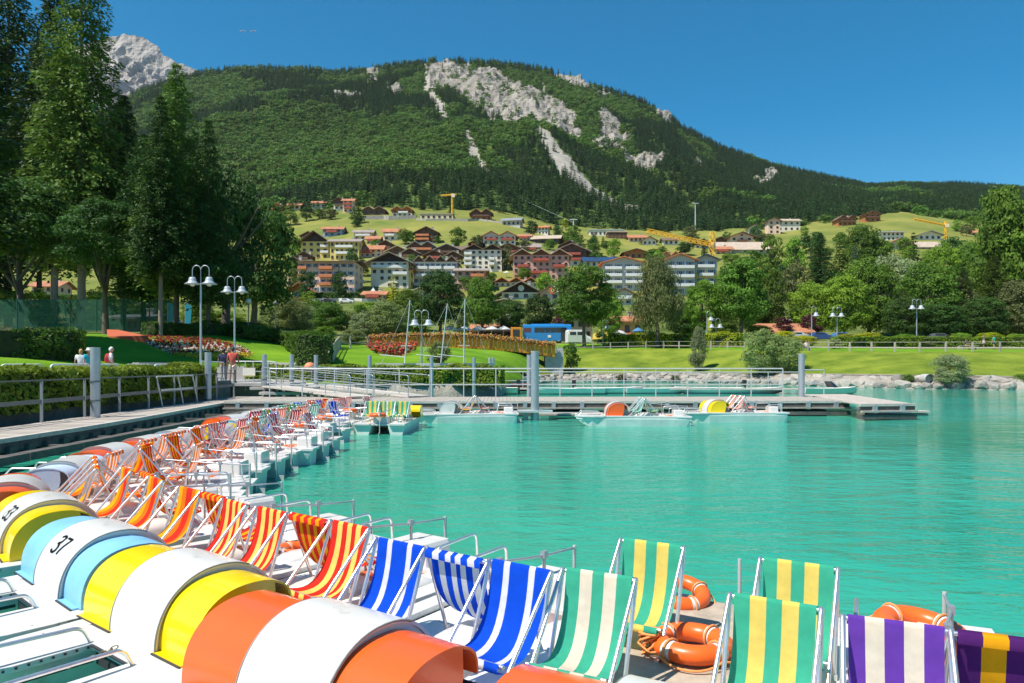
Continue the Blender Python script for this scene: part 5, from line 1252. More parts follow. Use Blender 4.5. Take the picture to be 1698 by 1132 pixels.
for px, pyb, pyt, nm in ((1153,378,333,'tall thin lift pylon standing before the forest'),(951,388,364,'lift pylon left of the cable car station')):
    b = T(px, pyb); s_ = b.y/F; t = thing('lift_pylon', nm, 'pylon', b); h = (pyb-pyt)*s_; MB().tube([(0,0,0),(0,0,h)], [.55,.3], 10).build('mast', steel_l, t); MB().box((0,0,h), (5,1,.5)).build('crossarm', steel_l, t)
b0, b1 = P(951,366,395), P(655,135,1330); b0 = T(951,388)+Vector((0,0,7.5)); t = link('cableway_rope', MB().tube([tuple(b0*(1-k/20)+b1*(k/20)+Vector((0,0,-60*math.sin(math.pi*k/20)*.6))) for k in range(21)], .07, 5).mesh('cableway_rope', steel_l)); tag(t, 'thin cableway rope rising over the forest', 'cable')

# ================================================================ HEDGES, FLOWERS, STONES, FENCES
def hedge(name, label, path, w, h, leaf, n, sz=.10, z_off=0, drape=0, cat='hedge', top_wave=.08, core=True, prof='box', seed=1, kind=None):
    """clipped or loose hedge following a path of base points; a dark woody core with leaves all over its skin"""
    rg = np.random.default_rng(seed); pts = [Vector(p) for p in path]; O = pts[0]; L_ = [0]
    for a, b_ in zip(pts, pts[1:]): L_.append(L_[-1]+(b_-a).length)
    hs_ = h if isinstance(h, (list, tuple)) else [h]*len(pts)
    C = []; Nn = []
    for e_, (pa, pb) in enumerate(((pts[0], pts[1]), (pts[-1], pts[-2]))):
        v = (pa-pb); v = Vector((v.x, v.y, 0)).normalized(); s_ = Vector((v.y,-v.x,0)); hh = hs_[0 if e_ == 0 else -1]
        for _ in range(int(n*.5*(hh*w)/((2*hh+w)*L_[-1]/2)*1.0)):
            a_ = rg.uniform(-1, 1); zz = rg.random()*hh; bow = math.sqrt(max(0, 1-a_*a_))*w*.28
            C.append(pa-O+s_*(a_*w/2)+v*(bow+rg.normal(0,.03))+Vector((0,0,zz+z_off))); Nn.append(v+s_*a_*.6+Vector((0,0,.4)))
    dd = rg.random(n)*L_[-1]; q = rg.random(n)
    for d, u in zip(dd, q):
        i = 0
        while i < len(pts)-2 and d > L_[i+1]: i += 1
        t_ = (d-L_[i])/(L_[i+1]-L_[i]); c = pts[i].lerp(pts[i+1], t_); hh = hs_[i]*(1-t_)+hs_[i+1]*t_
        hh *= 1+top_wave*mnoise.noise(Vector((c.x*.6, c.y*.6, 5)))*2
        v = (pts[i+1]-pts[i]); v = Vector((v.x, v.y, 0)).normalized(); s_ = Vector((v.y, -v.x, 0))
        per = u*(2*hh+w+drape)
        if per < hh+drape: z = hh-per; off = w/2; nn = s_; 
        elif per < hh+drape+w: z = hh; off = w/2-(per-hh-drape); nn = Vector((0,0,1))
        else: z = (per-hh-drape-w); z = hh-z; off = -w/2; nn = -s_
        e = min(1, abs(off)/(w/2)); rnd_ = (1-e)*0
        bul = .10*w*mnoise.noise(Vector((c.x*.9, c.y*.9, z*1.2)))*2
        p = c+s_*off+nn*(bul+rg.normal(0, .03)); p.z = c.z+z+z_off+(bul if nn.z else 0)-(.10*w*(e**4) if nn.z else 0)
        C.append(p-O); Nn.append(nn+Vector((0,0,.5)))
    me = quads('leaves', np.array(C), np.array(Nn), rg.uniform(.6,1.3,len(C))*sz, .5, LEAF[leaf], .5, rg)
    t = link(name, me); t.location = O; tag(t, label, cat)
    if kind: t['kind'] = kind
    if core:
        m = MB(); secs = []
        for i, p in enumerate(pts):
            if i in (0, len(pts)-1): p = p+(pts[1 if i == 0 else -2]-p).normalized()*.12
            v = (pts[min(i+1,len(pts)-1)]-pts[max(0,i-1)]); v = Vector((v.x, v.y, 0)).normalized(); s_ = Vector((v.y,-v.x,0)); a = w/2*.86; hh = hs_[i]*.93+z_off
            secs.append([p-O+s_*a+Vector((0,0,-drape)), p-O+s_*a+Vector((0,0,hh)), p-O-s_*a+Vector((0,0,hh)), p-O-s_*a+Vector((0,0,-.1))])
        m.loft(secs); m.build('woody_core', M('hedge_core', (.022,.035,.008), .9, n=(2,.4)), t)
    return t
jp = [Vector((-14.35+.12*math.sin(Y*.5), Y, 1.05)) for Y in np.arange(5, 34.5, 1.5)]
hedge('hedge', 'creeping juniper hedge draped over the dark wall behind the quay', jp, 1.5, .88, 'juniper', 30000, .095, drape=.30, top_wave=.10, seed=3)
b1 = [P(px, 640, 45.4) for px in (418,450,500,560,620,700,780,826)]
for p in b1: p.z = .75
hedge('hedge', 'low dark hedge along the basin below the sloping lawn', b1, 1.3, 1.25, 'juniper', 12000, .11, seed=4)
cl = [T(395,561),T(430,563),T(468,569),T(498,580),T(514,594),T(519,607)]
hedge('hedge', 'clipped hedge curving down the lawn to a rounded end', cl, 2.3, [1.0,1.15,1.3,1.5,1.9,2.15], 'hedge_d', 13000, .10, seed=5, top_wave=.02)
hedge('hedge', 'dark clipped hedge along the promenade at the left edge', [P(px, 600, Y) for px, Y in ((-260,33),(-120,34),(0,35.5),(60,37),(108,38.5))], 2.4, 2.0, 'hedge_d', 12000, .10, z_off=-.35, seed=6)
hedge('hedge', 'dark clipped hedge at the top of the shaded lawn under the trees', [T(px,558)+Vector((0,2,-.1)) for px in (225,280,330,380,425)], 1.4, 1.3, 'hedge_d', 7000, .11, seed=7)
hedge('hedge', 'lime green hedge behind the wooden fence in the middle', [T(px,575) for px in (1008,1060,1110,1160,1225)], 2.0, 1.9, 'lime', 7000, .16, seed=8)
hedge('hedge', 'low green hedge behind the wooden fence on the right', [T(px,576) for px in (1385,1460,1540,1620,1700,1800)], 1.6, 1.35, 'hedge', 12000, .13, seed=9)
hedge('hedge', 'clipped hedge beside the white marquee tent', [T(px,498) for px in (512,560,600,642)], 2.2, 2.3, 'hedge_d', 4000, .30, seed=10, top_wave=.02)
# shrubs
def shrub(label, px, py, wpx, hpx, leaf='mid', seed=1, Ymin=0, kind='bush', group=None):
    b = T(px, py, Ymin); s = b.y/F; h = hpx*s; w = wpx*s; t = thing('shrub', label, 'shrub', b, random.random()*6, group)
    c = link('foliage', crown_mesh(kind, leaf, seed, wpx > 30), t); c.location = (0,0,h*.5); c.scale = (w/2, w/2, h*.54)
    m = MB()
    for k in range(5): a = k*1.26; m.tube([(0,0,-.1),(math.cos(a)*w*.12,math.sin(a)*w*.12,h*.35),(math.cos(a)*w*.25,math.sin(a)*w*.25,h*.7)], [.04,.03,.01], 5)
    m.build('stems', bark, t); return t
for k,(px,py,w,h,lf,lb) in enumerate(((1405,574,46,20,'lime','yellow green shrub at the left end of the right hedge'),(1440,575,50,24,'lime','taller yellow green shrub in the right hedge'),(1500,574,46,20,'bright','bright shrub left of the right lamp post'),(1535,575,40,18,'pale','grey green shrub under the right lamp post'),
   (1575,574,40,18,'olive','olive shrub in the right hedge, left of the sitting person'),(1592,572,36,20,'bright','bright shrub behind the sitting person'),(1640,572,44,20,'lime','yellow shrub behind the standing pair'),(1685,573,40,20,'bright','bright shrub at the right edge behind the fence'),
   (1385,578,30,16,'pale','small grey shrub between the two right lamp posts'),(1330,576,50,20,'lime','yellow green shrub behind the pale willow bush'),(1260,566,50,26,'bright','bright shrub behind the big pale willow bush'),(1300,568,40,20,'lime','lime shrub in front of the purple trees'),(998,572,26,24,'dark','dark round shrub at the foot of the big maple'),(1672,562,30,16,'mid','green shrub behind the turquoise shirt'))):
    shrub(lb, px, py, w, h, lf, 30+k % 4)
shrub('large pale willow bush on the right bank above the stones', 1262, 622, 70, 78, 'willow', 41)
shrub('pale willow bush beside the larger one, left of the end pile', 1305, 618, 56, 64, 'willow', 42)
shrub('feathery pale willow at the left of the large willow bush', 1158, 617, 34, 76, 'pale', 43, kind='upright')
shrub('slim dark green bush on the bank right of the bridge end', 947, 617, 30, 50, 'mid', 44, kind='upright')
shrub('airy pale bush growing out of the shore stones on the right', 1578, 640, 64, 54, 'pale', 41)
shrub('small leafy bush on the lawn under the golden bridge', 728, 606, 44, 40, 'willow', 43)
for k,(px,py,w,h,lf,lb) in enumerate(((70,549,60,30,'dark','dark shrub behind the clay court at the left'),(130,548,40,18,'mid','shrub under the tennis fence'),(440,548,40,20,'olive','olive shrub behind the clipped hedge'),(470,556,44,24,'pale','pale grey shrub behind the curved hedge'),
   (585,570,44,24,'willow','pale willow shrub behind the left fence'),(640,562,50,34,'willow','willow shrub left of the bridge, in front of the round tree'),(540,563,40,22,'bright','bright shrub at the top of the white path'),(505,553,36,24,'willow','pale shrub right of the curved hedge'),(700,556,30,20,'mid','small shrub under the dark round tree'),(1700,640,40,20,'mid','shrub among the stones at the right edge'),(1505,634,22,14,'mid','small plant between the shore stones on the right'),(1120,634,18,12,'olive','small tuft between the middle shore stones'),(1030,632,18,12,'olive','tuft between the left shore stones'))):
    shrub(lb, px, py, w, h, lf, 50+k % 3)
# flower beds
def flowers(name, label, poly, n, pick, sz, z=.12, cat='flower bed', seed=2, green=.35):
    rg = np.random.default_rng(seed); xs = [p[0] for p in poly]; ys = [p[1] for p in poly]; C = []; mi = []
    while len(C) < n:
        x, y = rg.uniform(min(xs), max(xs)), rg.uniform(min(ys), max(ys))
        if not in_poly(x, y, poly): continue
        g_ = T(x, y); C.append((g_.x, g_.y, g_.z+rg.random()*z*2)); mi.append(3 if rg.random() < green else pick(x, y, rg))
    C = np.array(C); O = C[0].copy(); me = quads('flowers', C-O, np.tile([0,-.5,.9], (n,1)), rg.uniform(.6,1.3,n)*sz, .7, [FM['red'],FM['white'],FM['yellow'],FM['green'],FM['orange']], .5, rg, mi=np.array(mi))
    o = link(name, me); o.location = O; return tag(o, label, cat, kind='stuff')
FM = {k: M('petals_'+k, c, .7, n=(3,.2), trans=.3) for k, c in {'red':(.36,.02,.015),'white':(.75,.66,.60),'yellow':(.72,.50,.03),'green':(.06,.12,.02),'orange':(.75,.20,.03)}.items()}
def pick_bed(x, y, rg):
    u = (x-235)/185; c = 577+4*math.sin(x*.12)+u*5
    if y > 590: return 2
    if abs(y-c+math.sin(x*.55)*4) < 2.6 or abs((y-c-7)+math.cos(x*.5)*3) < 1.3: return 1
    return 0
flowers('flower_bed', 'red and white patterned flower bed on the lawn slope', [(228,561),(330,563),(385,571),(412,584),(422,592),(400,597),(330,597),(285,590),(250,576)], 7000, pick_bed, .075, green=.12)
flowers('flower_bed', 'red geraniums at the left end of the golden bridge', [(606,572),(625,566),(680,563),(692,572),(690,584),(668,591),(640,590),(615,585)], 2200, lambda x,y,rg: 0 if rg.random() < .8 else 4, .17, .35, seed=3, green=.3)
flowers('flower_bed', 'orange and yellow flowers at the far left under the trunks', [(-40,552),(30,540),(85,545),(85,552)], 900, lambda x,y,rg: 4 if rg.random() < .6 else 2, .14, .3, seed=4)
# riprap stones along the right shore, each a part of the shore structure
sr_ = MB(); sr_.box((0,0,0), (.1,.1,.1))
stone_m = [M('boulder_pale', (.36,.325,.28), .9, n=(.9,.25), stain=((.26,.24,.19), 1.4, .6), bump=(3,.8,.08), rnd=.12), M('boulder_grey', (.26,.24,.21), .9, n=(.9,.25), stain=((.18,.18,.12), 1.4, .58), bump=(3,.8,.08), rnd=.12)]
SM = []
for k in range(8):
    bm = bmesh.new(); bmesh.ops.create_icosphere(bm, subdivisions=2, radius=1)
    for v in bm.verts:
        d = 1+.33*mnoise.noise(v.co*1.1+Vector((k*7,0,0)))+.12*mnoise.noise(v.co*3+Vector((k*3,0,0)))
        v.co = Vector((max(-.85,min(.85,v.co.x*d)), max(-.8,min(.8,v.co.y*d)), max(-.72,min(.72,v.co.z*d))))
    me = bpy.data.meshes.new('stone'); bm.to_mesh(me); bm.free(); me.materials.append(stone_m[0 if k < 5 else 1]); SM.append(me)
shore = MB(); prev = []
for px in range(885, 2100, 15):
    nd = col_nodes(px); prev.append([( (px-CX)/F*nd[1][0], nd[1][0]-.3, -.35),((px-CX)/F*nd[2][0], nd[2][0], nd[2][1]+.03)])
shore.loft(prev, close=False, caps=False); sh = shore.build('stone_revetment', M('dark_gravel', (.14,.12,.09), .95, n=(2,.4), bump=(6,1,.1))); sh['kind'] = 'structure'
rr = random.Random(8); px = 893.0; cnt = 0
while px < 1830 and cnt < 290:
    nd = col_nodes(px); Y1_, Y2_ = nd[1][0], nd[2][0]; big = .48+.30*min(1, max(0, (px-1000)/450))
    step = big*1.35*F/Y1_
    for tier in range(3 if px < 1250 else 2):
        u = (tier+.35+rr.uniform(-.12,.12))/(3 if px < 1250 else 2); Y = Y1_*(1-u)+Y2_*u; z = nd[1][1]*(1-u)+nd[2][1]*u; pp = px+rr.uniform(-.3,.3)*step+(tier % 2)*step*.5
        o = link('stone', rr.choice(SM), sh); s_ = big*rr.uniform(.65,1.2); o.location = ((pp-CX)/F*Y, Y, z*.80+.08); o.scale = (s_*rr.uniform(.85,1.25), s_*.9, s_*rr.uniform(.55,.8)); o.rotation_euler = (rr.uniform(-.4,.4), rr.uniform(-.3,.3), rr.uniform(0,6.28)); cnt += 1
    px += step
m = MB(); m.tube([(0,-.5,0),(0,.5,0)], .42, 16, caps=False); m.tube([(0,-.1,0),(0,.5,0)], .36, 16); p = T(1527,630); o = m.build('drain_pipe', [concrete]); o.location = p+Vector((0,-.9,.1)); tag(o, 'round concrete drain pipe end among the shore stones', 'pipe'); o.data.materials.append(black_mat)
# wooden fences
def wood_fence(label, pp, h=1.05, sp=2.4):
    return railing(label, pp, h, sp, (.45,), .15, wood_grey, flat=wood_grey, name='wooden_fence', cat='fence')
def edge5(px, dy=.4): nd = col_nodes(px); Y = nd[5][0]+dy; return Vector(((px-CX)/F*Y, Y, ground_z(px, Y)-.05))
wood_fence('grey wooden fence between the big maple and the willow', [edge5(px) for px in (925,960,1000,1050,1100,1150,1235)])
wood_fence('grey wooden fence along the bank on the right', [edge5(px) for px in (1340,1400,1460,1520,1580,1640,1700,1790)])
wood_fence('wooden fence across the head of the lawn left of the bridge', [T(px,577) for px in (520,545,575,610)], 1.2)
wood_fence('wooden fence running down beside the white path', [T(564,578),T(558,588),T(551,602)], 1.2, 1.0)
# white path
m = MB(); L0 = [T(541,577),T(543,584),T(541,592),T(533,603)]; L1 = [T(564,577),T(560,584),T(556,592),T(549,603)]
vs = [p+Vector((0,0,.09)) for p in L0]+[p+Vector((0,0,.09)) for p in L1]; m.add(vs, [(i, i+4, i+5, i+1) for i in range(3)]); tag(m.build('path', M('pale_path', (.55,.50,.44), .9, n=(1,.1))), kind='structure')
# small wall at the foot of the lawn
wl_ = [P(px, 603, Y) for px, Y in ((225,40.6),(330,47.3),(424,50.2),(508,49.4))]; m = MB()
for a, b_ in zip(wl_, wl_[1:]): m.beam((a.x,a.y,1.68), (b_.x,b_.y,1.68), .4, 1.0)
tag(m.build('garden_wall', concrete), 'low grey wall at the foot of the lawn with the flower bed', 'wall')
# clay court and tennis fence
m = MB(); q = [T(178,558),T(262,558),T(200,549),T(178,546)]; vs = [P(178,558,53),P(246,557,53),P(196,546.5,60),P(177,546,60)]; m.add(vs, [(0,1,2,3)]); m.add([(v.x,v.y+.02,v.z-1.6) for v in vs]+vs, [(0,1,5,4),(1,2,6,5)]); tag(m.build('clay_court', M('red_clay', (.45,.10,.04), .95, n=(1,.15))), kind='structure')
t = thing('tennis_fence', 'tall green mesh fence round the tennis court', 'fence', P(0,550,66)); O = Vector(t.location); netm = M('green_mesh', (.015,.10,.06), .8, n=(3,.3))
nt = netm.node_tree; bs = nt.nodes['Principled BSDF']; bs.inputs['Alpha'].default_value = .55
for k in range(9): x = P(-60+k*44,550,66); MB().tube([(x.x-O.x,0,0),(x.x-O.x,0,3.0)], .05, 6).build('post', M('green_post', (.02,.09,.06), .6), t)
MB().box(((P(292,0,66).x+P(-60,0,66).x)/2-O.x, 0, 1.5), (P(292,0,66).x-P(-60,0,66).x, .02, 2.9)).build('netting', netm, t)
t = thing('flagpole', 'rust red pole between the trunks on the left', 'pole', T(118,550)); MB().tube([(0,0,0),(0,0,4.6)], .10, 8).build('pipe', M('rust_red', (.30,.07,.03), .7), t)
# orange buoy on the bank
m = MB(); m.lathe([(.0,.72),(.3,.66),(.5,.45),(.56,.2),(.5,0),(0,-.1)], 18); o = m.build('marker_buoy', M('faded_orange', (.75,.25,.12), .6, n=(3,.1))); o.location = P(514,604,44.4); o.location.z = 1.75; o.scale = (.62,.62,.62); tag(o, 'faded orange buoy in front of the rounded hedge end', 'buoy')

# ================================================================ TREES
bk2 = bark_l
def tr(label, px, py, wpx, toppy, kind='round', leaf='mid', seed=1, bare=.2, hi=True, Ymin=0, bk=None, group=None):
    b = T(px, py, Ymin); s = b.y/F; return tree('conifer_tree' if kind == 'conifer' else 'broadleaf_tree', label, b, (py-toppy)*s, wpx*s, kind, leaf, seed, hi, bare, group, bk)
# big spruces on the left
tr('tall spruce with a pale leaning trunk, third trunk from the left edge', 135, 550, 225, -120, 'conifer', 'conifer_l', 101, .20, bk=bk2)
tr('tall spruce with a pale straight trunk, second from the left edge', 90, 548, 200, -60, 'conifer', 'conifer', 102, .22, bk=bk2)
tr('spruce at the left edge with a grey trunk', 14, 546, 230, -90, 'conifer', 'conifer', 103, .20, bk=bk2)
tr('spruce beyond the left edge of the picture', -75, 548, 240, -70, 'conifer', 'conifer', 101, .15)
tr('thin dark spruce between the first two trunks', 65, 546, 130, 60, 'conifer', 'conifer', 102, .30, Ymin=58)
tr('spruce right of the leaning trunk, its crown in shade', 205, 550, 150, 150, 'conifer', 'conifer', 103, .28, Ymin=58)
tr('pointed spruce in front of the mountain, right trunk of a pair', 292, 556, 170, 96, 'conifer', 'conifer_l', 102, .20)
tr('pointed spruce with a pale trunk, left of a pair', 266, 557, 130, 150, 'conifer', 'conifer', 101, .28, bk=bk2)
tr('spruce just beyond the left edge, its boughs hanging into the picture', -150, 560, 330, -330, 'conifer', 'conifer', 102, .30, Ymin=36)
tr('second spruce beyond the left edge, standing nearer the water', -330, 560, 330, -330, 'conifer', 'conifer', 103, .28, Ymin=34)
tr('third spruce beyond the left edge, behind the promenade hedge', -100, 556, 260, -90, 'conifer', 'conifer', 101, .22, Ymin=45)
tr('dense dark spruce filling the gap right of the leaning trunk', 238, 554, 150, 215, 'conifer', 'conifer', 102, .22, Ymin=60)
tr('shaggy dark pine right of the pointed spruces', 345, 556, 120, 190, 'conifer', 'conifer', 103, .18, Ymin=60)
tr('dark round tree behind the two double lamps', 418, 556, 150, 320, 'round', 'dark', 104, .14, Ymin=60)
tr('dark leafy tree between the pine and the round tree', 372, 556, 130, 270, 'round', 'conifer', 105, .16, Ymin=62)
tr('broadleaf tree whose low branches fill the left edge', 30, 552, 210, 290, 'round', 'dark', 106, .42)
tr('leafy tree between the leaning trunk and the shaded spruce', 175, 554, 150, 330, 'round', 'dark', 107, .45)
for k,(px,py,w,tp,lf,lb) in enumerate(((-30,548,110,470,'bright','bright tree behind the tennis fence at the left edge'),(50,548,90,476,'bright','bright tree behind the fence between first trunks'),(160,548,90,480,'bright','sunlit tree behind the pale trunks'),(240,548,100,470,'bright','sunlit tree left of the pointed spruces'),
   (330,552,60,500,'mid','green tree behind the first double lamp'),(375,553,70,515,'bright','low bright tree behind the second double lamp'),(110,530,90,488,'mid','mid green tree far behind the trunks'))):
    tr(lb, px, py, w, tp, 'round', lf, 110+k % 3, .15, Ymin=72+k*3)
tr('blue spruce behind the first double lamp', 318, 540, 42, 470, 'conifer', 'conifer_b', 102, .05, hi=False, Ymin=80)
# trees by the lake, middle
tr('big dark green maple beside the blue bus', 969, 578, 112, 436, 'round', 'mid', 120, .24, bk=bark)
tr('tall drooping willow right of the big maple', 1089, 577, 104, 416, 'willow', 'olive', 121, .18)
tr('light green tree between the willow and the right wood', 1229, 566, 106, 420, 'upright', 'mid', 122, .14)
tr('bright green tree behind the willow, left of the light green tree', 1165, 566, 66, 462, 'round', 'bright', 123, .12)
tr('dark green round tree behind the sail masts', 729, 562, 80, 443, 'round', 'dark', 124, .14, Ymin=92)
tr('light green tree with a rounded top right of the masts', 798, 560, 70, 455, 'upright', 'mid', 125, .12, Ymin=95)
tr('left one of two round clipped dark trees', 846, 560, 50, 493, 'round', 'dark', 126, .12, Ymin=105)
tr('right one of two round clipped dark trees', 893, 558, 62, 487, 'round', 'dark', 127, .12, Ymin=108)
tr('blue green willow left of the dark round tree', 640, 564, 66, 494, 'round', 'willow', 125, .05, Ymin=85)
tr('pale willow behind the curved hedge', 486, 560, 66, 492, 'round', 'willow', 126, .05, Ymin=80)
tr('mid green tree above the white path', 548, 556, 60, 500, 'round', 'mid', 123, .08, Ymin=90)
tr('pale willow between the path and the bridge', 604, 562, 50, 515, 'round', 'pale', 127, .05, Ymin=88)
tr('yellow green larch in front of the broad gabled hotel', 652, 540, 44, 452, 'conifer', 'lime', 101, .05, hi=False, Ymin=140)
tr('green tree in front of the cream house, left of the dark round tree', 676, 550, 64, 480, 'round', 'mid', 120, .08, Ymin=130)
tr('dark green oval tree in front of the pink hotel', 564, 498, 30, 450, 'round', 'dark', 121, .05, hi=False, Ymin=200)
tr('blue pointed conifer rising behind the oval tree', 562, 492, 18, 440, 'conifer', 'conifer_b', 101, .05, hi=False, Ymin=240)
tr('dark tree at the left corner of the pink hotel', 508, 500, 34, 448, 'round', 'dark', 122, .05, hi=False)
tr('light tree beside the left wing of the pink hotel', 486, 480, 30, 430, 'round', 'mid', 123, .05, hi=False)
tr('bright green round tree left of the yellow hotel', 497, 430, 40, 394, 'round', 'bright', 124, .05, hi=False)
tr('dark green tree between the yellow hotel and the broad gable', 585, 470, 26, 412, 'upright', 'dark', 125, .05, hi=False)
tr('small yellow green tree right of the big maple', 1012, 566, 44, 500, 'round', 'bright', 127, .08, Ymin=120)
tr('yellow green tree in front of the three gabled hotel', 905, 500, 36, 450, 'round', 'bright', 124, .05, hi=False)
tr('dark leafy tree right of the willow trunk', 1130, 562, 56, 505, 'round', 'dark', 126, .08, Ymin=112)
tr('purple leaved tree at the left of the low terracotta house', 1296, 563, 36, 525, 'round', 'purple', 125, .12, hi=False)
tr('purple leaved tree at the right of the low terracotta house', 1345, 563, 38, 520, 'round', 'purple', 126, .12, hi=False)
tr('thin purple tree beside the blue bus', 930, 562, 30, 515, 'round', 'purple', 127, .12, hi=False, Ymin=118)
# hillside trees
HT = [(593,371,28,343,'round','dark','dark bush cluster below the highest brown house'),(530,362,24,346,'round','mid','mid green bush below the white house with red roof'),(548,364,26,346,'round','olive','olive bush in the upper meadow corner'),(508,366,26,344,'round','dark','dark bush left of the upper meadow'),
 (590,377,18,364,'round','dark','small dark bush inside the upper meadow'),(482,374,30,346,'round','mid','leafy tree under the far left row houses'),(458,378,34,350,'round','dark','dark tree at the left edge of the village slope'),(700,348,16,322,'conifer','conifer','single dark conifer above the white terrace house'),
 (748,356,14,330,'conifer','conifer','dark conifer behind the small crane'),(760,415,32,380,'round','mid','mid green tree left of the red roofed twin gables'),(790,413,20,388,'round','olive','olive tree touching the red roofed twin gables'),(677,407,22,384,'round','bright','bright tree left of the big brown chalet'),
 (725,404,14,390,'round','mid','small tree right of the big brown chalet'),(881,392,24,366,'round','dark','dark round tree left of the small white house'),(923,394,18,362,'conifer','conifer','pointed dark conifer beside the small white house'),(937,380,13,361,'round','lime','glowing yellow tree right of the pointed conifer'),
 (912,415,22,396,'round','mid','tree in front of the slanting roofed brown house'),(842,450,26,405,'upright','olive','tall olive tree between twin gabled and three gabled hotels'),(985,398,14,384,'conifer','conifer','small conifer left of the cable car station'),(1000,412,14,392,'conifer','conifer','small conifer below the cable car station'),
 (962,418,22,394,'round','mid','round tree right of the chalet with red balconies'),(985,425,24,404,'round','mid','round tree above the solar roofed hotel'),(1135,424,30,402,'round','dark','dark tree cluster under the crane jib end'),(1168,424,14,394,'conifer','conifer','pointed conifer beside the crane mast'),
 (1205,398,18,384,'round','mid','small tree above the rosy chalet'),(1150,398,12,372,'conifer','conifer','conifer at the foot of the tall lift pylon'),(1190,384,14,366,'conifer','conifer','conifer on the meadow edge above the crane'),(820,415,16,406,'round','mid','low bush below the red roofed twin gables'),
 (560,408,16,400,'round','mid','low bush under the blue house'),(684,442,18,424,'round','mid','tree between the brown chalets and the white hotel'),(752,470,20,440,'round','mid','tree right of the wavy roofed hotel'),(868,466,26,446,'round','mid','hedge like tree left of the three gabled hotel'),
 (1000,440,18,424,'round','dark','dark tree left of the solar roofed hotel'),(1078,436,22,414,'round','mid','tree above the grey hotel'),(1212,440,30,420,'round','mid','tree below the large low hall'),(1245,450,44,414,'round','mid','leafy tree below the pale terracotta hall'),(1098,420,20,408,'round','mid','bush below the little gables')]
for k, (px, py, w, tp, kd, lf, lb) in enumerate(HT): tr(lb, px, py, w, tp, kd, lf, 101+k % 3 if kd == 'conifer' else 120+k % 6, .04, hi=False)
# the wood on the right
RT = [(1281,470,46,388,'round','mid','leafy tree at the left end of the right wood, highest there'),(1318,480,40,396,'upright','bright','light green pointed tree in the right wood'),(1360,500,66,384,'conifer','conifer','broad dark pine in the right wood'),(1392,470,40,396,'conifer','conifer_l','paler pine beside the broad dark pine'),
 (1432,470,66,372,'round','mid','tall round tree below the orange hilltop houses'),(1418,480,24,402,'conifer','conifer_b','blue green conifer in front of the tall round tree'),(1318,520,44,432,'round','olive','round olive tree standing free before the wood'),(1275,560,60,440,'round','mid','mid green tree left of the purple trees'),
 (1345,560,80,466,'round','bright','bright maple behind the left lamp post of the right pair'),(1300,500,40,440,'round','dark','dark tree behind the olive one'),(1400,562,84,450,'round','bright','bright tree behind the right lamp post of the pair'),(1440,560,96,424,'round','mid','big green tree in the middle of the right wood'),
 (1482,560,90,416,'round','pale','greyish flowering robinia in the right wood'),(1515,480,36,380,'conifer','conifer','dark conifer between the white block and arched roof'),(1540,564,100,430,'round','mid','broad green tree behind the tall right lamp'),(1560,500,60,400,'round','bright','bright tree under the small right crane'),
 (1596,562,84,440,'conifer','olive','olive larch in the right wood'),(1610,500,60,396,'round','mid','green tree below the far right farmhouse'),(1648,562,90,420,'conifer','conifer_l','pale spruce near the right edge'),(1668,556,120,306,'upright','mid','tallest tree at the right edge'),(1740,560,160,330,'round','mid','wide tree cut by the right edge'),
 (1700,566,90,460,'round','olive','low olive tree at the right edge'),(1500,566,70,490,'round','dark','dark low tree behind the right hedge'),(1560,566,70,500,'round','dark','dark low tree left of the sitting person'),(1630,566,80,490,'round','dark','dark low tree behind the standing pair'),(1375,540,50,430,'conifer','conifer','dark spruce between bright maples'),
 (1465,470,40,396,'upright','mid','slim green tree below the white block'),(1580,440,40,392,'round','dark','dark tree right of the arched dark roof'),(1345,430,40,384,'round','dark','dark tree right of the long white house'),(1650,440,60,380,'round','mid','tree beside the small terracotta roof'),(1800,566,160,400,'round','mid','tree beyond the right edge')]
for k, (px, py, w, tp, kd, lf, lb) in enumerate(RT): tr(lb, px, py, w*1.08, tp, kd, lf, 101+k % 3 if kd == 'conifer' else 120+k % 8, .03, hi=(w > 50))

# unnamed trees and bushes scattered among the houses: one label each from the nearest house
rs = random.Random(3); short = [(l, x, y) for l, x, y in HOUSES]; used = {}
ptree = []
for k in range(150):
    if k < 95: px = rs.uniform(440, 1250); py = rs.uniform(398, 545)
    else: px = rs.uniform(1230, 1690); py = rs.uniform(385, 520)
    if py < 470 and min(abs(px-x)+abs(py-y)*2.2 for l, x, y in short) < 24: continue
    if any(abs(px-x)/ (wv*.5+6) < 1 and y-hv*1.0-8 < py-18 < y-2 for x, y, wv, hv in ((541,491,93,50),(646,478,62,44),(722,474,72,40),(801,450,62,34),(897,464,93,41),(546,430,96,34),(1034,485,70,46),(1148,490,90,60),(864,497,70,28))): continue
    if 480 < px < 870 and 355 < py < 405: continue
    ptree.append((px, py))
for k, (px, py) in enumerate(ptree):
    l, x, y = min(short, key=lambda q: abs(q[1]-px)+abs(q[2]-py)*1.5)
    side = ('left of' if px < x else 'right of') if abs(px-x) > 20 else ('below' if py > y else 'above')
    key = (l, side); used[key] = used.get(key, 0)+1
    lf = rs.choice(['mid','mid','dark','bright','olive']); adj = {'mid':'green','dark':'dark green','bright':'bright green','olive':'olive green'}[lf]
    sz = rs.uniform(14, 30)*(1 if py < 480 else 1.3); words = l.split()[:8]
    lab = f"small {adj} tree {side} the {' '.join(words)}"
    if used[key] > 1: lab = f"{['second','third','fourth','fifth','sixth','seventh','eighth'][min(6,used[key]-2)]} {adj} tree {side} the {' '.join(words)}"
    tr(lab, px, py, sz, py-sz*rs.uniform(.8,1.2), 'round', lf, 120+k % 6, .04, hi=False, group='small trees scattered among the houses')

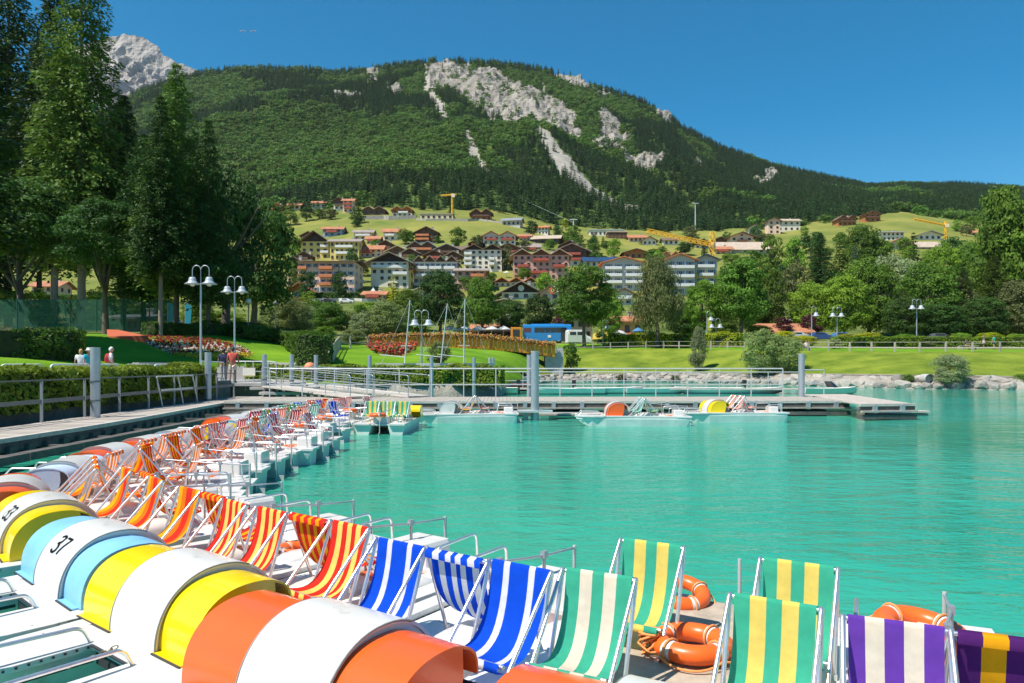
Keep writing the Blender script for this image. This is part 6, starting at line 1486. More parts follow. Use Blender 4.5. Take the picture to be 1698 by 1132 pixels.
WL = [(452,556,44,508,'willow','willow right of the round dark tree'),(470,540,40,480,'mid','green tree above the curved hedge, left of the orange timber house'),(512,552,44,508,'pale','pale willow left of the white path'),(528,548,40,500,'mid','green tree left of the mid green one above the path'),
 (575,556,50,512,'willow','willow above the left wooden fence'),(592,548,44,505,'mid','green tree behind the willow above the fence'),(622,560,46,520,'pale','pale low willow left of the footbridge end'),(660,562,50,512,'willow','willow right of the blue green one'),(690,560,44,500,'mid','green tree left of the dark round tree behind the masts'),
 (762,560,36,512,'willow','low willow between the two trees behind the masts'),(540,530,50,500,'bright','bright bush line under the road of the pink hotel'),(610,534,60,502,'bright','bright bush line under the white tent'),(1145,560,50,515,'bright','bright bush right of the willow trunk'),(1200,562,60,510,'mid','dense bush under the light green tree'),
 (1255,560,60,490,'mid','dense tree between the light green tree and the wood'),(1000,540,40,490,'mid','green tree right behind the big maple'),(1062,556,40,500,'mid','green tree left behind the willow'),(1210,500,56,445,'mid','tree behind the light green tree, towards the large hall'),(940,540,40,485,'mid','green tree left behind the big maple'),
 (780,540,40,498,'mid','low green tree left of the light green round top'),(1240,520,60,455,'bright','bright tree right behind the light green tree')]
for k, (px, py, w, tp, lf, lb) in enumerate(WL): tr(lb, px, py, w, tp, 'round', lf, 120+k % 8, .02, hi=(w > 45))

# ================================================================ BRIDGE, VEHICLES, LAMPS, SMALL BOATS
gold = M('golden_boards', (.85,.27,.015), .7, n=(3,.35), stain=((.42,.20,.03), 5, .62), bump=(20,.4,.02), rnd=.2)
dry = M('dried_flowers', (.38,.22,.10), .9, n=(5,.4), bump=(10,.8,.05))
A, B = P(612,566,84), P(921,578,87); t = thing('footbridge', 'arched golden footbridge with flower boxes over the stream', 'bridge', A); O = Vector(A); n = 44
def bz(u): return (pz(84, 579)*(1-u)+pz(87, 591)*u)+1.15*math.sin(math.pi*u)*.55
d = (B-A); dl = Vector((d.x, d.y, 0)); ang = math.atan2(d.y, d.x); seg = dl.length/n
bmesh_ = MB().box((0,0,.70), (seg-.05,.08,1.45)).mesh('side_board', gold)
for k in range(n):
    u = (k+.5)/n
    o = link('side_board', bmesh_, t); o.location = Vector((dl.x*u, dl.y*u, bz(u)-O.z)); o.rotation_euler.z = ang
m = MB()
for k in range(n):
    u = (k+.5)/n; nrm = Vector((-math.sin(ang), math.cos(ang), 0)); c = Vector((dl.x*u, dl.y*u, bz(u)-O.z))+nrm*1.6; m.box(c+Vector((0,0,.05)), (seg+.02,3.0,.2), 0, ang); m.box(c+nrm*1.5+Vector((0,0,.7)), (seg+.02,.08,1.4), 0, ang)
m.build('deck', wood_grey, t)
m = MB()
for k in range(n): u = (k+.5)/n; m.box(Vector((dl.x*u, dl.y*u, bz(u)-O.z+1.42))+Vector((math.sin(ang),-math.cos(ang),0))*.05, (seg+.02,.30,.14), 0, ang)
m.build('flower_box', wood_dark, t)
rg = np.random.default_rng(6); nf = 5200; uu_ = rg.random(nf); C = np.array([(dl.x*u+rg.normal(0,.13), dl.y*u-rg.random()*.3+rg.normal(0,.08), bz(u)-O.z+1.5+rg.normal(0,.13)-abs(rg.normal(0,.22))*(rg.random() < .5)) for u in uu_])
me = quads('flowers', C, np.tile([0,-.6,.8], (nf,1)), rg.uniform(.05,.12,nf), .6, [dry, FM['orange'], FM['yellow'], FM['green']], .6, rg, mi=rg.choice([0,0,0,1,1,2,3], nf)); o = link('flowers', me, t); o['kind'] = 'stuff'
m = MB(); c = P(905,600,87.5); m.box((c.x+1.0,c.y+1.5,2.2), (2.2,3.2,3.6)); tag(m.build('abutment', concrete), 'dark concrete abutment under the right end of the footbridge', 'abutment')
m = MB(); c = P(628,590,84.5); m.box((c.x-1,c.y+1.5,2.6), (2.0,3.2,2.6)); tag(m.build('abutment', concrete), 'left abutment of the footbridge behind the geraniums', 'abutment')

bus_b = M('bus_blue', (.02,.22,.55), .3, n=(1,.05), coat=.4); glass = M('vehicle_glass', (.02,.025,.03), .1); red_l = M('tail_red', (.35,.02,.02), .3); wh = M('vehicle_white', (.72,.71,.69), .35, n=(1,.05))
def wheel(parent, x, y, r=.5):
    o = link('wheel', cached(('tyre', r), lambda: MB().lathe([(r*.5,-.12),(r*.97,-.12),(r,0),(r*.97,.12),(r*.5,.12)], 20).mesh('wheel', dark_rubber)), parent); o.location = (x, y, r); o.rotation_euler = (R(90),0,0)
    h = link('rim', cached(('rim', r), lambda: MB().lathe([(0,-.10),(r*.3,-.13),(r*.55,-.10)], 14).mesh('rim', steel)), o)
    h2 = link('rim', cached(('rim2', r), lambda: MB().lathe([(r*.55,.10),(r*.3,.13),(0,.10)], 14).mesh('rim', steel)), o)
b = T(908,569); t = thing('coach', 'light blue coach parked behind the golden bridge', 'bus', (b.x,b.y+1.5,b.z), R(-4)); L2 = 3.9; s_ = b.y/F
Lb = 80*s_/2; Hb = 31*s_
m = MB(); m.loft([[(-Lb,y,z),( -Lb,-y,z)] for y, z in ()] or [[(x,-1.2,.35),(x,1.2,.35),(x,1.25,Hb*.55),(x,1.15,Hb*.96),(x,.9,Hb),(x,-.9,Hb),(x,-1.15,Hb*.96),(x,-1.25,Hb*.55)] for x in (-Lb,-Lb+.15,Lb-.35,Lb)]); m.build('body', bus_b, t, bevel=.06)
for k in range(6): x = -Lb+1.9+k*(2*Lb-2.6)/6; MB().box((x+.35,-1.235,Hb*.70), ((2*Lb-2.6)/6-.08,.06,Hb*.27)).build('window', glass, t)
MB().box((-Lb+.02,0,Hb*.72), (.08,2.0,Hb*.30)).build('rear_window', M('tinted_red_glass', (.12,.03,.04), .15), t); MB().box((-Lb+.7,-1.235,Hb*.70), (1.2,.06,Hb*.24)).build('window', M('tinted_red_glass', (.12,.03,.04), .15), t)
MB().box((Lb-1.2,-1.24,Hb*.45), (.9,.05,Hb*.72)).build('door', glass, t); MB().box((0,0,Hb+.06), (2*Lb-2.5,1.5,.16)).build('roof_unit', bus_b, t); MB().box((.4,-1.262,Hb*.36), (.5,.02,.4)).build('sticker', wh, t)
for x in (-Lb+1.9, Lb-2.0): wheel(t, x, -1.08); wheel(t, x, 1.08)
b = T(856,566); s_ = b.y/F; t = thing('box_van', 'orange box van with a dark square window, left of the coach', 'van', (b.x,b.y+1.2,b.z)); w_ = 18*s_; h_ = 21*s_
org = M('van_orange', (.70,.26,.02), .5, n=(1,.08)); MB().box((0,0,h_/2+.2), (w_,2.2,h_)).build('body', org, t, bevel=.06); MB().box((0,-1.12,h_*.55+.2), (w_*.62,.06,h_*.55)).build('window', glass, t)
for x in (-.5,.5): wheel(t, x, -.9, .33)
b = T(960,571); s_ = b.y/F; t = thing('parked_van', 'white van parked between the coach and the big maple', 'van', (b.x,b.y+1.2,b.z), R(10)); h_ = 2.3
m = MB(); m.loft([[(x,-.95,.3),(x,.95,.3),(x,.95,z*.7),(x,.85,z),(x,-.85,z),(x,-.95,z*.7)] for x, z in ((-1.9,h_*.9),(-1.8,h_),(.6,h_),(1.2,h_*.62),(1.9,h_*.5))]); m.build('body', wh, t, bevel=.05)
MB().box((.1,-.93,h_*.75), (1.0,.06,.5)).build('window', glass, t); MB().box((-1.1,-.93,h_*.75), (1.0,.06,.5)).build('window', glass, t)
for x in (-1.2,1.2): wheel(t, x, -.8, .34)
def car(label, px, py, col, rz=0):
    b = T(px, py); t = thing('parked_car', label, 'car', (b.x,b.y,b.z), rz, 'cars parked behind the hedges'); m = MB()
    m.loft([[(x,-.85,.25),(x,.85,.25),(x,.85,z0),(x,.65,z1),(x,-.65,z1),(x,-.85,z0)] for x, z0, z1 in ((-2.1,.8,.85),(-1.9,.9,.95),(-1.4,.92,1.4),(.3,.92,1.42),(1.0,.9,.98),(2.0,.75,.8),(2.1,.6,.62))], smooth=False); m.build('body', col, t, bevel=.05)
    MB().box((-.55,-.80,1.15), (1.5,.05,.34)).build('window', glass, t)
    for x in (-1.3,1.3): wheel(t, x, -.78, .32)
    return t
car('silver car behind the hedge left of the left lamp post', 1325, 564, steel_l); car('dark blue car behind the hedge between the two lamp posts', 1362, 565, M('car_blue', (.02,.06,.20), .3, coat=.3)); car('blue car right of the second lamp post', 1398, 565, M('car_light_blue', (.05,.16,.35), .3, coat=.3))
car('black car parked under the light green tree', 1205, 565, black_mat); car('dark car under the right wood behind the hedge', 1560, 567, M('car_grey', (.08,.09,.10), .3, coat=.3)); car('white car on the road below the pink hotel', 575, 503, wh); car('small dark car on the road below the white tent', 545, 504, black_mat)
# playground things before the yellow house
b = T(1000,563,100); t = thing('play_tent', 'small yellow and white play tent beside the yellow house', 'tent', b); m = MB(); m.lathe([(2.0,0),(1.8,.9),(.1,2.4)], 6); m.build('canopy', M('yellow_canvas', (.72,.55,.10), .8, trans=.3), t)
b = T(1022,563,100); t = thing('play_tent', 'white rounded play tent left of the blue parasol', 'tent', b); m = MB(); m.lathe([(2.2,0),(2.1,.8),(1.3,1.5),(.05,1.8)], 12); m.build('canopy', white_cl, t)

lamp_w = M('lamp_shade', (.38,.41,.45), .35, n=(4,.05)); globe = M('lamp_glass', (.70,.66,.58), .3)
def lamp(label, px, pyt, Y, zb, arms=2, s=1.0, rz=0):
    p = P(px, pyt, Y); t = thing('street_lamp', label, 'street lamp', (p.x, p.y, zb), rz, 'lamps along the lake promenade'); h = p.z-zb
    m = MB(); m.tube([(0,0,0),(0,0,.9),(0,0,h-1.0*s)], [.085*s,.07*s,.05*s], 12); m.build('post', steel, t)
    MB().tube([(0,0,0),(0,0,.25)], .11*s, 12).build('base_collar', steel, t)
    for q in ((-1,1) if arms == 2 else (1,)):
        a = MB(); r = .24*s; pts = [(0,0,h-1.2*s),(0,0,h-.25*s)]+[(q*(r-r*math.cos(k*math.pi/10)), 0, h-.25*s+.25*s*math.sin(k*math.pi/10)) for k in range(1,11)]+[(q*2*r,0,h-.62*s)]
        a.tube(pts, .026*s, 8); a.build('arm', steel, t)
        sh_ = MB(); c = (q*2*r*1.0, 0, h-1.05*s); sh_.lathe([(.0,.40*s),(.13*s,.39*s),(.19*s,.33*s),(.21*s,.20*s),(.26*s,.10*s),(.44*s,.00*s),(.43*s,-.02*s),(.18*s,0.02)], 18, c=c); so = sh_.build('lamp_shade', lamp_w, t)
        gb = MB(); gb.lathe([(.0,-.14*s),(.10*s,-.12*s),(.14*s,-.04*s),(.15*s,.05*s)], 14, c=c); gb.build('lamp_globe', globe, so)
    return t
lamp('double headed street lamp in front of the red flower bed', 333, 440, 38, 1.15, s=.92)
lamp('double headed street lamp right of the first, above the man in red', 389, 458, 44, 1.15, s=.92)
lamp('double headed lamp on a dark post in front of the dark round tree', 699, 514, 50, 1.9, s=1.0)
for px, pt, ar, lb in ((1346,508,1,'single headed lamp, left of the pair behind the right hedge'),(1388,509,2,'double headed lamp, right of the pair behind the right hedge'),(1520,496,2,'tallest lamp of the right bank before the dark wood'),(1187,528,2,'small double lamp under the light green tree'),(1172,516,1,'pole with a yellow banner behind the willow'),(1000,530,1,'thin lamp right of the big maple')):
    b = T(px, 574); lamp(lb, px, pt, b.y, b.z, ar, 1.25)
b = T(1172,570); o = MB().box((0,0,0), (.7,.03,2.0)).build('banner', M('yellow_banner', (.60,.60,.05), .7, trans=.3)); o.location = (b.x+.35,b.y-.1,b.z+3.1); tag(o, 'yellow banner hanging from a pole behind the willow', 'banner')
t = thing('street_lamp', 'thin dark lamp post with a globe behind the round dark tree', 'street lamp', T(412,560)); MB().tube([(0,0,0),(0,0,3.0)], .05, 8).build('post', steel_d, t); m = MB(); m.lathe([(0,3.45),(.2,3.4),(.26,3.2),(.2,3.0),(0,2.95)], 14); m.build('globe', globe, t)
t = thing('street_lamp', 'dark lamp post right of the round dark tree', 'street lamp', T(457,560)); MB().tube([(0,0,0),(0,0,3.4)], .06, 8).build('post', steel_d, t); m = MB(); m.lathe([(0,3.9),(.3,3.6),(.12,3.4),(0,3.4)], 12); m.build('globe', steel_d, t)

# small boats in the basin
def rowboat(label, px, py, L_, hcol, heading, W_=1.35, inner=None, motor=False, screen=False, cover=False, Hh=.55, kind='rowing boat'):
    p = G(px, py, .1); t = thing(kind.replace(' ','_'), label, 'boat', (p.x,p.y,0), R(heading), None); secs = []; ins = []
    for u, w, zb, zt in ((-.5,.80,.0,.95),(-.3,.95,-.1,.92),(0,1,-.12,.92),(.25,.82,-.08,.98),(.42,.42,.05,1.08),(.5,.04,.35,1.15)):
        x = u*L_; ww = W_/2*w; secs.append([(x,-ww,Hh*zt),(x,-ww*.8,Hh*.3),(x,-ww*.35,zb),(x,ww*.35,zb),(x,ww*.8,Hh*.3),(x,ww,Hh*zt)])
        ins.append([(x,-ww*.88,Hh*zt),(x,-ww*.7,Hh*.45),(x,ww*.7,Hh*.45),(x,ww*.88,Hh*zt)])
    m = MB(); m.loft(secs, close=False, smooth=True, caps=False); m.loft(ins, close=False, smooth=True, caps=False)
    vs = [q[0] for q in secs]+[q[0] for q in ins]; n = len(secs); m.add(vs, [(i,i+1,n+i+1,n+i) for i in range(n-1)]); vs = [q[-1] for q in secs]+[q[-1] for q in ins]; m.add(vs, [(i,n+i,n+i+1,i+1) for i in range(n-1)])
    m.add(secs[0]+[], [tuple(range(6))]); m.build('hull', hcol, t)
    for x in (-.2,.12): MB().box((x*L_,0,Hh*.72), (.28,W_*.72,.04)).build('bench', inner or wood_grey, t)
    if motor: m = MB(); m.box((-.52*L_,0,Hh+.30), (.26,.30,.42)); m.tube([(-.53*L_,0,Hh+.1),(-.53*L_,0,-.2)], .06, 8); m.build('outboard_motor', black_mat, t, bevel=.04)
    if screen: m = MB(); m.loft([[(.02*L_,-.42,Hh),(.18*L_,0,Hh),(.02*L_,.42,Hh)],[(-.05*L_,-.38,Hh+.42),(.04*L_,0,Hh+.42),(-.05*L_,.38,Hh+.42)]], close=False, caps=False); m.build('windscreen', glass, t)
    if cover: m = MB(); m.loft([[(u*L_,-W_/2*w*1.02,Hh*.8),(u*L_,0,Hh+zz),(u*L_,W_/2*w*1.02,Hh*.8)] for u, w, zz in ((-.5,.8,.15),(-.25,1,.5),(.02,1,1.15),(.12,.95,1.0),(.5,.1,.25))], close=False, caps=False); m.build('cover', white_cl, t)
    return t
cream_b = M('boat_cream', (.70,.66,.58), .4, n=(2,.08)); red_b = M('boat_red', (.60,.04,.03), .4, n=(2,.1)); or_b = M('boat_orange', (.72,.36,.20), .5, n=(2,.1)); blu_b = M('boat_blue', (.06,.14,.28), .4, n=(2,.1))
rowboat('boat under a peaked cream tarpaulin in the basin', 678, 650, 4.6, cream_b, 4, 1.9, cover=True, Hh=.8, kind='covered boat')
rowboat('long cream boat right of the covered one', 765, 648, 5.0, cream_b, 178, 1.6, Hh=.6)
rowboat('orange kayak like boat in front of the cream boat', 790, 652, 3.6, or_b, 12, .9, Hh=.35, kind='kayak')
rowboat('red rowing boat left of the tall pale pile', 838, 646, 4.4, red_b, 178, 1.5, Hh=.6)
rowboat('small motorboat with windscreen left of the red boat', 815, 651, 3.6, cream_b, 175, 1.4, motor=True, screen=True, Hh=.5, kind='motorboat')
rowboat('white cabin boat behind the two tall piles', 868, 638, 4.2, wh, 40, 1.7, Hh=.9, screen=True, kind='motorboat')
rowboat('flat white dinghy with black outboard right of the tall pile', 940, 651, 5.2, wh, 178, 1.5, motor=False, Hh=.45, kind='dinghy')
rowboat('white dinghy with raised black outboard behind the railing', 1010, 650, 4.8, wh, 2, 1.5, motor=True, Hh=.45, kind='dinghy')
rowboat('white dinghy behind the orange domed pedal boat', 1090, 650, 4.6, wh, 5, 1.4, Hh=.42, kind='dinghy')
rowboat('white dinghy with black outboard above the yellow domed pedal boat', 1175, 650, 4.8, wh, 178, 1.5, motor=True, Hh=.45, kind='dinghy')
rowboat('rightmost white dinghy behind the jetty railing', 1250, 650, 4.2, wh, 5, 1.4, Hh=.42, kind='dinghy')
rowboat('grey motorboat with a curved windscreen behind the end platform', 1375, 652, 3.8, cream_b, 4, 1.5, motor=True, screen=True, Hh=.5, kind='motorboat')
rowboat('dark blue boat under the ramp handrails', 600, 655, 3.6, blu_b, 4, 1.4, Hh=.5)
def dinghy_mast(label, px, pb, pt, lean, Y):
    p = P(px, pb, Y); t = thing('sailing_dinghy', label, 'sailing boat', p); h = (pb-pt)*Y/F; lx = lean*Y/F
    m = MB(); m.loft([[(x,-w,.0),(x,-w*1.1,.35),(x,w*1.1,.35),(x,w,.0)] for x, w in ((-1.8,.5),(0,.7),(1.2,.45),(1.9,.05))]); m.build('hull', wh, t)
    MB().tube([(0,0,.3),(lx,0,h)], [.05,.03], 8).build('mast', steel_l, t); MB().tube([(lx*.3-.35,0,h*.33),(lx*.3+.35,0,h*.33)], .02, 6).build('spreader', steel_l, t)
    m = MB(); m.tube([(-1.5,0,.35),(lx,0,h)], .008, 4); m.tube([(1.7,0,.35),(lx,0,h)], .008, 4); m.build('stay', steel_l, t)
    MB().tube([(0,0,.75),(-1.6,0,.9)], .03, 6).build('boom', steel_l, t); return t
dinghy_mast('beached sailing dinghy with its mast leaning right, leftmost of three', 671, 611, 497, 9, 46.6)
dinghy_mast('beached sailing dinghy with its mast leaning right, middle of three', 731, 611, 503, 11, 46.6)
dinghy_mast('beached sailing dinghy with an upright mast, rightmost of three', 769, 611, 495, 2, 46.6)

# paragliders
for k, (px, py, nm) in enumerate(((403,53,'left'),(420,53,'right'))):
    p = P(px, py, 1500); t = thing('paraglider', f'tiny white paraglider high above the mountain, {nm} one', 'paraglider', p)
    m = MB(); prof = [(7*math.sin(a), 3*math.cos(a)) for a in np.linspace(-1.1,1.1,10)]; m.loft([[(x,-1.4,z),(x,1.4,z),(x,1.4,z+.35),(x,-1.4,z+.35)] for x, z in prof]); m.build('wing', M('paraglider_cloth', (.85,.75,.75), .6, trans=.3), t)
    m = MB(); m.tube([(-5,0,1.8),(0,0,-4)], .06, 4); m.tube([(5,0,1.8),(0,0,-4)], .06, 4); m.build('lines', steel_l, t); MB().tube([(0,0,-4),(0,.2,-5.4)], [.35,.25], 8).build('pilot', M('pilot_suit', (.1,.1,.15), .8), t)

# ================================================================ PEOPLE
skin = M('skin', (.52,.27,.18), .6, n=(6,.06)); skin_t = M('tanned_skin', (.34,.15,.09), .6, n=(6,.06))
def skinned(name, joints, edges, mat, parent, sub=1):
    bm = bmesh.new(); lay = bm.verts.layers.skin.verify(); vs = []
    for i, (p, r) in enumerate(joints): v = bm.verts.new(p); v[lay].radius = (r, r) if not isinstance(r, tuple) else r; v[lay].use_root = (i == 0); vs.append(v)
    for a, b_ in edges: bm.edges.new((vs[a], vs[b_]))
    me = bpy.data.meshes.new(name); bm.to_mesh(me); bm.free(); me.materials.append(mat); o = link(name, me, parent)
    o.modifiers.new('skin', 'SKIN').use_smooth_shade = True; sb_ = o.modifiers.new('sub', 'SUBSURF'); sb_.levels = sb_.render_levels = sub; return o
def person(label, loc, rz, h=1.72, shirt=(.6,.6,.6), pants=(.1,.1,.12), hair=(.1,.06,.04), long_pants=True, sk=None, sit=False, hat=None, pack=None, hand_up=False, dress=False, step=.10, long_hair=False, sleeve=True):
    sk = sk or skin; s = h/1.72; t = thing('person', label, 'person', loc, rz); t.scale = (s,)*3
    Z = (lambda z: z)
    hip = .90; hz = .48 if sit else hip
    kL = (-.10, -.42 if sit else -step*.5, .50 if sit else .49); aL = (-.10, -.45 if sit else -step*.9, .08); kR = (.10, -.42 if sit else step*.2, .50 if sit else .48); aR = (.11, -.40 if sit else step*1.2, .09)
    dz = hz-hip; sh = 1.42+dz
    eL = (-.25, -.04, 1.12+dz); wL = (-.26, -.16, .87+dz) if not sit else (-.16,-.30,.68)
    eR = (.25, .0, 1.12+dz); wR = (.27, -.10, .86+dz)
    if hand_up: eR = (.34,-.06,1.46+dz); wR = (.16,-.10,1.62+dz); eL = (-.34,-.06,1.44+dz); wL = (-.16,-.10,1.62+dz)
    J = [((0,0,hz),(.13,.10)),((0,.01,1.10+dz),(.125,.09)),((0,.01,1.32+dz),(.15,.095)),((0,.0,1.46+dz),.06),((0,-.01,1.52+dz),.052),
     ((-.10,0,hz-.06),.085),(kL,.058),(aL,.038),((aL[0],aL[1]-.16,.035),.036),((.10,0,hz-.06),.085),(kR,.058),(aR,.038),((aR[0],aR[1]-.16,.035),.036),
     ((-.19,.0,sh-.02),.05),(eL,.038),(wL,.025),((.19,.0,sh-.02),.05),(eR,.038),(wR,.025)]
    E = [(0,1),(1,2),(2,3),(3,4),(0,5),(5,6),(6,7),(7,8),(0,9),(9,10),(10,11),(11,12),(2,13),(13,14),(14,15),(2,16),(16,17),(17,18)]
    skinned('body', J, E, sk, t)
    # head with features
    bm = bmesh.new(); bmesh.ops.create_uvsphere(bm, u_segments=18, v_segments=14, radius=1)
    for v in bm.verts:
        x, y, z = v.co; k = 1-.22*max(0,-z)**1.5; v.co = Vector((x*.078*k, y*.098*k-(.012 if z < -.3 and y < 0 else 0), z*.118))
        if y < -.75 and abs(x) < .35 and abs(z) < .35: v.co.y -= .018*(1-abs(z)/.5)
        if y < -.6 and .2 < abs(x) < .6 and .0 < z < .35: v.co.y += .008
    me = bpy.data.meshes.new('head'); bm.to_mesh(me); bm.free(); me.materials.append(sk)
    for p_ in me.polygons: p_.use_smooth = True
    hd_ = link('head', me, t); hd_.location = (0,-.02,1.62+dz)
    m = MB()
    for q in (-1,1): m.box((q*.03,-.096,.02), (.022,.012,.010)); 
    m.box((0,-.100,-.055), (.045,.012,.010)); m.build('eyes_and_mouth', black_mat, hd_)['kind'] = 'stuff'
    for q in (-1,1): MB().box((q*.080,.005,.0), (.014,.035,.055)).build('ear', sk, hd_, bevel=.006)
    bm = bmesh.new(); bmesh.ops.create_uvsphere(bm, u_segments=18, v_segments=12, radius=1)
    for v in list(bm.verts):
        if v.co.z < (-.1 if not long_hair else -.9) and v.co.y < .2 or (v.co.y < -.35 and v.co.z < .45): bm.verts.remove(v)
    for v in bm.verts: n_ = 1+.12*mnoise.noise(v.co*3); v.co = Vector((v.co.x*.088*n_, v.co.y*.108*n_+.006, v.co.z*(.128 if v.co.z > 0 else (.20 if long_hair else .11))*n_))
    me = bpy.data.meshes.new('hair'); bm.to_mesh(me); bm.free(); me.materials.append(M('hair_%d%d%d' % tuple(int(c*100) for c in hair), hair, .7, n=(20,.3)))
    for p_ in me.polygons: p_.use_smooth = True
    link('hair', me, hd_)
    # hands
    for w, e in ((wL, eL), (wR, eR)):
        w = Vector(w); dn = (w-Vector(e)).normalized(); sx = Vector((0,1,0)).cross(dn).normalized(); fw = dn.cross(sx); m = MB()
        m.loft([[w+dn*a+fw*b_*k+sx*c*q for k, q in ((-1,-1),(1,-1),(1,1),(-1,1))] for a, b_, c in ((-.01,.024,.014),(.04,.038,.015),(.085,.040,.012))])
        for k, ln in enumerate((.055,.072,.078,.070)): c = w+dn*.083+fw*(.030-.020*k); m.tube([c, c+dn*ln*.5+sx*.006, c+dn*ln*.9+sx*.020], [.0085,.008,.006], 6)
        c = w+dn*.025+fw*.036; m.tube([c, c+dn*.03+fw*.022, c+dn*.065+fw*.026+sx*.01], [.011,.010,.007], 6); m.build('hand', sk, t)
    cm = lambda nm, c: M('cloth_%s_%d_%d_%d' % (nm, c[0]*99, c[1]*99, c[2]*99), c, .85, n=(8,.12))
    Js = [((0,.0,hz+.02),(.152,.118)),((0,.01,1.10+dz),(.148,.112)),((0,.01,1.32+dz),(.170,.115)),((0,.005,1.43+dz),.080),((-.19,.0,sh-.02),.070)]; Es = [(0,1),(1,2),(2,3),(2,4)]
    f = lambda a, b_, k: tuple(a[i]*(1-k)+b_[i]*k for i in range(3))
    Js += [(f((-.19,0,sh-.02), eL, .75),.056),((.19,.0,sh-.02),.070),(f((.19,0,sh-.02), eR, .75),.056)]; Es += [(4,5),(2,6),(6,7)]
    skinned('shirt', Js, Es, cm('shirt', shirt), t)
    if dress: m = MB(); m.lathe([(.15,hz+.10),(.19,hz-.1),(.25,hz-.38),(.24,hz-.38)], 16); m.build('skirt', cm('shirt', shirt), t)
    else:
        k = .93 if long_pants else .80; lk = 1 if long_pants else 0
        Jp = [((0,0,hz+.03),(.148,.118)),((-.10,0,hz-.07),.105),(f((-.10,0,hz-.06), kL, 1.0 if lk else .72),.080)]; Ep = [(0,1),(1,2)]
        if lk: Jp.append((f(kL, aL, .93),.058)); Ep.append((2,3))
        i0 = len(Jp); Jp += [((.10,0,hz-.07),.105),(f((.10,0,hz-.06), kR, 1.0 if lk else .72),.080)]; Ep += [(0,i0),(i0,i0+1)]
        if lk: Jp.append((f(kR, aR, .93),.058)); Ep.append((i0+1,i0+2))
        skinned('trousers' if lk else 'shorts', Jp, Ep, cm('pants', pants), t)
    for a in (aL, aR): MB().box((a[0],a[1]-.07,.035), (.09,.27,.07)).build('shoe', M('shoe_dark', (.04,.04,.05), .6), t, bevel=.02)
    if hat: m = MB(); m.lathe([(.0,.155),(.075,.15),(.098,.11),(.10,.05),(.17,.03),(.168,.02),(.098,.035)], 20, c=(0,.005,.0)); m.build('hat', cm('hat', hat), hd_)
    if pack: m = MB(); m.loft([[(-.14*k,.10,z),(.14*k,.10,z),(.13*k,.10+.15*k,z),(-.13*k,.10+.15*k,z)] for z, k in ((1.0+dz,.9),(1.05+dz,1.05),(1.25+dz,1.05),(1.40+dz,.75),(1.43+dz,.4))]); pk = m.build('backpack', cm('pack', pack), t, bevel=.03)
    if pack:
        for q in (-1,1): MB().tube([(q*.10,.12,1.40+dz),(q*.12,.0,1.47+dz),(q*.11,-.11,1.38+dz),(q*.13,-.10,1.18+dz),(q*.14,.10,1.06+dz)], .016, 6).build('strap', cm('pack', pack), pk)
    return t
def stand(px, phead, Y, zf): p = P(px, phead, Y); return (p.x, p.y, zf)
person('man in a navy shirt and grey trousers with a backpack, left man on the landing', (P(371,0,37).x, 37.0, 1.14), R(200), 1.74, (.02,.03,.08), (.30,.29,.27), (.05,.03,.02), pack=(.02,.03,.08), sk=skin_t)
person('man in a red T-shirt and beige shorts, right man on the landing', (P(386,0,36.6).x, 36.6, 1.14), R(190), 1.80, (.62,.10,.07), (.62,.52,.42), (.05,.03,.02), False, sk=skin_t)
person('white haired man in a white shirt carrying a red backpack', (P(184,0,33).x, 33.0, 1.17), R(120), 1.68, (.80,.78,.76), (.25,.25,.28), (.75,.72,.70), pack=(.68,.04,.05))
person('woman in a white hat and turquoise top behind the hedge', (P(147,0,33).x, 33.0, 1.17), R(60), 1.62, (.02,.42,.48), (.5,.5,.5), (.30,.14,.05), hat=(.80,.78,.74), long_hair=True)
person('blond person in a white top left of the woman with the hat', (P(134,0,33.6).x, 33.6, 1.17), R(200), 1.60, (.80,.78,.76), (.4,.4,.45), (.50,.28,.10), long_hair=True)
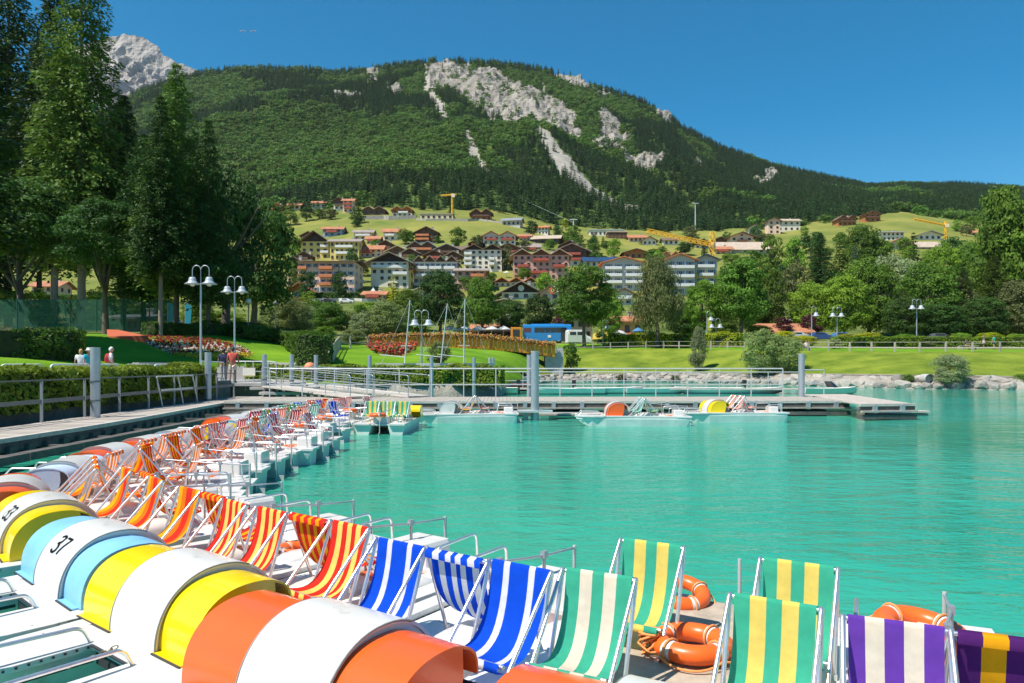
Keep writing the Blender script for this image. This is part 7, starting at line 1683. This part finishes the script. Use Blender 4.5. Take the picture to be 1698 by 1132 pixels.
for px, py, rz, kw, lb in ((1644,577,20,dict(shirt=(.50,.38,.32),dress=True,hair=(.12,.07,.04),hand_up=True),'woman in a pale dress with raised arms on the right bank'),(1662,578,200,dict(shirt=(.02,.42,.33),pants=(.03,.10,.16),long_pants=False,hair=(.08,.05,.03)),'person in a turquoise shirt walking on the right bank')):
    b = T(px, py); person(lb, (b.x,b.y+1.5,b.z), R(rz), 1.72, **kw)
b = T(1612,579); t = thing('bench', 'wooden picnic bench on the right bank under a sitting person', 'bench', (b.x+.4,b.y+1.2,b.z)); MB().box((0,0,.45), (2.2,.4,.05)).build('seat', wood_grey, t); MB().box((.9,.7,.72), (1.8,.7,.05)).build('table_top', wood_grey, t)
for x in (-.9,.9): MB().box((x,.3,.22), (.1,.9,.44)).build('leg', wood_grey, t)
person('person in a black top sitting on the picnic bench', (b.x,b.y+1.25,b.z+.0), R(75), 1.70, (.02,.02,.03), (.6,.35,.28), (.04,.03,.02), False, sit=True)
b = T(1340,582); t = thing('bench', 'wooden bench at the left end of the right fence', 'bench', (b.x,b.y+1.5,b.z)); MB().box((0,0,.45), (1.8,.45,.05)).build('seat', wood_grey, t); MB().box((0,.25,.75), (1.8,.05,.35)).build('backrest', wood_grey, t)
for x in (-.8,.8): MB().box((x,0,.22), (.08,.4,.44)).build('leg', wood_grey, t)
person('person in a yellow top sitting at the left end of the right fence', (b.x-.3,b.y+1.45,b.z), R(10), 1.68, (.62,.55,.25), (.5,.35,.28), (.20,.12,.06), False, sit=True)
person('person in a white top sitting beside the yellow one', (b.x+.4,b.y+1.45,b.z), R(-20), 1.65, (.65,.60,.58), (.2,.2,.25), (.10,.06,.04), True, sit=True)

# ---------------------------------------------------------------- the air: a little haze over the valley
m = MB(); m.box((300, 2300, 640), (9400, 4700, 1290)); o = m.build('haze', [])
hz_m = bpy.data.materials.new('thin_haze'); hz_m.use_nodes = True; nt = hz_m.node_tree; nt.nodes.remove(nt.nodes['Principled BSDF'])
pv = nt.nodes.new('ShaderNodeVolumePrincipled'); pv.inputs['Color'].default_value = (.80,.88,1,1); pv.inputs['Density'].default_value = .00003; pv.inputs['Anisotropy'].default_value = .2
nt.links.new(pv.outputs[0], nt.nodes['Material Output'].inputs['Volume']); o.data.materials.append(hz_m); tag(o, 'thin summer haze over the valley', 'haze', kind='stuff')
